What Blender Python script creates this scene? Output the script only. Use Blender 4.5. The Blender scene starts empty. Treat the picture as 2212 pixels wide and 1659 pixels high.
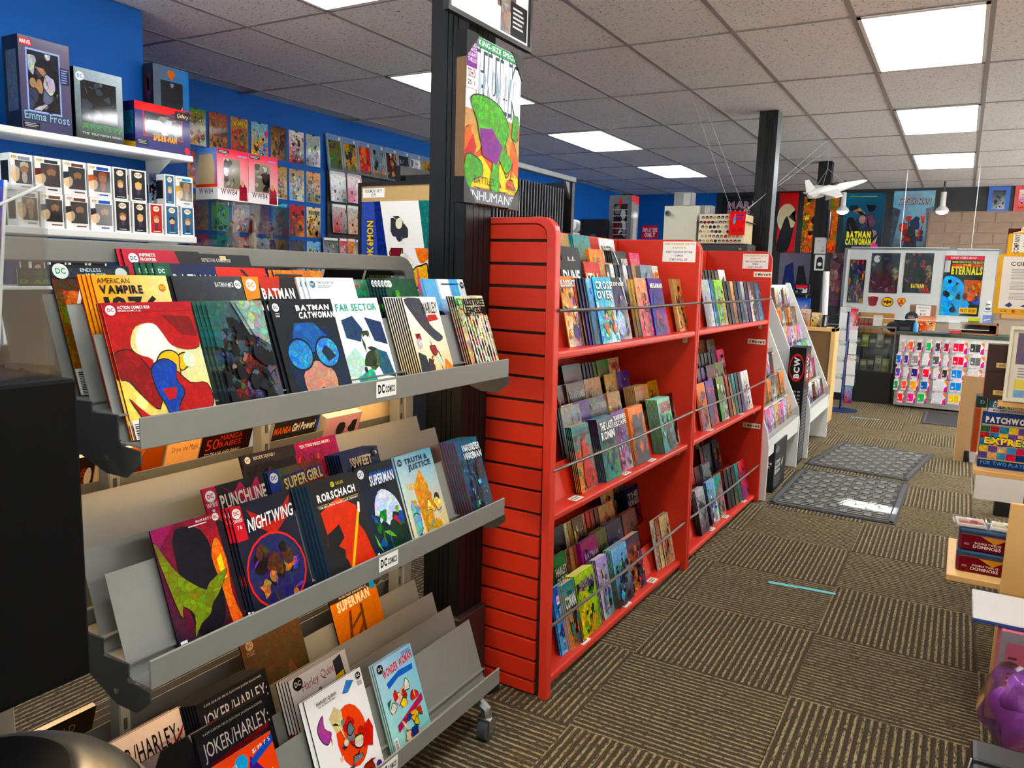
import bpy, bmesh, math, random
from mathutils import Vector, Matrix

# ------------------------------------------------------------------ camera, world, sun, exposure
SC = bpy.context.scene
COL = SC.collection
CAM_POS = Vector((0.62545, -3.29172, 1.525))
FPX, CXP, CYP = 1672.255, 1106.0, 829.5
YAW, PITCH, ROLL = math.radians(29.831), math.radians(-8.2438), math.radians(1.74845)
_f = Vector((-math.sin(YAW)*math.cos(PITCH), math.cos(YAW)*math.cos(PITCH), math.sin(PITCH)))
_r = Vector((math.cos(YAW), math.sin(YAW), 0))
_u = _r.cross(_f)
CR = _r*math.cos(ROLL) + _u*math.sin(ROLL)
CU = -_r*math.sin(ROLL) + _u*math.cos(ROLL)
cam_data = bpy.data.cameras.new('camera')
cam = bpy.data.objects.new('camera', cam_data)
COL.objects.link(cam)
cam.matrix_world = Matrix((( CR.x, CU.x, -_f.x, CAM_POS.x), (CR.y, CU.y, -_f.y, CAM_POS.y), (CR.z, CU.z, -_f.z, CAM_POS.z), (0, 0, 0, 1)))
cam_data.sensor_width = 36.0
cam_data.lens = 36.0*FPX/2212.0
cam_data.clip_start = 0.05
SC.camera = cam

world = bpy.data.worlds.new('world'); SC.world = world
world.use_nodes = True
_wn = world.node_tree.nodes; _wl = world.node_tree.links
_bg = _wn['Background']
_sky = _wn.new('ShaderNodeTexSky'); _sky.sky_type = 'HOSEK_WILKIE'; _sky.turbidity = 3.0; _sky.sun_direction = Vector((3.28, -0.16, 1.44)).normalized()
_wl.new(_sky.outputs[0], _bg.inputs['Color'])
_bg.inputs['Strength'].default_value = 6.0

sun_data = bpy.data.lights.new('sun', 'SUN'); sun_data.energy = 330.0; sun_data.angle = 0.009; sun_data.color = (1.0, 0.98, 0.95)
sun = bpy.data.objects.new('sun', sun_data); COL.objects.link(sun)
sun.rotation_euler = Vector((-3.28, 0.16, -1.44)).to_track_quat('-Z', 'Y').to_euler()
sun.location = (6, 0, 8)

LAMP = 16.0
SC.view_settings.view_transform = 'Standard'
SC.view_settings.look = 'None'
SC.view_settings.exposure = -0.06
SC.view_settings.gamma = 1.0
SC.view_settings.use_curve_mapping = False

# ------------------------------------------------------------------ pixel -> place on a known plane
def _ray(x, y): return _f + CR*((x-CXP)/FPX) - CU*((y-CYP)/FPX)
def Px(x, y, X): d = _ray(x, y); return CAM_POS + d*((X-CAM_POS.x)/d.x)
def Py(x, y, Y): d = _ray(x, y); return CAM_POS + d*((Y-CAM_POS.y)/d.y)
def Pz(x, y, Z): d = _ray(x, y); return CAM_POS + d*((Z-CAM_POS.z)/d.z)
def proj(p):
    D = Vector(p)-CAM_POS; z = D.dot(_f)
    return CXP+FPX*D.dot(CR)/z, CYP-FPX*D.dot(CU)/z
def ysol(px, X, z):
    a, b = -3.0, 9.3
    for _ in range(40):
        m = (a+b)/2
        if proj((X, m, z))[0] < px: a = m
        else: b = m
    return (a+b)/2

def ysolf(px, fX, z):
    a, b = -3.0, 9.3
    for _ in range(40):
        m = (a+b)/2
        if proj((fX(m), m, z))[0] < px: a = m
        else: b = m
    return (a+b)/2

# ------------------------------------------------------------------ colours and materials
NAMES = dict(black='#15161a', ink='#0a0b0e', white='#f4f3ef', cream='#efe2c0', red='#c3242a', orange='#e8862a', yellow='#f2cf3a', gold='#c79a3a', green='#3f8f4a',
    lime='#9ec83c', teal='#2b8c8e', cyan='#5cc0dc', sky='#8cc4e6', blue='#2b55a8', navy='#1d2a4f', purple='#5a3a86', violet='#7a5aa8', magenta='#b03a80', pink='#e77a9a',
    brown='#6b442c', tan='#c09a6c', grey='#7d8084', silver='#c3c6c8', charcoal='#33353a', peach='#e8b48c', maroon='#5c1a22', olive='#6f7440', rust='#a8492a', mint='#a8d8c4', lilac='#b8a4d0', steel='#8d97a5')
def lin(h):
    if not isinstance(h, str): return tuple(h)[:3]
    h = NAMES.get(h, h).lstrip('#')
    if len(h) == 3: h = ''.join(c*2 for c in h)
    o = []
    for i in (0, 2, 4):
        c = int(h[i:i+2], 16)/255
        o.append(c/12.92 if c <= .04045 else ((c+.055)/1.055)**2.4)
    return tuple(o)
MATS = {}
def mat(name, col='grey', rough=.5, metal=0., var=.06, scale=40., bump=0., bscale=None, spec=.5, coat=0., emit=0., stretch=None):
    if name in MATS: return MATS[name]
    m = bpy.data.materials.new(name); m.use_nodes = True; MATS[name] = m
    nt = m.node_tree; N = nt.nodes; L = nt.links; b = N['Principled BSDF']
    c = lin(col)
    b.inputs['Roughness'].default_value = rough; b.inputs['Metallic'].default_value = metal
    b.inputs['Specular IOR Level'].default_value = spec; b.inputs['Coat Weight'].default_value = coat
    tc = N.new('ShaderNodeTexCoord'); no = N.new('ShaderNodeTexNoise'); no.inputs['Scale'].default_value = scale; no.inputs['Detail'].default_value = 4
    src = tc.outputs['Object']
    if stretch:
        mp = N.new('ShaderNodeMapping'); mp.inputs['Scale'].default_value = stretch; L.new(src, mp.inputs['Vector']); src = mp.outputs[0]
    L.new(src, no.inputs['Vector'])
    mx = N.new('ShaderNodeMix'); mx.data_type = 'RGBA'
    mx.inputs['A'].default_value = tuple(max(0, x*(1-var)) for x in c)+(1,); mx.inputs['B'].default_value = tuple(min(1, x*(1+var)) for x in c)+(1,)
    L.new(no.outputs['Fac'], mx.inputs['Factor']); L.new(mx.outputs['Result'], b.inputs['Base Color'])
    if bump:
        bp = N.new('ShaderNodeBump'); bp.inputs['Strength'].default_value = bump; bp.inputs['Distance'].default_value = .002
        n2 = no
        if bscale: n2 = N.new('ShaderNodeTexNoise'); n2.inputs['Scale'].default_value = bscale; L.new(src, n2.inputs['Vector'])
        L.new(n2.outputs['Fac'], bp.inputs['Height']); L.new(bp.outputs[0], b.inputs['Normal'])
    if emit:
        b.inputs['Emission Color'].default_value = c+(1,); b.inputs['Emission Strength'].default_value = emit
    return m
def print_mat(name, rough, coat=0., dscale=1.):
    """printed paper or card: the ink colours sit in a colour attribute, its alpha says how busy the printed picture is there"""
    m = bpy.data.materials.new(name); m.use_nodes = True; MATS[name] = m
    nt = m.node_tree; N = nt.nodes; L = nt.links; b = N['Principled BSDF']
    b.inputs['Specular IOR Level'].default_value = .14; b.inputs['Roughness'].default_value = rough; b.inputs['Coat Weight'].default_value = coat; b.inputs['Coat Roughness'].default_value = .08
    at = N.new('ShaderNodeAttribute'); at.attribute_name = 'Col'
    uv = N.new('ShaderNodeUVMap'); uv.uv_map = 'UV'
    no = N.new('ShaderNodeTexNoise'); no.inputs['Scale'].default_value = 38*dscale; no.inputs['Detail'].default_value = 3
    L.new(uv.outputs[0], no.inputs['Vector'])
    ad = N.new('ShaderNodeVectorMath'); ad.operation = 'MULTIPLY_ADD'; ad.inputs[1].default_value = (.03/dscale, .03/dscale, 0)
    L.new(no.outputs['Color'], ad.inputs[0]); L.new(uv.outputs[0], ad.inputs[2])
    vo = N.new('ShaderNodeTexVoronoi'); vo.inputs['Scale'].default_value = 62*dscale; L.new(ad.outputs[0], vo.inputs['Vector'])
    ve = N.new('ShaderNodeTexVoronoi'); ve.feature = 'DISTANCE_TO_EDGE'; ve.inputs['Scale'].default_value = 62*dscale; L.new(ad.outputs[0], ve.inputs['Vector'])
    # busy colour = ink * (.3 + 1.25*cell)
    sc = N.new('ShaderNodeVectorMath'); sc.operation = 'MULTIPLY_ADD'; sc.inputs[1].default_value = (1.5, 1.5, 1.5); sc.inputs[2].default_value = (.22, .22, .22)
    L.new(vo.outputs['Color'], sc.inputs[0])
    mu = N.new('ShaderNodeVectorMath'); mu.operation = 'MULTIPLY'; L.new(sc.outputs[0], mu.inputs[0]); L.new(at.outputs['Color'], mu.inputs[1])
    ml = N.new('ShaderNodeMapRange'); ml.inputs['From Min'].default_value = .02; ml.inputs['From Max'].default_value = .09; ml.inputs['To Min'].default_value = .25; ml.inputs['To Max'].default_value = 1
    L.new(ve.outputs['Distance'], ml.inputs['Value'])
    mm = N.new('ShaderNodeVectorMath'); mm.operation = 'SCALE'; L.new(mu.outputs[0], mm.inputs[0]); L.new(ml.outputs[0], mm.inputs['Scale'])
    v2 = N.new('ShaderNodeTexVoronoi'); v2.inputs['Scale'].default_value = 190*dscale; L.new(ad.outputs[0], v2.inputs['Vector'])
    s2 = N.new('ShaderNodeVectorMath'); s2.operation = 'MULTIPLY_ADD'; s2.inputs[1].default_value = (.8, .8, .8); s2.inputs[2].default_value = (.6, .6, .6); L.new(v2.outputs['Color'], s2.inputs[0])
    m2 = N.new('ShaderNodeVectorMath'); m2.operation = 'MULTIPLY'; L.new(mm.outputs[0], m2.inputs[0]); L.new(s2.outputs[0], m2.inputs[1])
    mx = N.new('ShaderNodeMix'); mx.data_type = 'RGBA'; L.new(at.outputs['Alpha'], mx.inputs['Factor']); L.new(at.outputs['Color'], mx.inputs['A']); L.new(m2.outputs[0], mx.inputs['B'])
    ga = N.new('ShaderNodeGamma'); gm = N.new('ShaderNodeMath'); gm.operation = 'MULTIPLY_ADD'; gm.inputs[1].default_value = .55; gm.inputs[2].default_value = 1.02; L.new(at.outputs['Alpha'], gm.inputs[0]); L.new(gm.outputs[0], ga.inputs['Gamma'])
    hs = N.new('ShaderNodeHueSaturation'); hs.inputs['Saturation'].default_value = 1.12; L.new(mx.outputs['Result'], ga.inputs['Color']); L.new(ga.outputs[0], hs.inputs['Color'])
    L.new(hs.outputs[0], b.inputs['Base Color'])
    return m
print_mat('print', .38); print_mat('print_gloss', .2, .5); print_mat('print_matte', .6); print_mat('print_poster', .3, 0., .3); print_mat('print_bag', .35, .3)
def glass_mat(name, tint='#ffffff', gloss=.12, rough=.02, fr_=.8):
    m = bpy.data.materials.new(name); m.use_nodes = True; MATS[name] = m
    nt = m.node_tree; N = nt.nodes; L = nt.links
    for n in list(N):
        if n.type != 'OUTPUT_MATERIAL': N.remove(n)
    out = [n for n in N if n.type == 'OUTPUT_MATERIAL'][0]
    tr = N.new('ShaderNodeBsdfTransparent'); tr.inputs[0].default_value = lin(tint)+(1,)
    gl = N.new('ShaderNodeBsdfGlossy'); gl.inputs['Roughness'].default_value = rough
    fr = N.new('ShaderNodeFresnel'); fr.inputs[0].default_value = 1.45
    ma = N.new('ShaderNodeMath'); ma.operation = 'MULTIPLY_ADD'; ma.inputs[1].default_value = fr_; ma.inputs[2].default_value = gloss*.3
    no = N.new('ShaderNodeTexNoise'); no.inputs['Scale'].default_value = 8; bp = N.new('ShaderNodeBump'); bp.inputs['Strength'].default_value = .05
    L.new(no.outputs['Fac'], bp.inputs['Height']); L.new(bp.outputs[0], gl.inputs['Normal'])
    mix = N.new('ShaderNodeMixShader'); L.new(fr.outputs[0], ma.inputs[0]); L.new(ma.outputs[0], mix.inputs[0])
    L.new(tr.outputs[0], mix.inputs[1]); L.new(gl.outputs[0], mix.inputs[2]); L.new(mix.outputs[0], out.inputs['Surface'])
    return m
glass_mat('glass', '#f6faf8', .12, .02, .5); glass_mat('acrylic', '#f6f8f8', .1, .05, .25); glass_mat('film', '#f6f6f6', .1, .06, .3)

# ------------------------------------------------------------------ mesh building
class MB:
    def __init__(s): s.v = []; s.f = []; s.c = []; s.uv = []
    def add(s, vs, fs, col=None, uvs=None):
        o = len(s.v); s.v += [tuple(v) for v in vs]
        for k, f in enumerate(fs):
            s.f.append([i+o for i in f])
            if isinstance(col, list): s.c.append(col[k])
            else: s.c.append(col)
            s.uv.append(uvs[k] if uvs else None)
        return s
    def box(s, x0, x1, y0, y1, z0, z1, col=None, M=None):
        vs = [Vector((x, y, z)) for x in (x0, x1) for y in (y0, y1) for z in (z0, z1)]
        if M is not None: vs = [M @ v for v in vs]
        return s.add(vs, [(0, 1, 3, 2), (4, 6, 7, 5), (0, 4, 5, 1), (2, 3, 7, 6), (0, 2, 6, 4), (1, 5, 7, 3)], col)
    def prism(s, poly, axis, a0, a1, col=None):
        n = len(poly)
        def P(p, a): return {'x': (a, p[0], p[1]), 'y': (p[0], a, p[1]), 'z': (p[0], p[1], a)}[axis]
        vs = [P(p, a0) for p in poly]+[P(p, a1) for p in poly]
        fs = [tuple(range(n)), tuple(range(2*n-1, n-1, -1))]+[(i, n+i, n+(i+1) % n, (i+1) % n) for i in range(n)]
        return s.add(vs, fs, col)
    def cyl(s, p0, p1, r, n=14, r2=None, col=None, cap=True):
        p0 = Vector(p0); p1 = Vector(p1); d = (p1-p0).normalized(); r2 = r if r2 is None else r2
        a = d.orthogonal().normalized(); b = d.cross(a)
        vs = []
        for p, q in ((p0, r), (p1, r2)):
            vs += [p+(a*math.cos(2*math.pi*k/n)+b*math.sin(2*math.pi*k/n))*q for k in range(n)]
        fs = [(k, (k+1) % n, n+(k+1) % n, n+k) for k in range(n)]
        if cap: fs += [tuple(range(n-1, -1, -1)), tuple(range(n, 2*n))]
        return s.add(vs, fs, col)
    def tube(s, pts, r, n=8, col=None):
        pts = [Vector(p) for p in pts]; vs = []; fs = []
        t0 = (pts[1]-pts[0]).normalized(); a = t0.orthogonal().normalized()
        for i, p in enumerate(pts):
            t = ((pts[min(i+1, len(pts)-1)]-p)+(p-pts[max(i-1, 0)])).normalized()
            a = (a-t*a.dot(t)).normalized(); b = t.cross(a)
            vs += [p+(a*math.cos(2*math.pi*k/n)+b*math.sin(2*math.pi*k/n))*r for k in range(n)]
        for i in range(len(pts)-1):
            fs += [(i*n+k, i*n+(k+1) % n, (i+1)*n+(k+1) % n, (i+1)*n+k) for k in range(n)]
        fs += [tuple(range(n-1, -1, -1)), tuple((len(pts)-1)*n+k for k in range(n))]
        return s.add(vs, fs, col)
    def lathe(s, prof, c=(0, 0, 0), n=20, col=None, sx=1, sy=1):
        vs = []; fs = []
        for r, z in prof:
            vs += [(c[0]+sx*r*math.cos(2*math.pi*k/n), c[1]+sy*r*math.sin(2*math.pi*k/n), c[2]+z) for k in range(n)]
        for i in range(len(prof)-1):
            fs += [(i*n+k, i*n+(k+1) % n, (i+1)*n+(k+1) % n, (i+1)*n+k) for k in range(n)]
        fs += [tuple(range(n-1, -1, -1)), tuple((len(prof)-1)*n+k for k in range(n))]
        return s.add(vs, fs, col)
    def ball(s, c, r, n=12, m=8, sc=(1, 1, 1), col=None):
        prof = [(max(1e-4, math.sin(math.pi*i/m))*r, -math.cos(math.pi*i/m)*r*sc[2]) for i in range(m+1)]
        return s.lathe(prof, c, n, col, sc[0], sc[1])
    def mesh(s, name, matname, bevel=0., smooth=False, seg=1):
        me = bpy.data.meshes.new(name)
        me.from_pydata(s.v, [], s.f)
        if any(c is not None for c in s.c):
            at = me.color_attributes.new('Col', 'FLOAT_COLOR', 'CORNER'); uvl = me.uv_layers.new(name='UV')
            data = []; uvd = []
            for p, c, uv in zip(me.polygons, s.c, s.uv):
                n = p.loop_total
                if c is None: c = (.5, .5, .5, 0)
                if len(c) == n and isinstance(c[0], (tuple, list)): cs = c
                else: cs = [c]*n
                for k in range(n):
                    q = cs[k]; data += list(q) if len(q) == 4 else list(q)+[0.]
                    uvd += list(uv[k]) if uv else [0, 0]
            at.data.foreach_set('color', data); uvl.data.foreach_set('uv', uvd)
        if bevel:
            bm = bmesh.new(); bm.from_mesh(me)
            bmesh.ops.bevel(bm, geom=[e for e in bm.edges if len(e.link_faces) == 2 and e.calc_face_angle(0) > .5], offset=bevel, segments=seg, affect='EDGES', profile=.6)
            bm.to_mesh(me); bm.free()
        if smooth:
            for p in me.polygons: p.use_smooth = True
            try: me.set_sharp_from_angle(angle=math.radians(40))
            except Exception: pass
        me.materials.append(MATS[matname])
        return me
    def obj(s, name, matname, parent=None, bevel=0., smooth=False, seg=1):
        return link(name, s.mesh(name, matname, bevel, smooth, seg), parent)
def link(name, me, parent=None):
    o = bpy.data.objects.new(name, me); COL.objects.link(o)
    if parent is not None: o.parent = parent
    return o
def tag(o, label=None, cat=None, group=None, kind=None):
    if label: o['label'] = label
    if cat: o['category'] = cat
    if group: o['group'] = group
    if kind: o['kind'] = kind
    return o
def thing(name, label, cat, loc=(0, 0, 0), rot=(0, 0, 0), group=None):
    o = bpy.data.objects.new(name, None); COL.objects.link(o); o.empty_display_size = .05
    o.location = loc; o.rotation_euler = rot
    return tag(o, label, cat, group)
def Bx(x0, x1, y0, y1, z0, z1, **k): return MB().box(x0, x1, y0, y1, z0, z1, **k)

# ------------------------------------------------------------------ lettering and printed pictures
GL = {}
def glyph(ch, w):
    k = (ch, w)
    if k not in GL:
        cu = bpy.data.curves.new('g', 'FONT'); cu.body = ch; cu.resolution_u = 2; cu.offset = w
        ob = bpy.data.objects.new('g', cu); me = ob.to_mesh()
        vs = [(v.co.x, v.co.y) for v in me.vertices]; fs = [tuple(p.vertices) for p in me.polygons]
        ob.to_mesh_clear(); bpy.data.objects.remove(ob); bpy.data.curves.remove(cu)
        if vs: x0 = min(v[0] for v in vs); x1 = max(v[0] for v in vs)
        else: x0, x1 = 0, .3
        GL[k] = ([(v[0]-x0, v[1]) for v in vs], fs, x1-x0)
    return GL[k]
def text_faces(body, u0, v0, u1, v1, weight=.02, slant=0., rise=0., fill=True):
    """flat lettering laid out inside a box; returns [(points)]"""
    lines = body.split('\n'); n = len(lines); out = []; H = (v1-v0)/n
    wid = []
    for ln in lines:
        x = 0
        for ch in ln: x += (.32 if ch == ' ' else glyph(ch, weight)[2]+.09)
        wid.append(max(x-.09, .01))
    mw = max(wid)
    for i, ln in enumerate(lines):
        yb = v1-H*(i+1)+H*.1; sy = H*.82/.72
        if any(c in 'gjpqy,' for c in ln) : yb += H*.16; sy *= .82
        sx = (u1-u0)/(wid[i] if fill else mw)
        x = 0; off = u0 if fill else u0+((u1-u0)-wid[i]*sx)/2
        for ch in ln:
            if ch == ' ': x += .32; continue
            vs, fs, gw = glyph(ch, weight)
            P = [(off+(x+a)*sx+slant*b*sy, yb+b*sy+rise*((x+a)*sx)) for a, b in vs]
            out += [[P[j] for j in f] for f in fs]
            x += gw+.09
    return out
def ell(cx, cy, rx, ry, n=20, a0=0): return [(cx+rx*math.cos(a0+2*math.pi*k/n), cy+ry*math.sin(a0+2*math.pi*k/n)) for k in range(n)]
def mixc(a, b, t): return tuple(x*(1-t)+y*t for x, y in zip(a, b))
def smooth_poly(P, k=3):
    n = len(P); out = []
    for i in range(n):
        p0, p1, p2, p3 = P[i-1], P[i], P[(i+1) % n], P[(i+2) % n]
        for q in range(k):
            t = q/k
            out.append(tuple(.5*((2*p1[j])+(-p0[j]+p2[j])*t+(2*p0[j]-5*p1[j]+4*p2[j]-p3[j])*t*t+(-p0[j]+3*p1[j]-3*p2[j]+p3[j])*t**3) for j in (0, 1)))
    return out
def grow(P, d):
    cx = sum(p[0] for p in P)/len(P); cy = sum(p[1] for p in P)/len(P)
    return [(p[0]+(p[0]-cx)/(math.hypot(p[0]-cx, p[1]-cy)+1e-6)*d, p[1]+(p[1]-cy)/(math.hypot(p[0]-cx, p[1]-cy)+1e-6)*d) for p in P]
def C4(c, a=0.):
    c = lin(c); return c+(a,)
def art(spec, w, h, seed=1):
    """list of (points in metres, colour or per-corner colours) from a small drawing list in 0..1 page units"""
    out = []; rng = random.Random(seed)
    S = lambda pts: [(p[0]*w, p[1]*h) for p in pts]
    for e in spec:
        k = e[0]
        if k == 'r': out.append((S([(e[1], e[2]), (e[3], e[2]), (e[3], e[4]), (e[1], e[4])]), C4(e[5], e[6] if len(e) > 6 else 0.)))
        elif k == 'g': out.append((S([(e[1], e[2]), (e[3], e[2]), (e[3], e[4]), (e[1], e[4])]), [C4(c, e[9] if len(e) > 9 else 0.) for c in e[5:9]]))
        elif k == 'e': out.append(([(x, y) for x, y in ell(e[1]*w, e[2]*h, e[3]*w, e[4]*h)], C4(e[5], e[6] if len(e) > 6 else 0.)))
        elif k == 'p':
            al = e[3] if len(e) > 3 else 0.
            if len(e[1]) >= 6 and al >= .2:
                cl = lambda q: (min(max(q[0], 0), w), min(max(q[1], 0), h))
                pp = [cl(q) for q in smooth_poly(S(e[1]))]
                out.append(([cl(q) for q in grow(pp, .0022*w/.17)], C4('#14110f'))); out.append((pp, C4(e[2], al)))
            else: out.append((S(e[1]), C4(e[2], al)))
        elif k == 't':
            opt = e[7] if len(e) > 7 else {}
            for f in text_faces(e[1], e[2]*w, e[3]*h, e[4]*w, e[5]*h, opt.get('b', .02), opt.get('s', 0), opt.get('r', 0), opt.get('fill', True)):
                out.append((f, C4(e[6])))
        elif k == 'tv':   # lettering that runs up the sheet
            opt = e[7] if len(e) > 7 else {}
            for f in text_faces(e[1], 0, 0, (e[5]-e[3])*h, (e[4]-e[2])*w, opt.get('b', .02), opt.get('s', 0), 0):
                out.append(([(e[4]*w-q[1], e[3]*h+q[0]) for q in f], C4(e[6])))
        elif k == 'logo':   # round publisher's mark
            r = e[3]*w
            out.append((ell(e[1]*w, e[2]*h, r, r), C4(e[4]))); out.append((ell(e[1]*w, e[2]*h, r*.8, r*.8), C4(e[5]))) if len(e) > 6 else None
            for f in text_faces('DC', e[1]*w-r*.62, e[2]*h-r*.42, e[1]*w+r*.62, e[2]*h+r*.5, .03): out.append((f, C4(e[6] if len(e) > 6 else e[5])))
        elif k == 'bar':
            out.append((S([(e[1], e[2]), (e[3], e[2]), (e[3], e[4]), (e[1], e[4])]), C4('white')))
            y = e[2]+.01; 
            while y < e[4]-.02:
                d = rng.uniform(.003, .009); out.append((S([(e[1]+.2*(e[3]-e[1]), y), (e[3]-.2*(e[3]-e[1]), y), (e[3]-.2*(e[3]-e[1]), y+d), (e[1]+.2*(e[3]-e[1]), y+d)]), C4('ink'))); y += d+rng.uniform(.004, .009)
        elif k == 'ln':
            n = e[5]
            for i in range(n):
                v = e[4]-(e[4]-e[2])*(i+.5)/n; d = (e[4]-e[2])/n*.22; u1 = e[3]-(e[3]-e[1])*rng.uniform(0, .25)
                out.append((S([(e[1], v-d), (u1, v-d), (u1, v+d), (e[1], v+d)]), C4(e[6])))
        elif k == 'x':   # loose printed shapes: n, colours, box, size
            n, pal, bx, sz = e[1:5]; al = e[5] if len(e) > 5 else .55
            for i in range(n):
                c = rng.choice(pal); cx = rng.uniform(bx[0], bx[2]); cy = rng.uniform(bx[1], bx[3]); s = sz*rng.uniform(.45, 1.3)
                t = rng.random(); a = rng.uniform(0, 6.28)
                if t < .45:
                    m = rng.randint(7, 11); pts = [(cx+s*rng.uniform(.45, 1.1)*math.cos(a+6.28*q/m), cy+s*.75*rng.uniform(.45, 1.1)*math.sin(a+6.28*q/m)) for q in range(m)]
                elif t < .8:
                    L = s*1.9; q = s*rng.uniform(.12, .4); pts = [(cx-L*math.cos(a)/2, cy-L*math.sin(a)/2), (cx-q*math.sin(a), cy+q*math.cos(a)), (cx+L*math.cos(a)/2, cy+L*math.sin(a)/2), (cx+q*.4*math.sin(a), cy-q*.4*math.cos(a))]
                else: pts = [(x, y) for x, y in ell(cx, cy, s*.5, s*.42, 12, a)]
                if t < .45: pts = smooth_poly(pts)
                pts = [(min(max(p[0], bx[0]), bx[2]), min(max(p[1], bx[1]), bx[3])) for p in pts]
                if t < .45 and i % 2: out.append((S([(min(max(p[0], bx[0]), bx[2]), min(max(p[1], bx[1]), bx[3])) for p in grow(pts, .012)]), C4('#14110f')))
                out.append((S(pts), C4(c, al)))
    return out
def lay(mb, faces, place, seed=0, step=.00007, d0=0.):
    ou, ov = (seed*.737) % 7, (seed*.391) % 5
    d = d0; last = None
    for pts, c in faces:
        if len(pts) < 3: continue
        key = c if not isinstance(c, list) else None
        if key is None or key != last: d += step
        last = key
        mb.add([place(p[0], p[1], d) for p in pts], [tuple(range(len(pts)))], [c], [[(p[0]+ou, p[1]+ov) for p in pts]])
    return d
PMESH = {}
def pic(name, spec, w, h, parent=None, seed=1, m='print', key=None, off=(0, 0, 0), thick=0.):
    """printed sheet in the local X-Z plane facing -Y, lower edge centred on the origin"""
    k = key or None
    if k and k in PMESH: o = link(name, PMESH[k], parent)
    else:
        mb = MB()
        if thick: mb.box(-w/2, w/2, 0, thick, 0, h, C4('#d8d6d0'))
        lay(mb, art(spec, w, h, seed), lambda u, v, d: (u-w/2, -d, v), seed)
        me = mb.mesh(name, m); 
        if k: PMESH[k] = me
        o = link(name, me, parent)
    o.location = off
    return o
def cover(pal, title=None, tcol=None, seed=0, tb=None, n=26, extra=(), **o):
    """generic comic cover: colour washes and loose shapes in the palette, lettering on top"""
    p = pal.split(); rng = random.Random(seed+hash_(pal))
    a = p[0]; b = p[1 % len(p)]; c = p[2 % len(p)]
    s = [('g', 0, 0, 1, 1, b, c, a, a, .35), ('x', n, p+[p[0], 'ink'], (.02, .02, .98, .86), .13, .7), ('x', n//2, p, (.15, .05, .85, .7), .15, .8), ('x', n, p+['ink', 'ink'], (.12, .06, .88, .78), .055, .4)]
    if title:
        tb = tb or (.08, .8, .92, .95)
        if o.get('band'): s.append(('r', 0, tb[1]-.02, 1, 1, o['band'], .1))
        if sum(lin(tcol or 'white')) > .6: s.append(('t', title, tb[0]+.012, tb[1]-.008, tb[2]+.012, tb[3]-.008, 'ink', dict(b=.05, s=o.get('s', 0))))
        s.append(('t', title, tb[0], tb[1], tb[2], tb[3], tcol or 'white', dict(b=.03, s=o.get('s', 0))))
    return s+list(extra)
def hash_(s):
    h = 7
    for ch in s: h = (h*31+ord(ch)) % 1000003
    return h
CM = {}
def comic(label, loc, rotz, lean, spec, w=.168, h=.258, t=.004, key=None, spine='ink', back='charcoal', name='comic_book', cat='comic book', group=None, yroll=0., gloss='print', seed=3):
    """a comic: pages plus printed cover; origin at the middle of its lower edge, cover to local -Y"""
    root = thing(name, label, cat, loc, (-lean, yroll, rotz), group)
    key = key or label
    if key not in CM:
        pg = MB().box(-w/2+.0008, w/2-.0012, -t/2+.0004, t/2-.0004, .0008, h-.0012, C4('#e9e2d0')).mesh('pages', 'print_matte')
        mb = MB()
        mb.add([(-w/2, -t/2, 0), (w/2, -t/2, 0), (w/2, -t/2, h), (-w/2, -t/2, h)], [(0, 1, 2, 3)], [C4(back)])
        mb.add([(w/2, t/2, 0), (-w/2, t/2, 0), (-w/2, t/2, h), (w/2, t/2, h)], [(0, 1, 2, 3)], [C4(back)])
        mb.add([(-w/2, t/2, 0), (-w/2, -t/2, 0), (-w/2, -t/2, h), (-w/2, t/2, h)], [(0, 1, 2, 3)], [C4(spine, .3)])
        lay(mb, art(spec, w, h, hash_(key)+seed), lambda u, v, d: (u-w/2, -t/2-d, v), hash_(key) % 91)
        CM[key] = (pg, mb.mesh('cover_print', gloss))
    pg, cv = CM[key]
    link('pages', pg, root); link('cover_print', cv, root)
    return root
def carton(name, label, cat, loc, rotz, w, d, h, col='white', front=None, side=None, top=None, window=None, group=None, m='print', lean=0., right=None, key=None):
    """a printed box: origin at the middle of its front lower edge, depth to local +Y"""
    root = thing(name, label, cat, loc, (-lean, 0, rotz), group)
    mb = MB()
    b = C4(col, 0.)
    mb.box(-w/2, w/2, 0, d, 0, h, b)
    mb.obj('carton_body', 'print_matte' if m == 'print_matte' else m, root, bevel=min(.002, w*.02))
    sd = hash_(key or label) % 97
    if front: pic('front_print', front, w, h, root, sd, m, off=(0, -.0004, 0))
    if side:
        o = pic('side_print', side, d, h, root, sd+1, m); o.location = (-w/2-.0004, d/2, 0); o.rotation_euler = (0, 0, -math.pi/2)
    if right:
        o = pic('side_print', right, d, h, root, sd+2, m); o.location = (w/2+.0004, d/2, 0); o.rotation_euler = (0, 0, math.pi/2)
    if top:
        o = pic('top_print', top, w, d, root, sd+3, m); o.location = (0, 0, h+.0004); o.rotation_euler = (-math.pi/2, 0, 0)
    if window:
        u0, v0, u1, v1 = window
        Bx(u0*w-w/2, u1*w-w/2, -.004, -.0032, v0*h, v1*h).obj('window_pane', 'film', root)
    return root
R90 = math.pi/2
ORD = ['first', 'second', 'third', 'fourth', 'fifth', 'sixth', 'seventh', 'eighth', 'ninth', 'tenth', 'eleventh', 'twelfth', 'thirteenth', 'fourteenth', 'fifteenth', 'sixteenth', 'seventeenth', 'eighteenth', 'nineteenth', 'twentieth', 'twenty-first', 'twenty-second', 'twenty-third', 'twenty-fourth', 'twenty-fifth', 'twenty-sixth', 'twenty-seventh', 'twenty-eighth', 'twenty-ninth', 'thirtieth']
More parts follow.
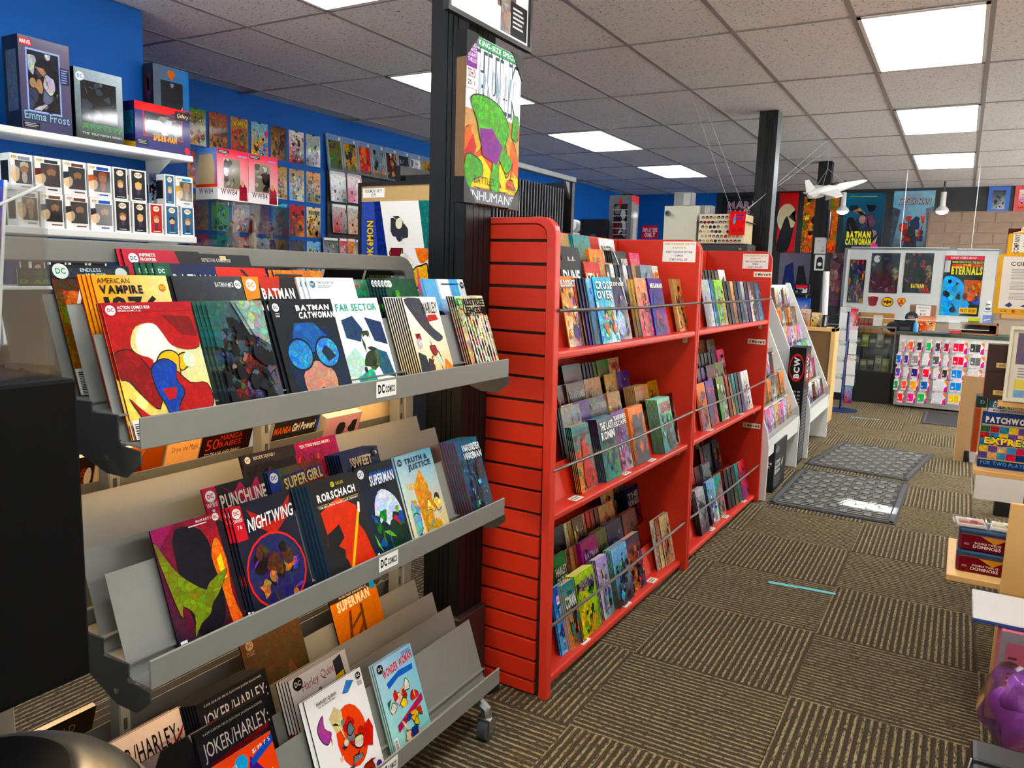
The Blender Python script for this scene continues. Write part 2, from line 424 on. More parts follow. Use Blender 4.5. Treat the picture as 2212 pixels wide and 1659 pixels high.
# ------------------------------------------------------------------ the room
CEIL = 2.8745; TA, TB_ = .61873, 1.2192
XL, XR, YF, YB = -4.57, 3.4, -6.5, 9.38
def carpet_mat():
    m = bpy.data.materials.new('carpet_tile'); m.use_nodes = True; MATS['carpet_tile'] = m
    N = m.node_tree.nodes; L = m.node_tree.links; b = N['Principled BSDF']; b.inputs['Roughness'].default_value = .95; b.inputs['Specular IOR Level'].default_value = .1
    tc = N.new('ShaderNodeTexCoord'); oi = N.new('ShaderNodeObjectInfo')
    sp = N.new('ShaderNodeSeparateXYZ'); L.new(tc.outputs['Object'], sp.inputs[0])
    n1 = N.new('ShaderNodeTexNoise'); n1.inputs['Scale'].default_value = 90; n1.inputs['Detail'].default_value = 2
    mp = N.new('ShaderNodeMapping'); mp.inputs['Scale'].default_value = (2, .6, 1); L.new(tc.outputs['Object'], mp.inputs[0]); 
    va = N.new('ShaderNodeVectorMath'); va.operation = 'ADD'; L.new(mp.outputs[0], va.inputs[0])
    mr = N.new('ShaderNodeMath'); mr.operation = 'MULTIPLY'; mr.inputs[1].default_value = 37; L.new(oi.outputs['Random'], mr.inputs[0]); L.new(mr.outputs[0], va.inputs[1])
    L.new(va.outputs[0], n1.inputs['Vector'])
    # ribs across X, pitch 25 mm, wobbling a little
    wob = N.new('ShaderNodeMath'); wob.operation = 'MULTIPLY_ADD'; wob.inputs[1].default_value = .006; L.new(n1.outputs['Fac'], wob.inputs[0]); L.new(sp.outputs['X'], wob.inputs[2])
    ph = N.new('ShaderNodeMath'); ph.operation = 'MULTIPLY'; ph.inputs[1].default_value = 2*math.pi/.0254; L.new(wob.outputs[0], ph.inputs[0])
    si = N.new('ShaderNodeMath'); si.operation = 'SINE'; L.new(ph.outputs[0], si.inputs[0])
    rg = N.new('ShaderNodeMapRange'); rg.inputs['From Min'].default_value = .05; rg.inputs['From Max'].default_value = .75; L.new(si.outputs[0], rg.inputs['Value'])
    n2 = N.new('ShaderNodeTexNoise'); n2.inputs['Scale'].default_value = 5; n2.inputs['Detail'].default_value = 4; L.new(va.outputs[0], n2.inputs['Vector'])
    n3 = N.new('ShaderNodeTexNoise'); n3.inputs['Scale'].default_value = 260; L.new(tc.outputs['Object'], n3.inputs['Vector'])
    dk = N.new('ShaderNodeMix'); dk.data_type = 'RGBA'; dk.inputs['A'].default_value = lin('#241f17')+(1,); dk.inputs['B'].default_value = lin('#584e3e')+(1,)
    rr = N.new('ShaderNodeMapRange'); rr.inputs['From Min'].default_value = .35; rr.inputs['From Max'].default_value = .65; L.new(n3.outputs['Fac'], rr.inputs['Value']); L.new(rr.outputs[0], dk.inputs['Factor'])
    lt = N.new('ShaderNodeMix'); lt.data_type = 'RGBA'; lt.inputs['A'].default_value = lin('#7c6a48')+(1,); lt.inputs['B'].default_value = lin('#aa9670')+(1,)
    L.new(n2.outputs['Fac'], lt.inputs['Factor'])
    # the light yarn breaks up along its length
    br = N.new('ShaderNodeMapRange'); br.inputs['From Min'].default_value = .36; br.inputs['From Max'].default_value = .54; L.new(n1.outputs['Fac'], br.inputs['Value'])
    mm = N.new('ShaderNodeMath'); mm.operation = 'MULTIPLY'; L.new(rg.outputs[0], mm.inputs[0]); L.new(br.outputs[0], mm.inputs[1])
    mx = N.new('ShaderNodeMix'); mx.data_type = 'RGBA'; L.new(mm.outputs[0], mx.inputs['Factor']); L.new(dk.outputs['Result'], mx.inputs['A']); L.new(lt.outputs['Result'], mx.inputs['B'])
    L.new(mx.outputs['Result'], b.inputs['Base Color'])
    bp = N.new('ShaderNodeBump'); bp.inputs['Strength'].default_value = .7; bp.inputs['Distance'].default_value = .004; L.new(si.outputs[0], bp.inputs['Height']); L.new(bp.outputs[0], b.inputs['Normal'])
def ceil_mat():
    m = bpy.data.materials.new('ceiling_tile'); m.use_nodes = True; MATS['ceiling_tile'] = m
    N = m.node_tree.nodes; L = m.node_tree.links; b = N['Principled BSDF']; b.inputs['Roughness'].default_value = .9; b.inputs['Specular IOR Level'].default_value = .15
    tc = N.new('ShaderNodeTexCoord'); oi = N.new('ShaderNodeObjectInfo')
    va = N.new('ShaderNodeVectorMath'); va.operation = 'ADD'; L.new(tc.outputs['Object'], va.inputs[0])
    mr = N.new('ShaderNodeMath'); mr.operation = 'MULTIPLY'; mr.inputs[1].default_value = 23; L.new(oi.outputs['Random'], mr.inputs[0]); L.new(mr.outputs[0], va.inputs[1])
    sn = N.new('ShaderNodeTexNoise'); sn.inputs['Scale'].default_value = 85; sn.inputs['Detail'].default_value = 1; sn.inputs['Distortion'].default_value = 1.2; L.new(va.outputs[0], sn.inputs['Vector'])
    rg = N.new('ShaderNodeMapRange'); rg.inputs['From Min'].default_value = .70; rg.inputs['From Max'].default_value = .64; L.new(sn.outputs['Fac'], rg.inputs['Value'])
    no = N.new('ShaderNodeTexNoise'); no.inputs['Scale'].default_value = 120; L.new(va.outputs[0], no.inputs['Vector'])
    mx = N.new('ShaderNodeMix'); mx.data_type = 'RGBA'; mx.inputs['A'].default_value = lin('#55534f')+(1,); mx.inputs['B'].default_value = lin('#eeedec')+(1,)
    L.new(rg.outputs[0], mx.inputs['Factor']); L.new(mx.outputs['Result'], b.inputs['Base Color'])
    bp = N.new('ShaderNodeBump'); bp.inputs['Strength'].default_value = .35; bp.inputs['Distance'].default_value = .003; L.new(no.outputs['Fac'], bp.inputs['Height']); L.new(bp.outputs[0], b.inputs['Normal'])
carpet_mat(); ceil_mat()
mat('subfloor', '#3a342c', .9); mat('blue_paint', '#064a96', .6, spec=.12, var=.03, bump=.1, bscale=300); mat('dark_paint', '#101318', .7); mat('grid_metal', '#8f8b88', .5)
mat('white_paint', '#e6e6e2', .5, var=.02); mat('block', '#86705f', .9, var=.22, scale=14, bump=.6, bscale=120); mat('mortar', '#9a8876', .95, bump=.4, bscale=200)
mat('black_post', '#08090b', .5, spec=.2, var=.1); mat('post_strip', '#0b0d0f', .45, spec=.25, var=.1); mat('alu', '#7c8288', .35, .6); mat('plinth', '#2a1c1a', .5)
mat('glow', '#ffffff', .5, emit=LAMP, var=0.)
MATS['glow'].node_tree.nodes['Principled BSDF'].inputs['Emission Color'].default_value = (.96, .98, 1.0, 1)

fl = tag(Bx(XL, XR, YF, YB, -.08, -.008).obj('floor', 'subfloor'), kind='structure')
T = .6096; TX, TY = .2147, .7797
ct = Bx(-T/2+.0006, T/2-.0006, -T/2+.0006, T/2-.0006, -.008, 0).mesh('carpet_tile', 'carpet_tile', bevel=.0012)
ix0 = math.floor((-5.2-TX)/T)
for ix in range(-8, 6):
    for iy in range(-8, 14):
        x = TX+(ix+.5)*T; y = TY+(iy+.5)*T
        if x-T/2 < XL or x+T/2 > XR or y+T/2 > YB: continue
        if x < -2.4 or y < -4.6: continue
        o = link('carpet_tile', ct, fl); o.location = (x, y, 0)
        if (ix+iy) % 2 == 0: o.rotation_euler = (0, 0, R90)
ou = MB(); ou.box(XL, TX-7*T+.3, YF, YB, -.008, -.0005); ou.obj('carpet_strip', 'subfloor', fl)

ce = tag(Bx(XL, XR, YF, YB, CEIL+.02, CEIL+.06).obj('ceiling', 'white_paint'), kind='structure')
tl = Bx(-TA/2+.012, TA/2-.012, -TB_/2+.012, TB_/2-.012, .004, .018).mesh('ceiling_tile', 'ceiling_tile')
LIGHTS = {(0, 1), (0, 3), (0, 5), (0, -1), (0, -3), (5, 1), (5, 3), (5, 5), (4, -1), (5, -3), (-4, -3), (-4, -1), (-4, 1), (-4, 3), (-4, 5)}   # (column left of line i, row after line j)
GI = range(-4, 8); GJ = range(-4, 8)
for i in GI:
    for j in GJ:
        if (i, j) in LIGHTS: continue
        x = -i*TA+TA/2; y = (j+.5)*TB_
        x0 = max(x-TA/2, XL); x1 = min(x+TA/2, XR); y1 = min(y+TB_/2, YB)
        if x1-x0 < .05 or y1-(y-TB_/2) < .05: continue
        if x1-x0 > TA-.01 and y1 == y+TB_/2: o = link('ceiling_tile', tl, ce); o.location = (x, y, CEIL)
        else: Bx(x0+.012, x1-.012, y-TB_/2+.012, y1-.012, CEIL+.004, CEIL+.018).obj('ceiling_tile', 'ceiling_tile', ce)
for i in range(-5, 8):
    x = -i*TA
    if XL < x < XR: Bx(x-.0125, x+.0125, -4.9, YB, CEIL-.001, CEIL+.012).obj('ceiling_runner', 'grid_metal', ce)
for j in range(-4, 8): Bx(XL, XR, j*TB_-.011, j*TB_+.011, CEIL, CEIL+.012).obj('ceiling_cross_tee', 'grid_metal', ce)
names = {(0, 1): 'large square ceiling light panel over the carpet aisle', (0, 3): 'ceiling light panel in the middle of the aisle row',
         (0, 5): 'ceiling light panel closest to the brick back wall', (5, 1): 'ceiling light panel half hidden behind the black column with the canvas', (5, 3): 'ceiling light panel above the poster rack',
         (5, 5): 'ceiling light panel over the white cabinet and boxes', (4, -1): 'ceiling light panel above the grey comic rack', (0, -1): 'ceiling light panel over the shop front aisle', (0, -3): 'ceiling light panel by the shop entrance windows', (5, -3): 'ceiling light panel by the blue side wall', (-4, -3): 'ceiling light panel in the corner by the shop windows', (-4, -1): 'ceiling light panel over the game side near the windows', (-4, 1): 'ceiling light panel over the game shelving', (-4, 3): 'ceiling light panel inside the side door', (-4, 5): 'ceiling light panel beyond the end of the counter'}  # the rightmost column is unseen, added to fill that side with light
for (i, j), lb in names.items():
    x = -i*TA+TA/2; y = (j+.5)*TB_
    t = thing('ceiling_light', lb, 'ceiling light', (x, y, CEIL))
    f = MB(); a, b2 = TA/2-.012, TB_/2-.012
    for (p, q, r, s) in ((-a, a, -b2, -b2+.03), (-a, a, b2-.03, b2), (-a, -a+.02, -b2, b2), (a-.02, a, -b2, b2)): f.box(p, q, r, s, -.004, .016)
    f.obj('light_frame', 'white_paint', t)
    Bx(-a+.02, a-.02, -b2+.03, b2-.03, -.002, .012).obj('diffuser', 'glow', t)

tag(Bx(XL-.15, XL, YF-.15, YB+.15, -.08, CEIL+.06).obj('wall_left', 'blue_paint'), kind='structure')
tag(Bx(XL, -3.39, YF, -.455, 0, CEIL).obj('wall_left_return', 'blue_paint', bevel=.02, seg=3), kind='structure')
wb = tag(Bx(XL, XR, YB, YB+.15, -.08, CEIL+.06).obj('wall_back', 'dark_paint'), kind='structure')
Bx(XL, -2.95, YB-.012, YB, 0, CEIL).obj('blue_panel', 'blue_paint', wb)
Bx(.10, XR, YB-.02, YB, 0, 2.545).obj('mortar_bed', 'mortar', wb)
bw, bh = .397, .147
bk = Bx(-bw/2+.005, bw/2-.005, -.032, -.0, .005, bh-.005).mesh('block', 'block', bevel=.004)
for r in range(0, 10):
    z = 2.54-bh*(r+1)
    for k in range(-1, 9):
        x = .31+k*bw+(bw/2 if r % 2 else 0)
        x0, x1 = x-bw/2, x+bw/2
        if x1 < .15 or x0 > 3.2: continue
        if x0 < .10: Bx(.105, x1-.005, YB-.032, YB, z+.005, z+bh-.005).obj('block', 'block', wb)
        else: o = link('block', bk, wb); o.location = (x, YB, z)
# right wall with an unseen door; its slit is shaped to cast the mat's sun patch
wr = MB(); DY0, DY1 = 1.75, 2.75; SL0, SL1, SZ0, SZ1 = 2.15, 2.32, 1.36, 1.52
wr.box(XR, XR+.15, YF-.15, DY0, -.08, CEIL+.06); RW = [(3.1, 4.9), (5.1, 6.9), (7.1, 9.0)]; WZ0, WZ1 = .75, 2.62; wr.box(XR, XR+.15, DY1, YB+.15, -.08, WZ0); wr.box(XR, XR+.15, DY1, YB+.15, WZ1, CEIL+.06); wr.box(XR, XR+.15, DY1, RW[0][0], WZ0, WZ1); wr.box(XR, XR+.15, RW[0][1], RW[1][0], WZ0, WZ1); wr.box(XR, XR+.15, RW[1][1], RW[2][0], WZ0, WZ1); wr.box(XR, XR+.15, RW[2][1], YB+.15, WZ0, WZ1); wr.box(XR, XR+.15, DY0, DY1, 2.1, CEIL+.06); wr.box(XR+.1, XR+.15, DY0, DY1, -.08, .01)
tag(wr.obj('wall_right', 'white_paint'), kind='structure')
dr = MB(); X0, X1 = XR+.04, XR+.10
dr.box(X0, X1, DY0, SL0, 0, 2.1); dr.box(X0, X1, SL1, DY1, 0, 2.1); dr.box(X0, X1, SL0, SL1, 0, SZ0); dr.box(X0, X1, SL0, SL1, SZ1, 2.1)
d1 = tag(dr.obj('door_1', 'dark_paint'), kind='structure')
Bx(XR+.06, XR+.064, SL0, SL1, SZ0, SZ1).obj('sun_slit_pane', 'glass', d1); MB().cyl((XR+.0, DY0+.1, 1.0), (XR+.0, DY0+.1, 1.2), .012).obj('door_handle', 'alu', d1)
mat('pavement', '#b8b4ac', .9, bump=.2)
tag(Bx(-14, 14, -24, YF-.15, -.2, -.1).obj('pavement', 'pavement'), kind='structure')
m = bpy.data.materials.new('diffuser_cloth'); m.use_nodes = True; MATS['diffuser_cloth'] = m
_N = m.node_tree.nodes; _L = m.node_tree.links; _t = _N.new('ShaderNodeBsdfTranslucent'); _t.inputs[0].default_value = (.85, .85, .84, 1); _x = _N.new('ShaderNodeMixShader'); _x.inputs[0].default_value = .45
_w = _N.new('ShaderNodeTexNoise'); _w.inputs['Scale'].default_value = 300; _b = _N.new('ShaderNodeBump'); _b.inputs['Strength'].default_value = .1; _L.new(_w.outputs['Fac'], _b.inputs['Height']); _L.new(_b.outputs[0], _N['Principled BSDF'].inputs['Normal'])
_N['Principled BSDF'].inputs['Base Color'].default_value = (.85, .85, .83, 1); _N['Principled BSDF'].inputs['Roughness'].default_value = .9
_L.new(_N['Principled BSDF'].outputs[0], _x.inputs[1]); _L.new(_t.outputs[0], _x.inputs[2]); _L.new(_x.outputs[0], [n for n in _N if n.type == 'OUTPUT_MATERIAL'][0].inputs['Surface'])
for k, (a, b) in enumerate(RW):
    w = MB()
    for q in ((a, a+.04, WZ0, WZ1), (b-.04, b, WZ0, WZ1), (a, b, WZ0, WZ0+.04), (a, b, WZ1-.04, WZ1)): w.box(XR+.06, XR+.11, q[0], q[1], q[2], q[3])
    o = tag(w.obj('window_%d' % (k+4), 'dark_paint'), kind='structure')
    Bx(XR+.03, XR+.032, a-.0, b+.0, WZ0, WZ1).obj('added_diffuser_blind', 'diffuser_cloth', o)  # unseen blind, added to spread the sun as soft light
# shop front behind the camera: wide windows
wf = MB(); WX = [(-4.3, -1.85), (-1.65, .8), (1.0, 3.2)]
wf.box(XL, XR, YF-.15, YF, -.08, .3); wf.box(XL, XR, YF-.15, YF, 2.7, CEIL+.06)
prev = XL
for a, b in WX: wf.box(prev, a, YF-.15, YF, .3, 2.7); prev = b
wf.box(prev, XR, YF-.15, YF, .3, 2.7)
tag(wf.obj('wall_front', 'white_paint'), kind='structure')
for k, (a, b) in enumerate(WX):
    w = MB()
    for q in ((a, a+.04, .3, 2.7), (b-.04, b, .3, 2.7), (a, b, .3, .34), (a, b, 2.66, 2.7), ((a+b)/2-.02, (a+b)/2+.02, .3, 2.7)): w.box(q[0], q[1], YF-.1, YF-.05, q[2], q[3])
    o = tag(w.obj('window_%d' % (k+1), 'dark_paint'), kind='structure')
    Bx(a, b, YF-.078, YF-.072, .3, 2.7).obj('window_pane', 'glass', o)

def column(lb, x0, x1, y0, y1, plinth=False, edge=False):
    t = thing('black_column', lb, 'column', ((x0+x1)/2, (y0+y1)/2, 0))
    a, b = (x1-x0)/2, (y1-y0)/2
    Bx(-a+.006, a-.006, -b+.006, b-.006, 0, CEIL).obj('column_core', 'black_post', t)
    ws = [.45, .13, .13, .29]; p = 0
    for wv in ws:
        q0 = p; q1 = p+wv; p = q1
        Bx(-a+2*a*q0+.0015, -a+2*a*q1-.0015, -b, -b+.006, 0, CEIL).obj('facing_strip', 'post_strip', t)
    p = 0
    for wv in (.3, .2, .2, .3):
        q0 = p; q1 = p+wv; p = q1
        Bx(a-.006, a, -b+2*b*q0+.0015, -b+2*b*q1-.0015, 0, CEIL).obj('facing_strip', 'post_strip' if not edge else 'alu', t)
    if plinth: Bx(-a-.02, a+.025, -b-.02, b-.004, 0, .31).obj('plinth', 'plinth', t, bevel=.004)
    return t
column('broad black ribbed column between the grey rack and the red shelving', -.962, -.812, -1.125, -.965, plinth=True)
column('slim black column behind the red shelving with a bare upper half', -.945, -.795, 3.35, 3.50, edge=True)
column('black column carrying small pictures above the white racks', -.945, -.80, 6.33, 6.48)

# mats and tape
def mat_waffle(lb, pts, grid=True):
    c = sum((Vector(p) for p in pts), Vector())/4
    dx = Vector(pts[1])-Vector(pts[0]); a = math.atan2(dx.y, dx.x)
    w = dx.length; d = (Vector(pts[3])-Vector(pts[0])).length
    t = thing('floor_mat', lb, 'floor mat', (c.x, c.y, 0), (0, 0, a))
    Bx(-w/2, w/2, -d/2, d/2, 0, .006).obj('mat_base', 'rubber', t, bevel=.003)
    f = MB()
    for q in ((-w/2+.015, w/2-.015, -d/2+.02, -d/2+.05), (-w/2+.015, w/2-.015, d/2-.05, d/2-.02), (-w/2+.015, -w/2+.045, -d/2+.02, d/2-.02), (w/2-.045, w/2-.015, -d/2+.02, d/2-.02)): f.box(*q, .005, .010)
    f.obj('mat_border', 'rubber_mid', t, bevel=.002)
    if grid:
        b = MB(); nx, ny = 9, 13; sx = (w-.13)/nx; sy = (d-.13)/ny
        for i in range(nx):
            for j in range(ny):
                x = -w/2+.065+(i+.5)*sx; y = -d/2+.065+(j+.5)*sy
                if (i+j) % 2: b.box(x-sx*.30, x+sx*.30, y-sy*.40, y+sy*.40, .005, .0125)
                else:
                    for q in (-.25, .25): b.box(x-sx*.62, x+sx*.62, y+q*sy-sy*.11, y+q*sy+sy*.11, .005, .010)
        tag(b.obj('weave_pattern', 'rubber_light', t), kind='stuff')
mat('rubber', '#1d1f21', .75, bump=.3); mat('rubber_light', '#6e6e68', .6, bump=.3); mat('rubber_mid', '#3c3e40', .65, bump=.3); mat('tape', '#4fb9c4', .6); mat('tape_pale', '#5fb0c0', .7)
mat_waffle('large waffle rubber mat with the bright sun patch', [(-.43, 2.087, 0), (.373, 2.074, 0), (.441, 3.26, 0), (-.355, 3.295, 0)])
mat_waffle('waffle rubber mat in the shade beside the second white rack', [(-.393, 3.459, 0), (.403, 3.363, 0), (.552, 4.528, 0), (-.258, 4.644, 0)])
mat_waffle('plain dark mat in front of the counter', [(.36, 6.30, 0), (1.16, 6.30, 0), (1.16, 7.24, 0), (.36, 7.24, 0)], grid=False)
def tape(lb, p0, p1, w, m):
    d = (p1-p0); t = thing('floor_tape', lb, 'tape', ((p0.x+p1.x)/2, (p0.y+p1.y)/2, 0), (0, 0, math.atan2(d.y, d.x)))
    rng = random.Random(4); n = 12; L = d.length; vs = []
    for k in range(n+1): vs.append((-L/2+L*k/n, -w/2+rng.uniform(-.002, .002)))
    for k in range(n, -1, -1): vs.append((-L/2+L*k/n, w/2+rng.uniform(-.002, .002)))
    MB().prism(vs, 'z', .0003, .0012).obj('tape_strip', m, t)
tape('turquoise tape strip on the carpet by the red shelving', Pz(1660, 1257, 0), Pz(1805, 1283, 0), .026, 'tape')
tape('pale blue tape strip on the carpet near the counter', Pz(1838, 901, 0), Pz(1900, 907, 0), .022, 'tape_pale')
# ------------------------------------------------------------------ grey wheeled comic rack
mat('rack_grey', '#84847f', .42, .15, var=.05); mat('rack_dark', '#343432', .55, 0.); mat('chrome', '#b8b8b4', .22, .9); mat('tyre', '#3a3c3e', .6); mat('strip_glow', '#ffce90', .5, emit=75., var=0.)
RX = -1.0; RY0, RY1 = -2.46, -1.18
SHZ = (1.20, .745, .155)
rk = thing('comic_rack', 'grey metal wheeled comic rack with stepped shelves and a looped top bar', 'display rack', (RX, (RY0+RY1)/2, 0))
def rkobj(mb, name, m, **k):
    o = mb.obj(name, m, rk, **k); o.location = (-RX, -(RY0+RY1)/2, 0); return o
# loop frame
def rrect_tube(y0, y1, z0, z1, r=.05):
    pts = [(y0, z0), (y0, z1-r)]
    pts += [(y0+r-r*math.cos(a), z1-r+r*math.sin(a)) for a in [math.pi/2*k/6 for k in range(1, 7)]]
    pts += [(y1-r+r*math.sin(a), z1-r+r*math.cos(a)) for a in [math.pi/2*k/6 for k in range(0, 7)]]
    pts += [(y1, z0)]
    return pts
pts = rrect_tube(RY0-.075, RY1-.022, .12, 1.54)
mb = MB(); w = .024; prevn = None; vs = []; fs = []
for k, (y, z) in enumerate(pts):
    a = pts[max(k-1, 0)]; b = pts[min(k+1, len(pts)-1)]; ty, tz = b[0]-a[0], b[1]-a[1]; l = math.hypot(ty, tz); ny, nz = -tz/l, ty/l
    for sx, sn in ((-1, -1), (1, -1), (1, 1), (-1, 1)): vs.append((RX+sx*.026, y+ny*sn*w, z+nz*sn*w))
for k in range(len(pts)-1):
    for q in range(4): fs.append((k*4+q, k*4+(q+1) % 4, k*4+4+(q+1) % 4, k*4+4+q))
mb.add(vs, fs); rkobj(mb, 'loop_frame', 'rack_grey', bevel=.004)
for y in (RY0+.19, RY1-.06, -1.83):
    rkobj(Bx(RX-.02, RX+.02, y-.014, y+.014, .12, 1.50), 'upright', 'rack_grey', bevel=.003)
    s = MB()
    for k in range(22): s.box(RX+.0195, RX+.0215, y-.004, y+.004, .2+k*.058, .228+k*.058)
    rkobj(s, 'slot_pattern', 'rack_dark')
rkobj(Bx(RX-.30, RX+.30, RY0+.03, RY1-.03, .10, .125), 'base_deck', 'rack_dark', bevel=.004)
LEAN = math.atan2(.067, .19)
TZ = ((0, .050, .066, .10), (0, .03, .06, .09), (0, .03, .06, .09))
def shelf(side, si, tiers):
    z0 = SHZ[si]; S = side     # side +1 faces the aisle
    X = lambda x: RX+S*x       # distance from the middle line
    rkobj(Bx(min(X(.395), X(.401)), max(X(.395), X(.401)), RY0, RY1, z0-.006, z0+.052), 'shelf_lip', 'rack_grey', bevel=.0015)
    for t in range(tiers):
        xb = .34-.078*t; zf = z0+TZ[si][t]
        xa = .398 if t == 0 else xb+.078
        rkobj(MB().add([(X(xa), RY0, zf), (X(xb), RY0, zf), (X(xb), RY1, zf), (X(xa), RY1, zf), (X(xa), RY0, zf-.003), (X(xb), RY0, zf-.003), (X(xb), RY1, zf-.003), (X(xa), RY1, zf-.003)],
              [(0, 1, 2, 3), (7, 6, 5, 4), (0, 4, 5, 1), (2, 6, 7, 3), (1, 5, 6, 2), (0, 3, 7, 4)]), 'tier_floor', 'rack_grey')
        dx, dz = .067, .19; nx, nz = dz*.006, dx*.006
        P = [(X(xb), zf-.003), (X(xb-dx), zf+dz), (X(xb-dx-.0018), zf+dz-.0006), (X(xb-.0018), zf-.003)]
        rkobj(MB().prism(P if S > 0 else P[::-1], 'y', RY0, RY1), 'divider_panel', 'rack_grey')
    # stepped end brackets
    pr = [(.402, z0-.008), (.402, z0-.03), (.36, z0-.062), (.30, z0-.062), (.05, z0+.03*tiers-.075), (.03, z0+.03*tiers-.03), (.03, z0+.03*tiers+.02)]
    for t in range(tiers-1, -1, -1): pr += [(.34-.078*t, z0+TZ[si][min(t+1, 3)] if t < tiers-1 else z0+TZ[si][t]+.02), (.34-.078*t, z0+TZ[si][t]-.004)]
    pr = [(X(a), b) for a, b in pr]
    for y in (RY0-.004, RY1+.001): rkobj(MB().prism(pr if S > 0 else pr[::-1], 'y', y, y+.003), 'stepped_bracket', 'rack_dark')
    for a, b in ((.30, -.035), (.345, 0)): rkobj(MB().cyl((X(a), RY0-.006, z0+b), (X(a), RY0-.003, z0+b), .006, 10), 'bracket_rivet', 'chrome')
    if si < 2 and S > 0:
        rkobj(Bx(RX+.088, RX+.116, RY0+.06, RY1-.06, z0+.03, z0+.05), 'light_strip_housing', 'rack_dark')
        rkobj(Bx(RX+.092, RX+.112, RY0+.07, RY1-.07, z0+.026, z0+.0295), 'light_strip', 'strip_glow')
for si in range(3):
    shelf(1, si, (3, 4, 4)[si]); shelf(-1, si, (3, 4, 4)[si])
# shelf tickets
for px, si in ((833, 0), (838, 1), (838, 2)):
    z = SHZ[si]; y = ysol(px, -.6, z+.025)
    o = pic('shelf_label', [('r', 0, 0, 1, 1, 'white'), ('t', 'DC', .1, .2, .42, .85, 'ink', dict(b=.05, s=-.05)), ('t', 'COMICS', .47, .22, .93, .7, 'ink', dict(b=.05, s=-.05))], .078, .040, rk, 5, 'print_matte')
    o.location = (-.5975-RX, y-(RY0+RY1)/2, z+.007); o.rotation_euler = (0, 0, R90)
# feet and castors
for sx in (-1, 1):
    for y in (RY0+.09, RY1-.09):
        f = MB(); f.tube([(RX+sx*.28, y, .108), (RX+sx*.385, y, .122), (RX+sx*.405, y, .105), (RX+sx*.408, y, .072)], .019, 8)
        rkobj(f, 'castor_arm', 'chrome', smooth=True)
        x = RX+sx*.408
        g = MB(); g.box(x-.026, x-.021, y-.02, y+.02, .034, .078); g.box(x+.021, x+.026, y-.02, y+.02, .034, .078); g.box(x-.026, x+.026, y-.02, y+.02, .072, .078); rkobj(g, 'castor_fork', 'chrome', bevel=.002)
        rkobj(MB().cyl((x-.018, y, .036), (x+.018, y, .036), .036, 20), 'castor_wheel', 'tyre', bevel=.003)
        rkobj(MB().cyl((x-.0205, y, .036), (x+.0205, y, .036), .016, 14), 'wheel_hub', 'chrome')

# ------------------------------------------------------------------ comics on the rack
DCW = ('logo', .13, .925, .09, 'white', 'ink')
def dc(c1='white', c2='ink', x=.12, y=.93, r=.075): return ('logo', x, y, r, c1, c2, c1) if False else ('logo', x, y, r, c1, c2)
K = {}
K['action'] = [('g', 0, 0, 1, 1, '#f0cf6a', '#f3d987', '#cfe3c8', '#e8d489', .12), ('e', .48, .68, .22, .17, '#fbf8e6', .05), ('x', 10, ['#f3b94a', '#f7e3a0', '#d8e4cc', '#f0c860'], (.1, .2, .95, .8), .14, .1),
    ('p', [(0, .99), (1, .99), (1, .68), (.86, .62), (.66, .66), (.58, .76), (.5, .84), (.3, .82), (.2, .7), (.24, .62), (.4, .56), (.3, .44), (.13, .5), (0, .58)], '#b3201f', .22), ('p', [(0, .62), (.2, .64), (.33, .5), (.42, .4), (.34, .2), (.2, .3), (.1, .42), (0, .45)], '#8e1718', .25),
    ('p', [(.6, .46), (.75, .36), (.95, .34), (.97, .18), (.8, .1), (.68, .16), (.6, .1), (.4, .11), (.2, .06), (.12, .18), (.05, .3), (.16, .2), (.3, .13), (.5, .2)], '#b22322', .25), ('p', [(.62, .9), (.95, .88), (.98, .72), (.8, .74)], '#7f1414', .2),
    ('p', [(.36, .5), (.52, .56), (.64, .5), (.6, .4), (.66, .3), (.56, .2), (.5, .06), (.44, .08), (.42, .22), (.36, .34)], '#2a4fa6', .3), ('p', [(.42, .34), (.58, .34), (.55, .26), (.46, .25)], '#b8242a', .2), ('r', 0, 0, 1, .065, '#23262f', .1), ('p', [(0, .11), (.2, .09), (1, .07), (1, .04), (0, .02)], '#8c2320', .2), ('p', [(.7, .07), (1, .13), (1, .1), (.8, .06)], '#28489a', .1),
    ('r', 0, .93, 1, 1, '#a9222a', .15), ('logo', .075, .945, .052, 'white', '#a9222a'), ('t', 'ACTION COMICS 1028', .15, .95, .5, .978, 'white', dict(b=.03)), ('t', 'BENDIS ROMITA JR.', .15, .93, .4, .947, 'white', dict(b=.0)), ('bar', .01, .0, .1, .14)]
K['gather'] = cover('#4e6a68 #3b4658 #6b6880 #20242c #8a7a6a #7a3a30', seed=3, n=40, extra=[('p', [(.5, .99), (.98, .99), (.95, .6), (.7, .7)], '#9fb0a4', .4), ('p', [(.02, .98), (.2, .98), (.14, .6), (.03, .62)], '#3c6c6c', .4), ('x', 20, ['#15181d', '#23262d', '#1a1a20'], (.05, .08, .9, .6), .13, .5)])
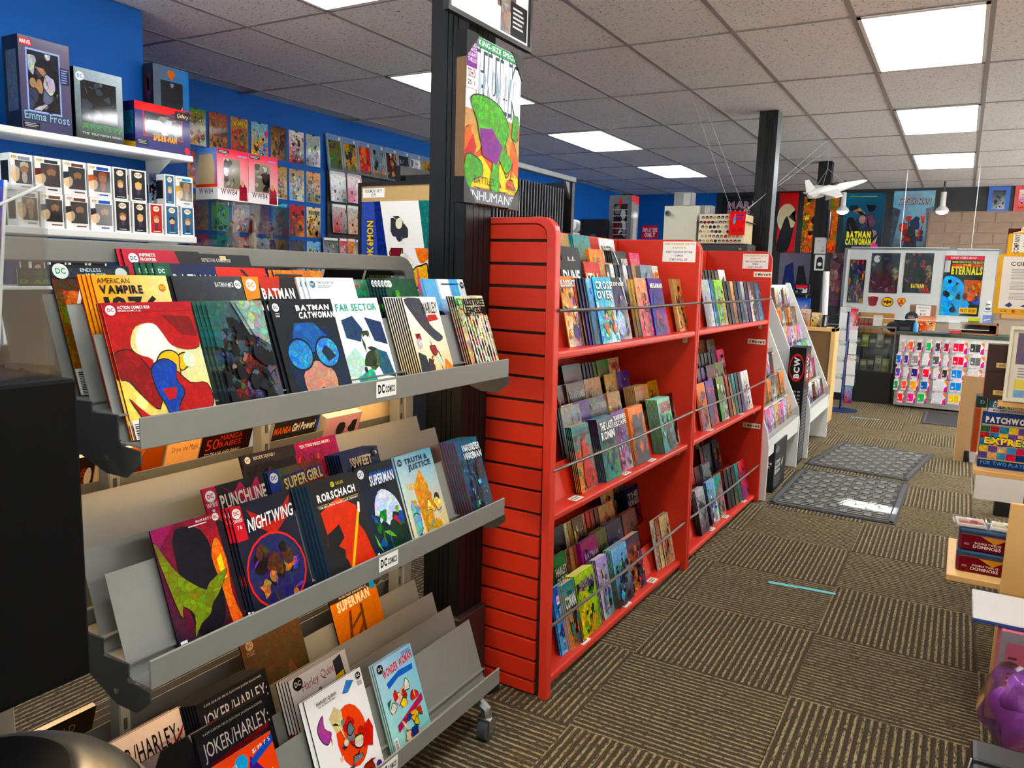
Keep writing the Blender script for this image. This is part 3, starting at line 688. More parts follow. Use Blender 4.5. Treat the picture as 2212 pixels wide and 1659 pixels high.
K['cat'] = [('r', 0, 0, 1, 1, '#14181d'), ('p', [(.2, .7), (.5, .74), (.9, .7), (.97, .3), (.85, .08), (.3, .02), (.12, .2), (.08, .5)], '#16324f', .35), ('p', [(.3, .78), (.6, .78), (.8, .62), (.5, .5), (.2, .6)], '#2d6aa6', .35), ('p', [(.25, .3), (.5, .42), (.75, .3), (.72, .1), (.5, .0), (.3, .05)], '#c69a86', .25),
    ('e', .28, .49, .2, .155, '#0c1420'), ('e', .28, .49, .18, .135, '#5d9fd6', .45), ('e', .72, .49, .2, .155, '#0c1420'), ('e', .72, .49, .18, .135, '#6aa9dc', .45), ('p', [(.62, .5), (.7, .56), (.8, .5), (.84, .44), (.7, .4)], '#1c3450', .4), ('p', [(.34, .13), (.5, .17), (.66, .13), (.5, .08)], '#4a2a2c', .2),
    ('logo', .08, .93, .05, 'white', '#15181d'), ('t', 'BATMAN', .38, .89, .93, .95, 'white', dict(b=.05, s=.1)), ('t', 'CATWOMAN', .4, .815, .99, .885, 'white', dict(b=.05, s=.1)), ('ln', .05, .84, .13, .88, 3, 'white')]
K['far'] = [('g', 0, 0, 1, 1, '#e8f1ec', '#f5f5f2', '#fafaf8', '#f6f8f6'), ('p', [(.1, .78), (.35, .82), (.5, .68), (.4, .55), (.12, .6)], '#2c4c6c', .3), ('p', [(.6, .8), (.95, .74), (.98, .5), (.7, .55)], '#24406a', .35), ('p', [(.0, .4), (.25, .5), (.4, .35), (.2, .2), (0, .22)], '#bfe0d4', .2), ('p', [(.55, .5), (.9, .42), (.98, .15), (.7, .2)], '#2f6c80', .4), ('p', [(.15, .2), (.5, .28), (.6, .05), (.2, .02)], '#4fae98', .4),
    ('x', 14, ['#1c2a2c', '#3d4f2e', '#6d7a3a', '#8a6a58', '#2a3a34'], (.3, .12, .72, .66), .12, .4), ('t', 'FAR SECTOR', .05, .86, .92, .95, '#2f9f86', dict(b=.012))]
K['harley'] = [('g', 0, 0, 1, 1, '#f3d08a', '#f0b060', '#fbfaf8', '#f4f2f0'), ('p', [(.05, .98), (.5, .98), (.6, .7), (.9, .55), (.7, .5), (.45, .62), (.2, .8)], '#4b4c52', .3), ('x', 16, ['#33343c', '#a8342c', '#5a4636', '#8a3a2a', '#e8e4e0'], (.1, .05, .7, .6), .13, .5), ('p', [(.0, .02), (.3, .02), (.25, .35), (.05, .4)], '#2f3640', .4), ('p', [(.65, .05), (.98, .05), (.98, .2), (.8, .3)], '#e88a3a', .4), ('t', 'HARLEY', .5, .8, .95, .96, '#26262a', dict(b=.01)), ('p', [(.55, .72), (.9, .74), (.85, .8), (.6, .8)], '#b8322a', .1)]
K['jl'] = cover('#e8e3c8 #c8b060 #6d7a4a #2c2c28 #b8452c #e8e4d0', 'JUSTICE\nLEAGUE', '#17181c', seed=7, tb=(.22, .76, .93, .97), n=30, extra=[('p', [(x/10+.02, .74), (x/10+.05, .74), (x/10+.09, .06), (x/10+.06, .06)], '#efece0') for x in range(1, 9)]+[('logo', .1, .92, .08, '#5a9a58', '#e8e3c8')])
K['vamp'] = [('g', 0, 0, 1, 1, '#c98a2a', '#e8a63a', '#f7e2a0', '#e8a234', .1), ('x', 12, ['#e8a63a', '#f2c060', '#f8ecc0', '#7a4a20'], (.3, .05, 1, .7), .2, .2), ('t', 'AMERICAN', .05, .93, .47, .98, 'ink', dict(b=.0)), ('t', 'VAMPIRE', .06, .85, .62, .925, 'ink', dict(b=.05)), ('t', '1976', .08, .68, .8, .84, 'ink', dict(b=.05)), ('logo', .9, .9, .05, '#c07a20', '#f0c070')]
K['bw2'] = [('g', 0, 0, 1, 1, '#22252a', '#1a1c20', '#4a4f55', '#2c3036', .2), ('x', 14, ['#101216', '#30353b', '#5b6168'], (.05, .1, .95, .7), .2, .4), ('t', 'BATMAN', .58, .9, .76, .95, '#c8ccd0', dict(b=.03)), ('t', '#2', .77, .9, .85, .95, 'white', dict(b=.03)), ('logo', .92, .925, .055, 'white', '#22252a')]
K['beyond'] = [('r', 0, 0, 1, 1, '#1b1a1e'), ('p', [(0, 1), (.3, 1), (.25, .8), (0, .78)], '#e08a2c', .1), ('p', [(.3, 1), (.7, 1), (.62, .8), (.3, .84)], '#c23a2a', .2), ('x', 14, ['#b8342c', '#2a2a30', '#5a3a30', '#d0d0cc'], (.1, .1, .9, .75), .15, .5), ('logo', .13, .92, .09, 'white', '#e08a2c'), ('t', 'BATMAN', .3, .78, .92, .9, 'white', dict(b=.04))]
K['flash'] = [('r', 0, 0, 1, 1, '#f6f6f4'), ('p', [(.1, .1), (.9, .2), (.8, .6), (.3, .7)], '#d8e4e0', .2), ('logo', .1, .93, .055, '#2f6f78', '#f6f6f4'), ('t', 'THE FLASH 767', .19, .93, .55, .965, '#4a6a70', dict(b=.01)), ('ln', .19, .89, .5, .92, 2, '#8aa')]
K['swamp'] = cover('#1d5a3c #2a7a4a #0f3022 #7ab850 #d8d060', seed=4, n=36, extra=[('logo', .1, .93, .07, 'white', '#1d5a3c')])
K['endless'] = [('g', 0, 0, 1, 1, '#6fa8d8', '#3f6a98', '#e8f0f4', '#a8d0f0', .2), ('r', .0, .5, .3, 1, '#7fb8e4', .15), ('r', .62, .3, .84, 1, '#6fb0e2', .15), ('r', .34, .75, .6, 1, '#f2f5f6'), ('x', 18, ['#20304c', '#8a2c2a', '#34507a', '#14202f'], (.1, .15, .8, .6), .15, .5), ('logo', .93, .92, .05, '#223', '#e8f0f4'), ('ln', .4, .92, .86, .95, 1, '#345')]
K['winter'] = [('g', 0, 0, 1, 1, '#c88a2a', '#b8641f', '#2a1a18', '#3a1c14', .4), ('x', 26, ['#c8521f', '#e87a2a', '#5a2414', '#7a8a3a', '#f2a84a', '#2a1a14'], (.02, .03, .98, .8), .17, .5), ('r', 0, .9, 1, 1, '#17191e', .1), ('r', .18, .9, .85, .975, '#38434c', .4), ('logo', .12, .95, .095, '#d9dedb', '#3f8a5c'), ('e', .88, .935, .08, .05, '#c8d2d0'), ('t', 'ENDLESS', .36, .945, .62, .98, '#d8ecf4', dict(b=.0)), ('t', 'WINTER', .42, .905, .68, .94, '#d8ecf4', dict(b=.0)), ('t', 'ALL', .22, .69, .62, .86, 'white', dict(b=.06, s=.15)), ('bar', .0, .0, .14, .2), ('t', 'CARM\nMARI\nMENDO\nSANTU\nPLASC\nPRIAN', .16, .04, .4, .16, 'white', dict(b=.02, fill=False))]
K['batadv'] = [('g', 0, 0, 1, 1, '#4a2c6a', '#302a60', '#23305e', '#1c2a30', .2), ('x', 16, ['#7a4aa0', '#e8e0e8', '#20242c', '#3a6a48'], (.0, .1, .9, .7), .15, .4), ('r', 0, .86, .25, 1, '#1f4a38'), ('logo', .1, .93, .075, '#2a6a48', 'white'), ('t', 'BATMAN', .26, .74, .97, .93, 'white', dict(b=-.005))]
K['catred'] = [('r', 0, 0, 1, 1, '#d8372c', .05), ('x', 10, ['#15161a', '#a8241f', '#e86a4a'], (.3, .1, 1, .75), .2, .3), ('p', [(.5, .98), (.56, .98), (.95, .7), (.9, .68)], '#17181c'), ('p', [(.6, .72), (.98, .93), (.98, .88), (.64, .7)], '#17181c'), ('t', 'CATWOMAN', .12, .74, .95, .9, 'white', dict(b=-.005))]
K['gl'] = cover('#e88a2c #3f9a58 #7ac04a #f0d060 #2a5a7a', seed=9, n=34, extra=[('ln', .08, .92, .6, .96, 1, '#234')])
K['green'] = [('g', 0, 0, 1, 1, '#2f8a58', '#58a868', '#2a7a50', '#dfe8e0', .3), ('x', 20, ['#1a4a34', '#58c07a', '#d8e8c0', '#3a6a9a'], (.1, .1, .95, .75), .15, .5), ('logo', .1, .92, .08, 'white', '#2a8a58'), ('t', 'GREEN', .32, .77, .88, .87, '#1f9a6a', dict(b=.05)), ('ln', .3, .9, .85, .94, 1, '#c83a2c')]
K['frontier'] = [('r', 0, 0, 1, 1, '#b8203a', .08), ('p', [(.66, 1), (1, 1), (1, .7), (.75, .75)], '#2a2024', .2), ('logo', .12, .92, .06, 'white', '#2a3a80'), ('t', 'INFINITE', .2, .935, .4, .97, 'white', dict(b=.03)), ('t', 'FRONTIER', .2, .895, .4, .93, 'white', dict(b=.03)), ('t', 'BATMAN:', .2, .74, .92, .88, 'white', dict(b=.03))]
K['detect'] = [('g', 0, 0, 1, 1, '#55504a', '#38342f', '#24262a', '#2a2c30', .2), ('e', .5, .72, .25, .12, '#6a6258', .2), ('t', 'DETECTIVE COMICS 1038', .05, .92, .6, .96, '#c8c4bc', dict(b=.02)), ('r', .4, .94, .52, .985, '#d8c89a')]
K['manbat'] = [('g', 0, 0, 1, 1, '#2a2a3c', '#33242e', '#b8283a', '#7a1a4a', .3), ('p', [(.0, .8), (.3, 1), (.0, 1)], '#a8286a', .2), ('p', [(.25, .86), (.5, .94), (.72, .8), (.75, .3), (.62, .1), (.3, .12)], '#1f1c2c', .4), ('p', [(.72, .66), (.85, .8), (.92, .6), (.88, .3), (.95, .05), (.8, .05), (.76, .4)], '#e8742a', .35), ('p', [(.78, .62), (.86, .66), (.86, .45), (.8, .44)], '#f7d040', .2), ('p', [(.9, .95), (1, .9), (1, .1), (.94, .2)], '#23202c', .3),
    ('p', [(.0, .9), (.16, .68), (.3, .55), (.52, .42), (.6, .46), (.88, .52), (.7, .36), (.58, .3), (.5, .22), (.36, .18), (.24, .1), (.3, .26), (.18, .36), (.12, .3)], '#7d8a2c', .35), ('t', 'MAN-BAT 1', .62, .955, .84, .98, 'white', dict(b=.02)), ('ln', .5, .93, .84, .95, 1, 'white'), ('logo', .91, .96, .05, 'white', '#7a1a2a'), ('bar', .03, 0, .12, .11)]
K['night'] = [('r', 0, 0, 1, 1, '#1d2030', .1), ('p', [(.25, .95), (.6, .78), (.98, .97), (.9, .8), (.6, .66), (.34, .78)], '#b8302a', .15), ('e', .5, .36, .48, .34, '#d8302a'), ('e', .5, .36, .455, .32, '#3a3a68', .35), ('x', 22, ['#2a1f1c', '#6a4a38', '#c08a64', '#2f5fa8', '#8a6ab0', '#15161c'], (.12, .08, .88, .62), .15, .5),
    ('r', 0, .7, .17, 1, '#c02c34'), ('logo', .085, .94, .065, 'white', '#c02c34'), ('t', 'UNIVERSE', .02, .86, .15, .9, 'white', dict(b=.01)), ('t', '76', .05, .8, .12, .84, 'white', dict(b=.01)), ('t', 'NIGHTWING', .2, .74, .96, .88, 'white', dict(b=.02, s=.12, r=.05)), ('bar', .0, .0, .1, .1)]
K['ror'] = [('r', 0, 0, 1, 1, '#1e1f22'), ('p', [(.12, .72), (.5, .82), (.82, .68), (.78, .5), (.86, .4), (.92, .22), (.98, .05), (.45, .02), (.4, .2), (.3, .3), (.1, .4), (.14, .5)], '#cf3a26', .12), ('p', [(.14, .5), (.4, .56), (.44, .42), (.3, .36), (.4, .3), (.36, .22), (.26, .28), (.1, .38)], '#1c1d20'), ('p', [(.36, .02), (.42, .02), (.86, .62), (.82, .64)], '#e8b83a'), ('p', [(.82, .62), (.86, .6), (.9, .7), (.86, .71)], '#f2f0e8'), ('r', .08, .78, .92, .785, '#c8a83a'), ('t', 'RORSCHACH', .12, .81, .88, .9, 'white', dict(b=.04)), ('t', 'TOM KING JORGE FORNES DAVE STEWART', .1, .75, .9, .775, 'white', dict(b=.01)), ('logo', .46, .95, .04, '#d8c83a', '#1e1f22'), ('t', 'BLACK LABEL', .53, .93, .68, .97, '#d8c83a', dict(b=.01))]
K['super'] = [('g', 0, 0, 1, 1, '#1f3a5a', '#1a3a2c', '#15181c', '#1c2a34', .35), ('p', [(.3, .6), (.55, .72), (.85, .6), (.95, .4), (.7, .45), (.6, .3), (.4, .4), (.2, .3)], '#d8e4f4', .3), ('x', 16, ['#2f8a3a', '#7ac83a', '#1a4a30', '#c8303a', '#2a60b0'], (.1, .05, .95, .5), .16, .45), ('logo', .13, .93, .08, 'white', '#2a6ab0'), ('t', 'SUPERMAN', .33, .79, .98, .93, '#2a5aa8', dict(b=.06, s=.05)), ('t', 'SUPERMAN', .3, .77, .95, .9, '#f2f2ee', dict(b=.03, s=.05)), ('bar', .0, 0, .1, .1)]
K['truth'] = [('g', 0, 0, 1, 1, '#f0dcae', '#e8c88a', '#6fb0d0', '#a8cfe0', .1), ('p', [(.3, .62), (.55, .8), (.68, .6), (.62, .1), (.35, .1)], '#d89a44', .4), ('x', 18, ['#c98a34', '#f0d890', '#e0a83a', '#5a3a2a', '#8ab8c8'], (.1, .03, .9, .55), .15, .4), ('t', 'TRUTH &', .22, .89, .85, .96, '#1f2d44', dict(b=.04)), ('t', 'JUSTICE', .28, .81, .9, .885, '#1f2d44', dict(b=.04)), ('t', 'VIXEN', .12, .6, .42, .68, '#e8b83a', dict(b=.03)), ('logo', .1, .93, .06, '#1f2d44', '#cfe0e8'), ('bar', .0, 0, .1, .1)]
K['wonder'] = cover('#2a6a8a #1d3a5a #203038 #6a2a4a #8ac0d0', 'WONDER\nWOMAN', '#dfeef2', seed=11, tb=(.25, .74, .95, .94), n=34, s=.1)
K['punch'] = [('r', 0, 0, 1, 1, '#17171b'), ('p', [(.3, .98), (.45, .9), (.6, .98), (.7, .88), (.9, .99), (.8, .7)], '#b82a5a', .2), ('x', 12, ['#b02a5a', '#2a2a30', '#d8d0d0'], (.2, .1, .95, .65), .16, .4), ('r', 0, .62, .2, 1, '#b82c4a'), ('logo', .1, .92, .075, 'white', '#b82c4a'), ('t', 'UNIVERSE', .02, .82, .18, .87, 'white', dict(b=.01)), ('t', '1', .08, .75, .12, .81, 'white'), ('t', 'PUNCHLINE', .23, .76, .98, .92, '#f2dcd0', dict(b=.03))]
K['girl'] = [('g', 0, 0, 1, 1, '#7a2a2c', '#a8303a', '#8a2a34', '#2a6a3c', .25), ('x', 16, ['#2a6a3c', '#a8303a', '#c88a3a', '#20306a'], (.1, .1, .95, .7), .16, .5), ('r', 0, .72, .18, 1, '#2c3c88'), ('logo', .09, .93, .07, 'white', '#2c3c88'), ('t', 'SUPERGIRL', .25, .8, .97, .93, '#23307a', dict(b=.07, r=.06)), ('t', 'SUPERGIRL', .24, .78, .95, .91, '#e8cc7a', dict(b=.03, r=.06))]
K['sweet'] = cover('#2f3a5c #4a587c #1c2030 #c8a880', 'SWEET\nTOOTH', '#e8d0b0', seed=13, tb=(.25, .7, .75, .94), n=26, extra=[('e', .9, .93, .07, .045, '#1c2030'), ('t', '5', .87, .91, .92, .955, 'white')])
K['squad'] = cover('#3a2c24 #5a4434 #20181a #8a6a50 #6a2a24', seed=15, n=26, extra=[('r', 0, .88, 1, 1, '#241c1a'), ('t', 'SUICIDE SQUAD 1', .2, .93, .6, .97, '#d8c8b0', dict(b=.01)), ('logo', .1, .945, .05, '#e8dcc8', '#3a2c24')])
K['titan'] = cover('#a83a6a #d04a4a #5a3a9a #e87a8a #f0a8c0', seed=17, n=30, extra=[('t', 'TEEN TITANS ENDLESS WINTER 1', .1, .93, .8, .97, 'white', dict(b=.01))])
K['classic'] = [('r', 0, 0, 1, 1, '#e2492a'), ('p', [(.15, .3), (.25, .7), (.4, .86), (.55, .78), (.62, .9), (.75, .75), (.9, .6), (.85, .2), (.5, .3), (.4, .1)], '#4a2a86', .15), ('e', .47, .88, .1, .075, '#4aa8d8', .1), ('p', [(.2, .2), (.5, .42), (.8, .2), (.7, .0), (.3, .0)], '#a8c4b8', .2), ('p', [(.6, .86), (1, .98), (1, .9), (.62, .8)], '#2a4ea8'), ('logo', .09, .86, .07, 'white', '#2a4ea8'), ('t', 'CLASSICS', .18, .85, .4, .89, 'white', dict(b=.02, r=.12)), ('t', 'BATMAN', .22, .52, .9, .68, '#f2ecc8', dict(b=-.005, r=.06)), ('t', '$1.99 7 5', .66, .9, .96, .945, 'white', dict(b=.01, r=.1))]
K['hq'] = [('r', 0, 0, 1, 1, '#f6f4f1'), ('e', .6, .45, .26, .3, '#e0492a', .05), ('p', [(.1, .7), (.22, .78), (.2, .66), (.28, .6), (.2, .52), (.12, .58)], '#b05aa0', .2), ('p', [(.6, .86), (.72, .96), (.84, .92), (.7, .84)], '#5a8ac8', .2), ('p', [(.3, .72), (.42, .8), (.52, .72), (.5, .56), (.36, .56)], '#e0cf9a', .2), ('x', 18, ['#1a1a1e', '#c8302c', '#e8dcc8', '#33405a', '#8a8a90'], (.2, .2, .8, .66), .11, .3), ('p', [(.72, .3), (.8, .46), (.92, .5), (.96, .4), (.88, .24)], '#c8302c', .1), ('x', 14, ['#6a4aa0', '#2a2a34', '#b8483a', '#56606a'], (.1, .02, .95, .2), .1, .3),
    ('t', 'HARLEY QUINN', .16, .89, .5, .93, '#1a1a1e', dict(b=.015)), ('t', 'and the BIRDS OF PREY', .18, .865, .48, .885, '#1a1a1e', dict(b=.015)), ('logo', .92, .94, .045, '#1a1a1e', 'white'), ('t', 'BOOK\nFOUR', .88, .84, .96, .89, '#1a1a1e', dict(b=.01))]
K['ww'] = [('g', 0, 0, 1, 1, '#a8dcd0', '#8fd0c8', '#8fc0e0', '#b8d8ec', .05), ('t', 'WONDER WOMAN', .16, .79, .96, .9, '#c8302c', dict(b=.04, r=.08)), ('p', [(.2, .74), (.55, .8), (.92, .78), (.9, .72), (.5, .73), (.22, .67)], '#2f62b8'), ('x', 16, ['#e8c8a8', '#c8403a', '#f0e8d8', '#3a6a48', '#e8d070', '#6a4030'], (.1, .4, .92, .68), .11, .3), ('p', [(.2, .26), (.95, .42), (.95, .34), (.2, .18)], '#b0486a', .2), ('x', 12, ['#e8c840', '#c8403a', '#2a4a90', '#e8c8a8'], (.3, .02, .85, .3), .13, .3), ('logo', .12, .93, .075, 'ink', 'white'), ('t', 'FANTASTIC\n1ST ISSUE', .7, .92, .93, .97, 'ink', dict(b=.01)), ('bar', .02, .02, .12, .16)]
K['zr'] = [('r', 0, 0, 1, 1, '#17181c'), ('p', [(.9, .98), (1, .98), (1, 0), (.93, 0)], '#2a3a80'), ('x', 12, ['#2c2a30', '#4a3a34', '#20242c'], (.05, .05, .9, .6), .2, .4), ('t', 'Z-R', .2, .7, .8, .9, '#e8e4e0', dict(b=.01)), ('t', 'TWO', .8, .9, .93, .96, '#e8e4e0', dict(b=.0))]
K['joker'] = [('g', 0, 0, 1, 1, '#4a4a5c', '#2c2c34', '#15161a', '#17181c', .2), ('x', 12, ['#6a6a7a', '#24242c', '#9a9aa8'], (.1, .05, .9, .55), .2, .4), ('p', [(.1, .7), (.95, .76), (.9, .71), (.1, .66)], '#7a1f24', .2), ('t', 'JOKER/HARLEY:', .06, .74, .96, .9, '#e4dcd8', dict(b=.0)), ('t', 'criminal sanity', .2, .66, .8, .71, '#b83038', dict(b=-.005)), ('t', 'KAMI GARCIA MICO SUAYAN JASON BADOWER', .1, .94, .92, .965, '#c8c0b8', dict(b=0.))]
K['harleyw'] = [('r', 0, 0, 1, 1, '#e8d4c4', .03), ('x', 10, ['#c8a8d0', '#c8d070', '#d8c0b0'], (.3, .4, .95, .8), .15, .2), ('t', 'JOKER/HARLEY:', .0, .72, .92, .92, '#1a1416', dict(b=.01)), ('t', 'sanity', .5, .64, .85, .71, '#b83038', dict(b=-.005)), ('p', [(.7, .7), (.95, .8), (.98, .86), (.8, .7)], '#a83040')]
K['hqbirds'] = [('r', 0, 0, 1, 1, '#d8d2d0', .02), ('p', [(.75, .95), (.9, .98), (.92, .7), (.75, .68)], '#2a2a34', .2), ('p', [(.74, .8), (.9, .82), (.88, .72), (.76, .7)], '#d8b83a', .1), ('logo', .13, .93, .08, 'ink', '#d8d2d0'), ('t', 'Harley Quinn', .18, .8, .76, .93, '#8a2f3c', dict(b=-.005, r=.06)), ('t', 'THE', .16, .68, .28, .74, 'ink', dict(b=.0)), ('t', '&', .42, .72, .5, .8, '#8a2f3c'), ('t', 'BIRDS', .16, .52, .66, .66, '#24407a', dict(b=.05)), ('r', 0, 0, 1, .5, '#8a2a30', .4)]
K['photo'] = [('g', 0, 0, 1, 1, '#26242a', '#3a363a', '#b8a8a8', '#6a5f60', .1), ('p', [(.3, 1), (.62, 1), (.68, .6), (.8, .4), (.3, .3), (.1, .6)], '#17151a', .2), ('r', .88, 0, 1, 1, '#a8331f', .1)]
K['yearone'] = [('g', 0, 0, 1, 1, '#9a5426', '#a86034', '#c87a3a', '#d08040', .12), ('r', 0, .93, 1, 1, '#2a2220'), ('p', [(.1, .1), (.18, .1), (.38, .78), (.33, .78)], '#6a3a20', .2), ('p', [(.5, .15), (.57, .15), (.62, .8), (.57, .8)], '#6a3a20', .2), ('p', [(.3, .6), (.62, .75), (.62, .71), (.3, .56)], '#74401f', .2), ('p', [(.22, .35), (.58, .62), (.58, .57), (.22, .3)], '#74401f', .2), ('p', [(.15, .2), (.55, .25), (.55, .2), (.15, .15)], '#6a3a20', .2), ('t', 'FRANK MILLER JOHN ROMITA JR.', .2, .945, .8, .975, '#e8d8c0', dict(b=.0)), ('t', 'SUPERMAN', .12, .8, .82, .93, '#f0d8b8', dict(b=.05, r=.04)), ('r', .86, .9, .97, .985, '#3a8ac8')]
K['dark'] = [('g', 0, 0, 1, 1, '#4a3826', '#3a2c20', '#5a4630', '#4e3c2a', .25), ('p', [(.5, .1), (.62, .5), (.7, .66), (.78, .5), (.9, .2)], '#6a5440', .3), ('logo', .14, .94, .06, '#8a7a60', '#3a2c20'), ('t', 'BLACK\nLABEL', .08, .84, .2, .89, '#8a7a60', dict(b=0.))]
def on_tier(si, t, pl, pr, key, desc, copies=1, w=None, h=.258, th=.004, dst=.010, tail='', spine='ink', back='charcoal', leaned=LEAN, extra_behind=0):
    """stand a comic (and copies behind it) on tier t of shelf si; pl, pr are where its top corners show"""
    z0 = SHZ[si]+TZ[si][t]+.0015; xb = RX+.34-.078*t+.012
    xt = xb-h*math.sin(leaned); zt = z0+h*math.cos(leaned)
    y0 = ysol(pl, xt, zt); y1 = ysol(pr, xt, zt)
    ww = w or max(.12, min(.22, y1-y0)); yc = y0+ww/2
    pos = ('front', 'second', 'third', 'fourth')[t]+' tier, '+('top', 'middle', 'bottom')[si]+' rack shelf'
    for c in range(copies-1, -1, -1):
        lb = desc+', '+pos if c == 0 else ORD[c-1]+' spare copy behind the '+desc
        xx = xb-c*(th+.0006)+(copies-1)*(th+.0006)*.8
        o = comic(lb, (xx, yc-c*dst, z0), R90, leaned, K[key], ww, h, th, key='k_'+key+str(round(ww, 3))+str(h), spine=spine, back=back, group='copies behind the '+desc if c else None)
on_tier(0, 3, 258, 425, 'frontier', 'crimson comic with a dark corner', 2, h=.262)
on_tier(0, 3, 425, 536, 'detect', 'dim charcoal comic half hidden under the top bar', 1)
on_tier(0, 2, 102, 274, 'winter', 'orange and black comic with ice-blue banner', 1, spine='black')
on_tier(0, 2, 321, 455, 'batadv', 'dark blue and purple comic with thin white lettering', 4, h=.268, dst=.012, spine='#1f4a38')
on_tier(0, 2, 455, 570, 'catred', 'scarlet comic with black slashes', 1, h=.262)
on_tier(0, 2, 585, 690, 'gl', 'orange and green flame comic', 2, dst=.012, spine='#3a3050')
on_tier(0, 2, 700, 790, 'green', 'pale green comic with a teal word', 1, h=.235)
on_tier(0, 1, 187, 349, 'vamp', 'amber-yellow comic with torn black lettering', 4, dst=.006, spine='#b8342c')
on_tier(0, 1, 365, 515, 'bw2', 'slate-black plain comic', 2, dst=.006)
on_tier(0, 1, 517, 631, 'beyond', 'black comic with an orange corner patch', 2, dst=.008, spine='#6a5420')
on_tier(0, 1, 654, 756, 'flash', 'almost blank white comic', 3, dst=.012, spine='#e8e8e4')
on_tier(0, 1, 814, 884, 'swamp', 'dark green jungle comic', 6, dst=.008, spine='#3a2a5a')
on_tier(0, 1, 909, 1000, 'endless', 'white comic with pale blue bands', 2, dst=.006, spine='#a8c0d8')
on_tier(0, 0, 213, 405, 'action', 'large red and yellow comic', 2, dst=.004, spine='#8e1718')
on_tier(0, 0, 425, 552, 'gather', 'crowded grey-green and purple comic', 4, dst=.007, spine='#6a6038')
on_tier(0, 0, 572, 707, 'cat', 'black comic with two round blue lenses', 3, dst=.010)
on_tier(0, 0, 712, 812, 'far', 'white comic with teal hexagons', 1)
on_tier(0, 0, 846, 919, 'harley', 'white comic with a grey swoop and small flames', 9, th=.0045, dst=.004, spine='#3a3428')
on_tier(0, 0, 971, 1032, 'jl', 'cream comic with vertical bars and black lettering', 4, th=.005, dst=.004, spine='#5a2048')
on_tier(1, 2, 515, 630, 'squad', 'brown smoky comic', 1)
on_tier(1, 2, 630, 722, 'titan', 'pink and violet comic', 1)
on_tier(1, 1, 433, 566, 'punch', 'black and magenta comic with tall cream lettering', 1, spine='#b82c4a')
on_tier(1, 1, 572, 690, 'girl', 'red and green comic with yellow raised lettering', 2, dst=.004)
on_tier(1, 1, 718, 800, 'sweet', 'dusky blue comic with dripping cream lettering', 6, dst=.005, th=.0045)
on_tier(1, 0, 322, 473, 'manbat', 'crimson sky and dark tower comic with a lime wing shape', 1)
on_tier(1, 0, 487, 618, 'night', 'navy comic with a big red ring', 3, dst=.006)
on_tier(1, 0, 650, 757, 'ror', 'black and vermilion comic with a yellow pencil', 5, dst=.007, th=.005, spine='#3a5a78')
on_tier(1, 0, 762, 842, 'super', 'dark green comic with a white burst', 1)
on_tier(1, 0, 847, 925, 'truth', 'sky-blue and gold comic', 2, dst=.006, spine='#4a6a78')
on_tier(1, 0, 965, 1012, 'wonder', 'teal night-battle comic', 7, dst=.006, th=.005, spine='#8a5a48')
BIG = dict(w=.215, h=.276)
on_tier(2, 3, 515, 655, 'dark', 'sepia-dark comic in shadow', 1, **BIG)
on_tier(2, 3, 708, 825, 'yearone', 'burnt-orange album with wooden beams', 1, **BIG)
on_tier(2, 2, 198, 345, 'harleyw', 'blush-pink album with ragged black lettering', 2, dst=.003, **BIG)
on_tier(2, 2, 402, 545, 'joker', 'black album with pale ragged lettering', 9, dst=.005, **BIG)
on_tier(2, 1, 288, 400, 'photo', 'greyscale photo album with a rust edge', 1, **BIG)
on_tier(2, 1, 412, 582, 'joker', 'black album with a lilac-grey lower half', 3, dst=.003, **BIG)
on_tier(2, 1, 612, 735, 'hqbirds', 'grey album with maroon script', 5, dst=.006, **BIG)
on_tier(2, 0, 330, 418, 'zr', 'black comic with a blue edge', 3, dst=.003)
on_tier(2, 0, 447, 582, 'classic', 'bright orange comic with a violet cape shape', 1)
on_tier(2, 0, 652, 775, 'hq', 'white album with an orange disc', 2, dst=.013, **BIG)
on_tier(2, 0, 800, 880, 'ww', 'mint and sky-blue comic with red lettering', 3, dst=.004, spine='#8a8a6a')

# books on the far side of the rack, their backs to the aisle
def back_book(si, t, pl, pr, spec, desc, h=.272, th=.014, py_=0):
    z0 = SHZ[si]+TZ[si][t]+.0015; xb = RX-.34+.078*t-.012
    ln = -LEAN; xt = xb+h*math.sin(LEAN); zt = z0+h*math.cos(LEAN)
    y0 = ysol(pl, xt, zt); y1 = ysol(pr, xt, zt); ww = y1-y0
    comic(desc, (xb, (y0+y1)/2, z0), R90, ln, spec, ww, h, th, spine='#c8b898', back='brown', name='paperback', cat='book')
BL = lambda bg, tc, t, extra=(): [('r', 0, 0, 1, 1, bg, .06)]+list(extra)+[('ln', .1, .15, .85, .6, 9, tc)]+t
back_book(1, 3, 120, 205, BL('#2a1a16', '#b8a890', [('t', 'IN THE\nMANGA', .3, .7, .75, .9, '#c8402c', dict(b=.01, s=.1)), ('e', .85, .8, .1, .09, '#e8d8c0')]), 'black drawing manual with a round cream mark, behind the grey rack')
back_book(1, 3, 207, 248, BL('#efd9b4', '#6a5a48', [('e', .5, .78, .22, .1, '#3a2c24')]), 'narrow cream drawing manual seen through the grey rack')
back_book(1, 3, 250, 356, BL('#9a4418', '#f0d0a0', [], [('x', 14, ['#c8641f', '#7a2c14', '#d8843a'], (0, 0, 1, 1), .25, .2)]), 'rust-orange manual covered in pale text behind the grey rack', th=.012)
back_book(1, 3, 360, 432, BL('#eab27a', '#6a4a30', [('t', 'Draw the Magic', .15, .84, .95, .93, '#5a3c2c', dict(b=-.005)), ('e', .5, .12, .2, .1, '#d89a3a', .3), ('e', .3, .08, .12, .07, '#7a9a3a', .3)]), 'peach drawing manual behind the grey rack', th=.018)
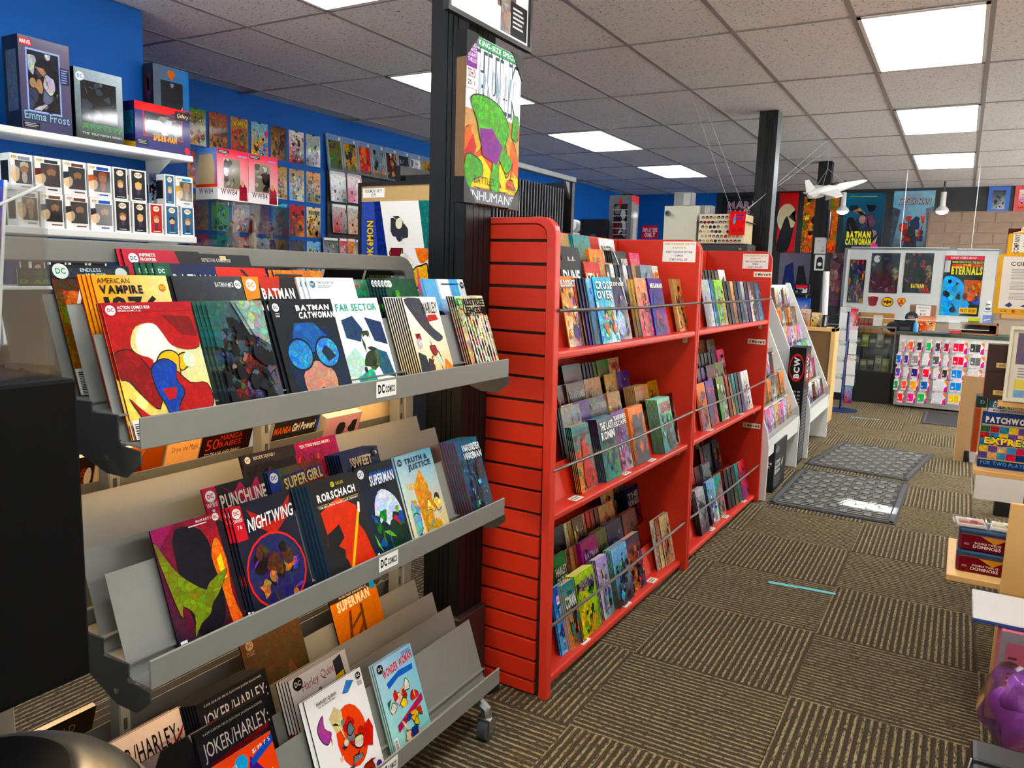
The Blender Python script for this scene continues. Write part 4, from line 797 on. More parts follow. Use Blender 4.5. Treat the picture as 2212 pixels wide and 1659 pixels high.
back_book(1, 3, 436, 545, BL('#2a1412', '#a89080', [('t', '50', .1, .78, .35, .93, '#c8402c', dict(b=.0)), ('t', 'MANGA\nBABES', .36, .8, .8, .95, '#c8402c', dict(b=.0)), ('t', 'TO DRAW AND PAINT', .1, .72, .8, .77, '#e8d8c8', dict(b=.01))]), 'dark brown manual with red numerals behind the grey rack')
back_book(1, 3, 592, 686, BL('#2c2622', '#cfc4b4', [('t', 'MANIA', .02, .82, .4, .92, '#e0622c', dict(b=.03, s=.1)), ('t', 'Girl Power!', .42, .82, .95, .94, 'white', dict(b=.03, s=.1)), ('e', .72, .45, .2, .2, '#e8d4a8', .2)]), 'black paperback with orange and white lettering behind the grey rack', h=.265)
back_book(1, 3, 700, 776, BL('#d8a8b0', '#4a4048', [], [('x', 14, ['#6a5a60', '#8a3a34', '#e8d8c0', '#3a3438'], (.1, .1, .9, .9), .2, .3)]), 'thick pink and grey paperback behind the grey rack', h=.245, th=.03)
back_book(0, 2, 700, 742, BL('#17171a', '#6a6a6a', []), 'narrow black paperback behind the top bar of the grey rack')
back_book(0, 2, 738, 785, BL('#1c1c20', '#5a5a5e', [('t', 'Dr. Jekyll', .1, .74, .95, .85, '#e8e8e4', dict(b=.02)), ('t', 'Mr H', .5, .62, .9, .72, '#a8242a', dict(b=.0))]), 'black paperback with white and red lettering under the top bar')
back_book(0, 2, 790, 862, BL('#12322f', '#9ab0a0', [('t', 'FOUR TALES OF TOMORROW', .12, .86, .95, .92, '#c8a84a', dict(b=.01)), ('p', [(0, 0), (.3, 0), (.1, .25), (0, .2)], '#b83a2c')]), 'dark green paperback with gold heading under the top bar')
back_book(2, 3, 60, 205, BL('#2c2418', '#6a5c44', [('t', 'WORLD\nTHE\nWITCHER', .1, .6, .7, .92, '#a89878', dict(b=.0))]), 'dark olive book low on the far side of the grey rack')
carton('back_issue_box', 'cream card box with a steel rivet standing behind the grey rack', 'box', (RX-.055, -1.285, SHZ[1]+.0915), R90, .235, .05, .26, '#d9c39c', front=[('r', 0, 0, 1, 1, '#dcc6a0', .02), ('e', .72, .55, .025, .025, '#8a7a60'), ('e', .72, .55, .014, .014, '#4a4030')])
# ------------------------------------------------------------------ red slatted shelving units
mat('red_paint', '#be2812', .45, spec=.3, var=.05, scale=6); mat('red_edge', '#c83020', .35, var=.04); mat('groove', '#1c1414', .8); mat('rod', '#5e5850', .35, .5)
RF, RB = -.545, -1.0       # front and back of the units
RSZ = (1.258, .678, .05)
def panel_poly(x0, x1, z0, z1, r=.06, n=6):
    return [(x0, z0), (x1+.018*(1-z0/1.7), z0), (x1-.012*z1/1.7, z1-r)]+[(x1-.012*z1/1.7-r+r*math.cos(math.pi/2*k/n), z1-r+r*math.sin(math.pi/2*k/n)) for k in range(1, n+1)]+[(x0, z1)]
SIGN = [('r', 0, 0, 1, 1, '#f2efe6'), ('t', 'WANT TO GUARANTEE YOUR TITLE', .05, .82, .95, .94, '#b8a04a', dict(b=.03)), ('t', 'IS ALWAYS IN?', .3, .64, .7, .75, '#b8a04a', dict(b=.03)), ('t', 'WANT TO SAVE 10% OFF YOUR', .1, .43, .9, .55, '#3a4a86', dict(b=.03)), ('t', 'COMICS?', .38, .26, .62, .37, '#3a4a86', dict(b=.03)), ('t', 'START A PULL LIST!', .22, .06, .78, .18, '#4a3a78', dict(b=.03))]
MTAG = [('r', 0, 0, 1, 1, '#f2e8d4'), ('t', 'Marvel', .25, .25, .8, .75, 'ink', dict(b=.05)), ('r', .1, .25, .17, .7, '#888'), ('r', .85, .25, .92, .7, '#555')]
RT = .0228; SH = (.0175, .0525)
YC = ((-.955+.572)/2, (.575+2.092)/2)
def red_unit(lb, y0, y1, slats, un=0):
    u = thing('red_shelving_unit', lb, 'shelving', ((RF+RB)/2, (y0+y1)/2, 0)); ox, oy = (RF+RB)/2, (y0+y1)/2
    def P(mb, name, m, **k):
        o = mb.obj(name, m, u, **k); o.location = (-ox, -oy, 0); return o
    P(Bx(RB-.02, RB, y0, y1, 0, 1.708), 'back_panel', 'red_paint')
    if slats:
        P(MB().prism(panel_poly(RB, RF-.004, .0, 1.70, .055), 'y', y0+.012, y0+.03), 'end_panel', 'groove')
        gz = [1.632, 1.553, 1.476, 1.399, 1.32, 1.243, 1.166, 1.083, 1.002, .925, .843, .765, .684, .602, .521, .444, .367, .289, .213, .132, .054]
        zz = [1.70]+gz+[-.004]
        for k in range(len(zz)-1):
            top = zz[k]-.005; bot = zz[k+1]+.005
            if k == 0: P(MB().prism(panel_poly(RB, RF-.038, bot, 1.685, .045), 'y', y0-.002, y0+.013), 'slat', 'red_paint')
            else: P(Bx(RB, RF-.038, y0-.002, y0+.013, max(bot, .008), top), 'slat', 'red_paint', bevel=.0015)
        r1 = panel_poly(RB, RF, .0, 1.71, .06); r0 = panel_poly(RB, RF-.036, .0, 1.688, .045)
        mb = MB()
        # edge band: front post and rounded head
        band = [(RF-.034, 0), (RF, 0)]+r1[2:]+[(RB, 1.69)]+[q for q in r0[2:][::-1]][1:]+[(RF-.034, 1.64)]
        mb.prism([(RF-.016, 0), (RF+.018, 0)]+[q for q in r1[2:-1]]+[(RB, 1.71), (RB, 1.688)]+[q for q in r0[2:-1]][::-1], 'y', y0-.006, y0+.03)
        P(mb, 'edge_band', 'red_edge', bevel=.003)
    else:
        P(MB().prism(panel_poly(RB, RF, .0, 1.71, .06), 'y', y0, y0+.024), 'end_panel', 'red_paint', bevel=.004)
    P(MB().prism(panel_poly(RB, RF, .0, 1.71, .06), 'y', y1-.024, y1), 'end_panel', 'red_paint', bevel=.005, seg=2)
    P(Bx(RB, RB+.05, y0+.05, y1-.05, 0, .02), 'kick_board', 'groove')
    for z in RSZ:
        P(Bx(RB, RF-.008, y0+.03, y1-.024, z-.028, z), 'shelf_board', 'red_edge', bevel=.008, seg=2)
        for t in range(1, 4):
            x = -.605-.085*(t-1)-.03
            zt = z+.06*(t-1)
            P(MB().prism([(x+.012, zt), (x-.028, zt+.13), (x-.032, zt+.128), (x-.032, z), (x+.008, z)], 'y', y0+.03, y1-.024), 'tier_step', 'red_paint')
        yb = y1-.06
        P(Bx(RF-.06, RF-.045, yb, yb+.03, z-.06, z-.028), 'shelf_bracket', 'steel_tab')
    for z in (1.400, .845, .262):
        P(MB().tube([(RF+.0, y0+.01, z), (RF+.004, (y0+y1)/2, z-.006), (RF+.0, y1-.02, z)], .006, 8), 'retaining_rod', 'rod', smooth=True)
    u.location.x += SH[un]; u.rotation_euler = (0, 0, -RT); return u, ox, oy
mat('steel_tab', '#b8a89c', .5, .2)
U1 = red_unit('tall red shelving unit with a slatted end panel', -.955, .572, True)
U2 = red_unit('tall red shelving unit standing between the slatted one and the white racks', .575, 2.092, False, 1)
def stick(u, spec, w, h, x, y, z, m='print_matte', rot=(0, 0, 0), name='paper_notice'):
    o = pic(name, spec, w, h, u[0], 3, m, key=name+str(len(spec))+str(w)); o.location = (x-u[1]-u[0].location.x+u[1], y-u[2], z); o.rotation_euler = rot; return o
for u, y, (a, b, c, d) in ((U1, .548, (1424, 522, 1498, 565)), (U2, 2.068, (1598, 549, 1656, 580))):
    p, q = Py(a, d, y), Py(c, b, y); stick(u, SIGN, q.x-p.x, q.z-p.z, (p.x+q.x)/2, y-.0012, p.z)
for (a, b, c, d) in ((1628, 588, 1657, 598), (1614, 732, 1645, 742), (1604, 912, 1634, 922)):
    p, q = Py(a, d, 2.068), Py(c, b, 2.068); stick(U2, MTAG, .12, .035, (p.x+q.x)/2, 2.0665, p.z, name='shelf_ticket')
TK = [('r', 0, 0, 1, 1, '#ece4d4'), ('ln', .1, .2, .9, .8, 2, '#555')]
for u, pts in ((U1, [(1, 1250, 1077), (1, 1345, 1021), (1, 1405, 993), (2, 1250, 1380), (2, 1335, 1300), (2, 1397, 1250)]), (U2, [(1, 1530, 928), (1, 1590, 893), (2, 1555, 1113), (2, 1595, 1080), (2, 1525, 1140)])):
    for si, px, py in pts:
        p = Pz(px, py, RSZ[si])
        stick(u, TK, .07, .04, RF-.016+u[0].location.x-u[1], p.y, RSZ[si]+.001, rot=(-R90, 0, R90), name='price_ticket')

CNT = {}; LASTX = {}
def on_red(un, si, t, pl, pr, pal, title=None, tc=None, copies=1, w=None, h=.262, fan=0., th=.0045, tb=None, spine=None, n=20, extra=(), xo=0.):
    """comic on a red shelf: unit, shelf, tier, where its upper corners show, palette"""
    lean = .235
    z0 = RSZ[si]+.06*t+.002 if t else RSZ[si]+.001
    xt = -.66-.085*t; xb = xt+h*math.sin(lean)+.002; zt = z0+h*math.cos(lean)
    fX = lambda y: xt+SH[un]+RT*(y-YC[un])
    y0 = ysolf(pl, fX, zt)
    ww = w or max(.10, min(.17, ysolf(pr, fX, zt)-y0))
    y0 = max(y0, U_[un][0]+.035); yc = min(y0+ww/2, U_[un][1]-.03-ww/2)
    lk = LASTX.get((un, si, t), (-9, 0, -9))
    if y0 < lk[0]-.004 and yc > lk[2]: xo = min(lk[1]+.0045, .032)
    else: xo = 0.
    LASTX[(un, si, t)] = (yc+ww/2, xo+(copies-1)*.003, yc)
    p = pal.split(); cn = [q if q[0] != '#' else 'mixed' for q in p]
    k = (un, si, t); CNT[k] = CNT.get(k, -1)+1
    pos = 'row %s, %s shelf, %s red unit' % (('one', 'two', 'three', 'four')[t], ('top', 'middle', 'bottom')[si], ('slatted', 'second')[un])
    lb = '%s and %s comic, %s from the near end, %s' % (cn[0], cn[1 % len(cn)], ORD[CNT[k]], pos)
    spec = cover(pal, title, tc, seed=CNT[k]*7+t*31+si*5+un, tb=tb, n=n, extra=extra)
    for c in range(copies-1, -1, -1):
        l2 = lb if c == 0 else '%s spare behind %s and %s comic, %s along, %s' % (ORD[c-1], cn[0], cn[1 % len(cn)], ORD[CNT[k]], pos)
        xx = xb+xo-c*(th+.0008)+(copies-1)*.0035; yy = yc-c*(.004+fan)
        comic(l2, (xx+SH[un]+RT*(yy-YC[un]), yy, z0), R90-RT, lean, spec, ww, h, th, key=lb, spine=spine or p[0], back=p[1 % len(p)], group='spares '+lb if c else None)
U_ = [(-.955, .572), (.575, 2.092)]
def fan_red(un, si, t, p0, p1, pals, h=.256):
    n = len(pals)
    for k, pal in enumerate(pals): on_red(un, si, t, p0+(p1-p0)*k/n, 0, pal, w=.165 if k == n-1 else .12, h=h, n=12)
# unit one, top shelf
on_red(0, 0, 3, 1205, 1225, 'tan charcoal brown', w=.13)
on_red(0, 0, 3, 1228, 1268, 'teal gold orange', copies=3, fan=.004)
on_red(0, 0, 3, 1291, 1336, 'white cream silver', 'NOCTERRA', 'ink', tb=(.12, .7, .9, .88), n=4)
on_red(0, 0, 2, 1206, 1248, 'black charcoal ink', 'firefly', 'white', tb=(.3, .62, .7, .86), n=6)
on_red(0, 0, 2, 1266, 1298, 'orange lime pink', copies=2)
on_red(0, 0, 2, 1313, 1358, 'black silver ink', 'POWER\nRANGERS', 'white', copies=4, fan=.008, tb=(.55, .6, .98, .88), n=10, extra=[('p', [(.1, 1), (.16, 1), (.5, .62), (.3, .3), (.24, .3), (.42, .62)], 'silver')])
on_red(0, 0, 2, 1357, 1364, 'pink cream', w=.12)
on_red(0, 0, 1, 1205, 1256, 'ink navy charcoal', 'DUNE', 'white', tb=(.08, .6, .92, .88), n=8)
on_red(0, 0, 1, 1257, 1291, 'red orange rust', 'ITH', 'cream', tb=(.02, .62, .75, .84), s=.1) if False else on_red(0, 0, 1, 1257, 1291, 'red orange rust', 'ITH', 'cream', tb=(.02, .6, .75, .84))
on_red(0, 0, 1, 1291, 1303, 'tan rust', w=.14)
fan_red(0, 0, 1, 1303, 1362, ['charcoal white', 'white silver', 'ink purple', 'charcoal white', 'white grey', 'navy charcoal', 'tan ink', 'ink olive'])
on_red(0, 0, 1, 1365, 1391, 'steel mint charcoal')
on_red(0, 0, 1, 1393, 1412, 'white orange', 'NUF', 'orange', tb=(.1, .6, .95, .9), w=.15, n=8)
on_red(0, 0, 0, 1203, 1236, 'orange cream purple', 'BLOODSHOT', 'white', tb=(.02, .84, .98, .96))
fan_red(0, 0, 0, 1231, 1256, ['rust ink', 'ink maroon', 'navy purple', 'ink charcoal', 'sky ink'])
on_red(0, 0, 0, 1262, 1303, 'cyan sky white', 'CROSS\nOVER', 'white', tb=(.08, .66, .95, .95), n=14, spine='blue', extra=[('x', 14, ['orange', 'red', 'lime', 'tan'], (.2, .08, .8, .55), .14, .5)])
on_red(0, 0, 0, 1304, 1349, 'charcoal purple silver', 'THE EXPANSE', 'white', tb=(.03, .86, .97, .93), n=12, copies=2, extra=[('e', .45, .26, .24, .2, '#c8d8f0', .4), ('p', [(.75, 1), (.85, 1), (1, .6), (1, .5)], 'silver')])
fan_red(0, 0, 0, 1352, 1362, ['tan ink', 'gold charcoal'])
on_red(0, 0, 0, 1363, 1391, 'peach pink brown')
on_red(0, 0, 0, 1388, 1437, 'purple blue violet', 'MEGAMAN', 'white', tb=(.06, .8, .95, .92), band='navy') if False else on_red(0, 0, 0, 1388, 1437, 'purple blue magenta', 'MEGAMAN', 'white', tb=(.06, .82, .95, .92), copies=2)
on_red(0, 0, 0, 1446, 1460, 'tan peach rust', w=.12, copies=3)
# unit one, middle shelf
on_red(0, 1, 3, 1209, 1246, 'ink red maroon', copies=2)
fan_red(0, 1, 3, 1247, 1275, ['maroon ink', 'navy ink', 'charcoal maroon', 'ink purple', 'olive ink'])
on_red(0, 1, 3, 1276, 1304, 'green red ink')
on_red(0, 1, 3, 1300, 1322, 'cream red charcoal', 'VAMPIRELLA', 'red', tb=(.05, .76, .95, .93))
on_red(0, 1, 2, 1198, 1214, 'navy orange')
on_red(0, 1, 2, 1214, 1257, 'brown maroon grey', 'TRANSFORMERS', 'silver', tb=(.08, .74, .95, .88), copies=3)
on_red(0, 1, 2, 1258, 1302, 'tan brown charcoal')
on_red(0, 1, 2, 1302, 1327, 'gold cream blue')
on_red(0, 1, 2, 1327, 1354, 'purple violet gold')
fan_red(0, 1, 1, 1197, 1207, ['charcoal ink', 'ink grey', 'silver ink'])
on_red(0, 1, 1, 1209, 1232, 'cream maroon green')
on_red(0, 1, 1, 1233, 1268, 'purple violet ink')
on_red(0, 1, 1, 1268, 1304, 'grey charcoal steel', 'TRANSFORMERS', 'silver', tb=(.05, .78, .95, .9))
on_red(0, 1, 1, 1305, 1332, 'tan brown cream', copies=3)
on_red(0, 1, 1, 1358, 1396, 'tan ink brown', copies=7, fan=.004, extra=[('e', .5, .45, .34, .25, '#241c18'), ('e', .5, .34, .28, .2, '#c89a70', .1), ('ln', .2, .9, .8, .95, 1, 'red')])
on_red(0, 1, 1, 1396, 1401, 'gold brown', w=.13)
on_red(0, 1, 0, 1225, 1262, 'teal orange red', 'SNAKE EYES\nDEADGAME', 'ink', tb=(.12, .82, .95, .95), copies=4, spine='ink', extra=[('p', [(.3, .1), (.4, .7), (.55, .76), (.65, .6), (.75, .3), (.6, .1)], 'red', .5)])
on_red(0, 1, 0, 1277, 1312, 'navy teal green', 'THE LAST\nRONIN', 'white', tb=(.1, .64, .9, .94), copies=6, fan=.001, spine='maroon')
on_red(0, 1, 0, 1315, 1344, 'purple magenta silver', 'TRANSFORMERS\nESCAPE', 'white', tb=(.08, .76, .95, .95), copies=2)
on_red(0, 1, 0, 1348, 1392, 'orange navy ink', copies=4, fan=.001, extra=[('p', [(.2, .1), (.2, .7), (.5, .82), (.8, .7), (.8, .1)], '#1c2030', .35), ('p', [(.34, .3), (.5, .42), (.66, .3), (.5, .16)], '#c07a5a', .3)])
on_red(0, 1, 0, 1404, 1438, 'mint teal charcoal', 'THE WALKING\nDEAD', 'red', tb=(.15, .74, .85, .94), copies=9, spine='olive')
on_red(0, 1, 0, 1438, 1450, 'maroon ink white', w=.13)
# unit one, bottom shelf
on_red(0, 2, 3, 1290, 1335, 'cream tan red')
on_red(0, 2, 3, 1338, 1372, 'teal olive tan', 'SHATTERED', 'cream', tb=(.05, .76, .95, .92))
on_red(0, 2, 2, 1187, 1213, 'charcoal brown ink')
fan_red(0, 2, 2, 1215, 1228, ['cream brown', 'tan brown'])
on_red(0, 2, 2, 1229, 1250, 'brown cream charcoal')
fan_red(0, 2, 2, 1252, 1290, ['maroon red', 'red rust', 'rust brown', 'maroon ink', 'tan rust'])
on_red(0, 2, 2, 1365, 1406, 'navy purple red', 'THE\nFORGED', 'silver', tb=(.1, .62, .9, .9), copies=3)
on_red(0, 2, 1, 1187, 1216, 'green ink red', 'HARLEY\nQUINN', 'white', tb=(.08, .5, .9, .82), copies=2)
fan_red(0, 2, 1, 1217, 1240, ['maroon tan', 'tan rust', 'rust maroon'])
on_red(0, 2, 1, 1240, 1275, 'magenta purple navy', 'BATMAN\nSUPERMAN', 'lilac', tb=(.15, .55, .95, .8), copies=3)
on_red(0, 2, 1, 1275, 1301, 'olive brown green', copies=4, fan=.002)
on_red(0, 2, 1, 1302, 1333, 'charcoal purple steel', copies=4)
on_red(0, 2, 1, 1336, 1367, 'brown rust ink', copies=4)
on_red(0, 2, 0, 1186, 1200, 'blue sky white', copies=2)
on_red(0, 2, 0, 1201, 1220, 'teal orange ink', 'CONAN', 'white', tb=(.05, .6, .9, .82), copies=4, fan=.002, spine='silver')
on_red(0, 2, 0, 1229, 1272, 'lime yellow green', 'AQUAMAN', 'purple', tb=(.12, .72, .9, .9), copies=6, fan=.001, spine='olive', extra=[('p', [(.35, .05), (.6, .02), (.85, .2), (.6, .3)], 'gold', .3)])
on_red(0, 2, 0, 1278, 1301, 'lilac silver teal', copies=4, spine='brown')
on_red(0, 2, 0, 1309, 1341, 'sky navy maroon', copies=6, spine='olive')
on_red(0, 2, 0, 1341, 1399, 'navy orange purple red', copies=4, fan=.002, n=40)
fan_red(0, 2, 0, 1402, 1438, ['silver tan', 'rust cream', 'brown cream', 'cream rust', 'tan silver'])
# unit two
rg = random.Random(12)
pp = ['ink charcoal', 'navy ink', 'charcoal silver', 'tan ink', 'maroon ink', 'grey ink', 'ink purple', 'olive ink', 'steel navy', 'brown ink']
fan_red(1, 0, 1, 1513, 1540, ['ink tan', 'charcoal ink', 'ink gold', 'ink cream', 'charcoal tan'])
on_red(1, 0, 1, 1541, 1553, 'white pink silver', w=.13)
on_red(1, 0, 0, 1511, 1530, 'silver grey white', w=.15, n=4)
on_red(1, 0, 0, 1528, 1534, 'blue sky', w=.13)
on_red(1, 0, 0, 1534, 1558, 'lime sky orange', w=.16, copies=2)
fan_red(1, 0, 0, 1559, 1618, ['ink charcoal', 'charcoal ink', 'peach brown', 'ink navy', 'navy steel', 'silver charcoal', 'ink purple', 'maroon white', 'ink charcoal', 'navy sky'])
on_red(1, 1, 3, 1505, 1518, 'brown tan', w=.13); fan_red(1, 1, 3, 1518, 1528, ['ink brown', 'silver ink'])
fan_red(1, 1, 2, 1503, 1534, ['charcoal ink', 'ink olive', 'ink charcoal', 'charcoal brown', 'ink grey']); on_red(1, 1, 2, 1537, 1556, 'pink maroon silver', w=.15, copies=2)
fan_red(1, 1, 1, 1502, 1518, ['maroon purple', 'purple ink']); on_red(1, 1, 1, 1518, 1538, 'charcoal red silver', copies=2); on_red(1, 1, 1, 1540, 1560, 'olive charcoal white', copies=2)
on_red(1, 1, 0, 1500, 1520, 'orange purple gold', w=.14, copies=2); on_red(1, 1, 0, 1520, 1540, 'purple charcoal red', w=.15); on_red(1, 1, 0, 1541, 1559, 'olive green white', w=.15, copies=3, spine='ink')
fan_red(1, 1, 0, 1563, 1595, ['rust ink', 'ink gold', 'teal ink', 'ink charcoal', 'ink purple', 'white maroon'])
fan_red(1, 2, 3, 1497, 1530, ['tan ink', 'brown tan', 'maroon tan', 'brown ink'])
fan_red(1, 2, 2, 1508, 1520, ['charcoal red', 'ink steel']); on_red(1, 2, 2, 1530, 1548, 'charcoal navy tan', w=.15, copies=3)
on_red(1, 2, 1, 1497, 1508, 'maroon ink', w=.14); on_red(1, 2, 1, 1509, 1528, 'steel charcoal brown', w=.15, copies=4); 
on_red(1, 2, 0, 1494, 1518, 'silver maroon navy', w=.15, copies=5, spine='ink'); on_red(1, 2, 0, 1520, 1541, 'sky maroon white', w=.15, copies=3, spine='ink'); on_red(1, 2, 0, 1538, 1556, 'teal green pink', w=.15)
fan_red(1, 2, 0, 1560, 1592, ['ink charcoal', 'charcoal ink', 'ink olive', 'teal ink', 'red purple'])
# ------------------------------------------------------------------ column pictures
mat('frame_black', '#17181a', .35); mat('corner_black', '#090a0b', .4, spec=.2, bump=.2); mat('canvas_edge', '#6a4a2c', .7)
def wall_sheet(name, lb, cat, loc, rotz, w, h, spec, m='print_poster', t=.003, frame=None, seed=5, fm='frame_black', glass=False, lean=0., fd=.02, bm='white_paint'):
    """poster, framed picture or sign; origin at the middle of its lower edge"""
    r = thing(name, lb, cat, loc, (-lean, 0, rotz))
    Bx(-w/2, w/2, .0005, t, 0, h).obj('backing_sheet', bm, r)
    pic('cover_print' if name == 'bagged_comic' else 'sheet_print', spec, w, h, r, seed, m)
    if frame:
        f = frame
        for q in ((-w/2-f, w/2+f, -f, 0), (-w/2-f, w/2+f, h, h+f), (-w/2-f, -w/2, 0, h), (w/2, w/2+f, 0, h)):
            Bx(q[0], q[1], -fd/2, fd/2, q[2], q[3]).obj('frame_rail', fm, r)
    if glass: Bx(-w/2, w/2, -.006, -.005, 0, h).obj('glazing', 'acrylic', r)
    return r
wall_sheet('framed_picture', 'white-mounted framed print high on the broad black column', 'picture', (-.775, -1.055, 2.300), R90, .48, .60,
    [('r', 0, 0, 1, 1, '#f3f1ec'), ('x', 16, ['#2a7a7a', '#5a9ac8', '#8a8478', '#c8c0b0', '#3a5a58'], (.12, .14, .82, .95), .16, .5), ('r', .62, .02, .74, .22, '#a8a0a0', .4), ('r', .75, .02, .98, .2, '#1c1d20'), ('ln', .78, .06, .95, .18, 5, '#d0d0d0')], frame=.014)
cv = wall_sheet('canvas_print', 'colourful canvas print with black corner guards on the broad black column', 'canvas print', (-.762, -1.045, 1.742), R90, .34, .508,
    [('g', 0, 0, 1, 1, '#f2c83a', '#f2d040', '#5a2f7a', '#6a3a8a', .15), ('p', [(0, .12), (1, .12), (1, .3), (.85, .45), (.8, .3), (.7, .42), (.55, .25), (.4, .4), (.2, .3), (.1, .45), (0, .4)], '#e8702a', .3), ('p', [(0, .1), (1, .1), (1, .2), (.7, .3), (.5, .2), (.3, .3), (0, .22)], '#f2d23a', .15), ('p', [(.0, .3), (.14, .42), (.2, .34), (.1, .22)], '#c83a3a', .3),
     ('r', 0, .56, 1, 1, '#e4e9ee', .15)]+[('p', [(x, .98), (x+.012, .98), (x+.016, .58), (x-.006, .58)], '#2c3a48') for x in (.22, .36, .42, .56, .62, .76, .82)]+[('t', 'HULK', .17, .59, .98, .935, '#33424f', dict(b=.09)), ('t', 'HULK', .18, .6, .97, .93, '#eef2f5', dict(b=.05)), ('x', 12, ['#6a3a8a', '#c83a3a', '#e8702a', '#f0a03a'], (.02, .12, .98, .54), .09, .4), *[('p', [(.2+.08*k, .6+.05*(k % 3)), (.26+.08*k, .72+.04*(k % 4)), (.22+.08*k, .86-.03*(k % 2))], ['#b8c8d4', '#8fa4b4', '#d4dee6'][k % 3]) for k in range(9)],
     ('r', .16, .94, 1, .995, '#3a8a58'), ('t', 'KING-SIZE SPECIAL!', .19, .95, .96, .988, 'white', dict(b=.03)), ('r', 0, .8, .17, .99, '#7a3a86'), ('t', 'PAGES!\nTWICE\nAS MANY\nTHRILLS!', .02, .83, .16, .95, '#f0e0f0', dict(b=.02)), ('r', 0, .68, .17, .8, '#f0ece4'), ('t', 'MARVEL\nCOMICS\nGROUP', .02, .74, .15, .795, '#6a2a5a', dict(b=.03)), ('t', '25  1', .02, .695, .14, .73, 'ink', dict(b=.02)),
     ('p', [(.08, .62), (.3, .66), (.62, .62), (.78, .5), (.7, .38), (.86, .3), (.74, .22), (.6, .3), (.62, .1), (.45, .12), (.5, .34), (.3, .36), (.2, .5)], '#5fae34', .4), ('p', [(.86, .62), (.98, .58), (.94, .44), (.84, .46)], '#58a834', .4), ('p', [(.24, .46), (.46, .48), (.66, .38), (.56, .26), (.3, .3)], '#8a3f8f', .3), ('p', [(.02, .28), (.26, .26), (.3, .18), (.14, .14), (.1, .08), (.02, .12)], '#58a834', .35),
     ('t', 'BATTLES', .16, .115, .52, .175, 'ink', dict(b=.0)), ('t', 'THE', .78, .1, .95, .15, 'ink', dict(b=.0)), ('r', 0, 0, 1, .09, '#70757a', .2), ('t', 'INHUMANS', .1, .01, .9, .085, '#dfe3e5', dict(b=.0))], m='print', t=.035, bm='canvas_edge')
for sx, sz in ((-1, 0), (1, 0), (-1, 1), (1, 1)):
    a = .17; z = .508*sz; dz = -1 if sz else 1
    MB().prism([(sx*(a+.004), z-dz*.004), (sx*(a-.07), z-dz*.004), (sx*(a+.004), z+dz*.075)], 'y', -.004, .038).obj('corner_guard', 'corner_black', cv)

# ------------------------------------------------------------------ wall shelves with toy boxes
def wshelf(lb, x0, x1, y0, y1, z0, z1, brackets):
    t = thing('wall_shelf', lb, 'shelf', ((x0+x1)/2, (y0+y1)/2, z0))
    a, b = (x1-x0)/2, (y1-y0)/2
    Bx(-a, a, -b, b, 0, z1-z0).obj('shelf_board', 'white_paint', t, bevel=.004)
    for y in brackets: MB().prism([(-a, 0), (a*.8, 0), (-a, -.13)], 'y', y-b*0-(y0+y1)/2-.006, y-(y0+y1)/2+.006).obj('shelf_bracket', 'white_paint', t)
wshelf('highest white wall shelf carrying the large toy boxes', -3.388, -3.15, -2.3, -.345, 2.074, 2.106, (-.47, -1.9))
wshelf('white wall shelf carrying two tiers of small figure boxes', -3.388, -3.10, -2.3, -.375, 1.628, 1.664, (-.47, -1.9))
wshelf('lowest white wall shelf half hidden by the top bar of the rack', -3.388, -3.08, -2.3, -.375, 1.37, 1.393, (-.47, -1.9))
def toy(name, lb, X, y0, y1, z0, z1, d, col, front, window, side=None, m='print_gloss'):
    return carton(name, lb, 'toy box', (X, (y0+y1)/2, z0), R90, y1-y0, d, z1-z0, col, front, side, window=window, m=m)
DK = ['#1c2230', '#3a4a64', '#e8ecf2', '#10131a', '#8a98b0', '#54617a']
toy('toy_box', 'tall purple toy box with clear window and silver-blue lettering', -3.17, -1.245, -1.012, 2.1065, 2.52, .13, '#4a4560',
    [('g', 0, 0, 1, 1, '#3c3a5c', '#3a3858', '#6a6274', '#5a5468', .05), ('r', .13, .2, .8, .88, '#9db0e8'), ('r', .16, .22, .77, .86, '#1e2430', .2), ('x', 22, DK+['#d8b090', '#f2f2f2'], (.17, .23, .76, .85), .14, .3), ('r', .02, .9, .25, .97, '#c83030'), ('t', 'MARVEL', .03, .91, .24, .96, 'white', dict(b=.03)), ('t', 'Emma Frost', .04, .1, .95, .23, '#22304c', dict(b=.05)), ('t', 'Emma Frost', .05, .11, .94, .22, '#86a8b8', dict(b=.02)), ('r', .02, .02, .34, .085, 'ink'), ('ln', .05, .03, .32, .08, 3, '#aaa'), ('r', .79, .56, .97, .74, '#2c2c44'), ('ln', .81, .57, .95, .73, 6, '#8a98c8')], (.16, .22, .77, .86), [('r', 0, 0, 1, 1, '#14161d'), ('r', .2, .2, .85, .85, '#4a5464', .3)])
toy('toy_box', 'grey-blue toy box with dark window and green lettering', -3.17, -.993, -.745, 2.1065, 2.439, .12, '#232a2c',
    [('g', 0, 0, 1, 1, '#2a302c', '#252a26', '#b8c4c8', '#8a9ca4', .1), ('r', .12, .24, .86, .84, '#15191c', .1), ('x', 20, ['#0e1114', '#2c3a3c', '#4a5a6a', '#20282c', '#7a8a98'], (.13, .25, .85, .83), .14, .3), ('logo', .11, .88, .085, '#dfe6ec', '#3a62a0'), ('t', 'ARROW', .12, .13, .96, .25, '#3f8f4a', dict(b=.0)), ('t', 'THE TELEVISION SERIES', .12, .07, .95, .105, '#d8dcd8', dict(b=.0))], (.12, .24, .86, .84), [('r', 0, 0, 1, 1, '#101416')])
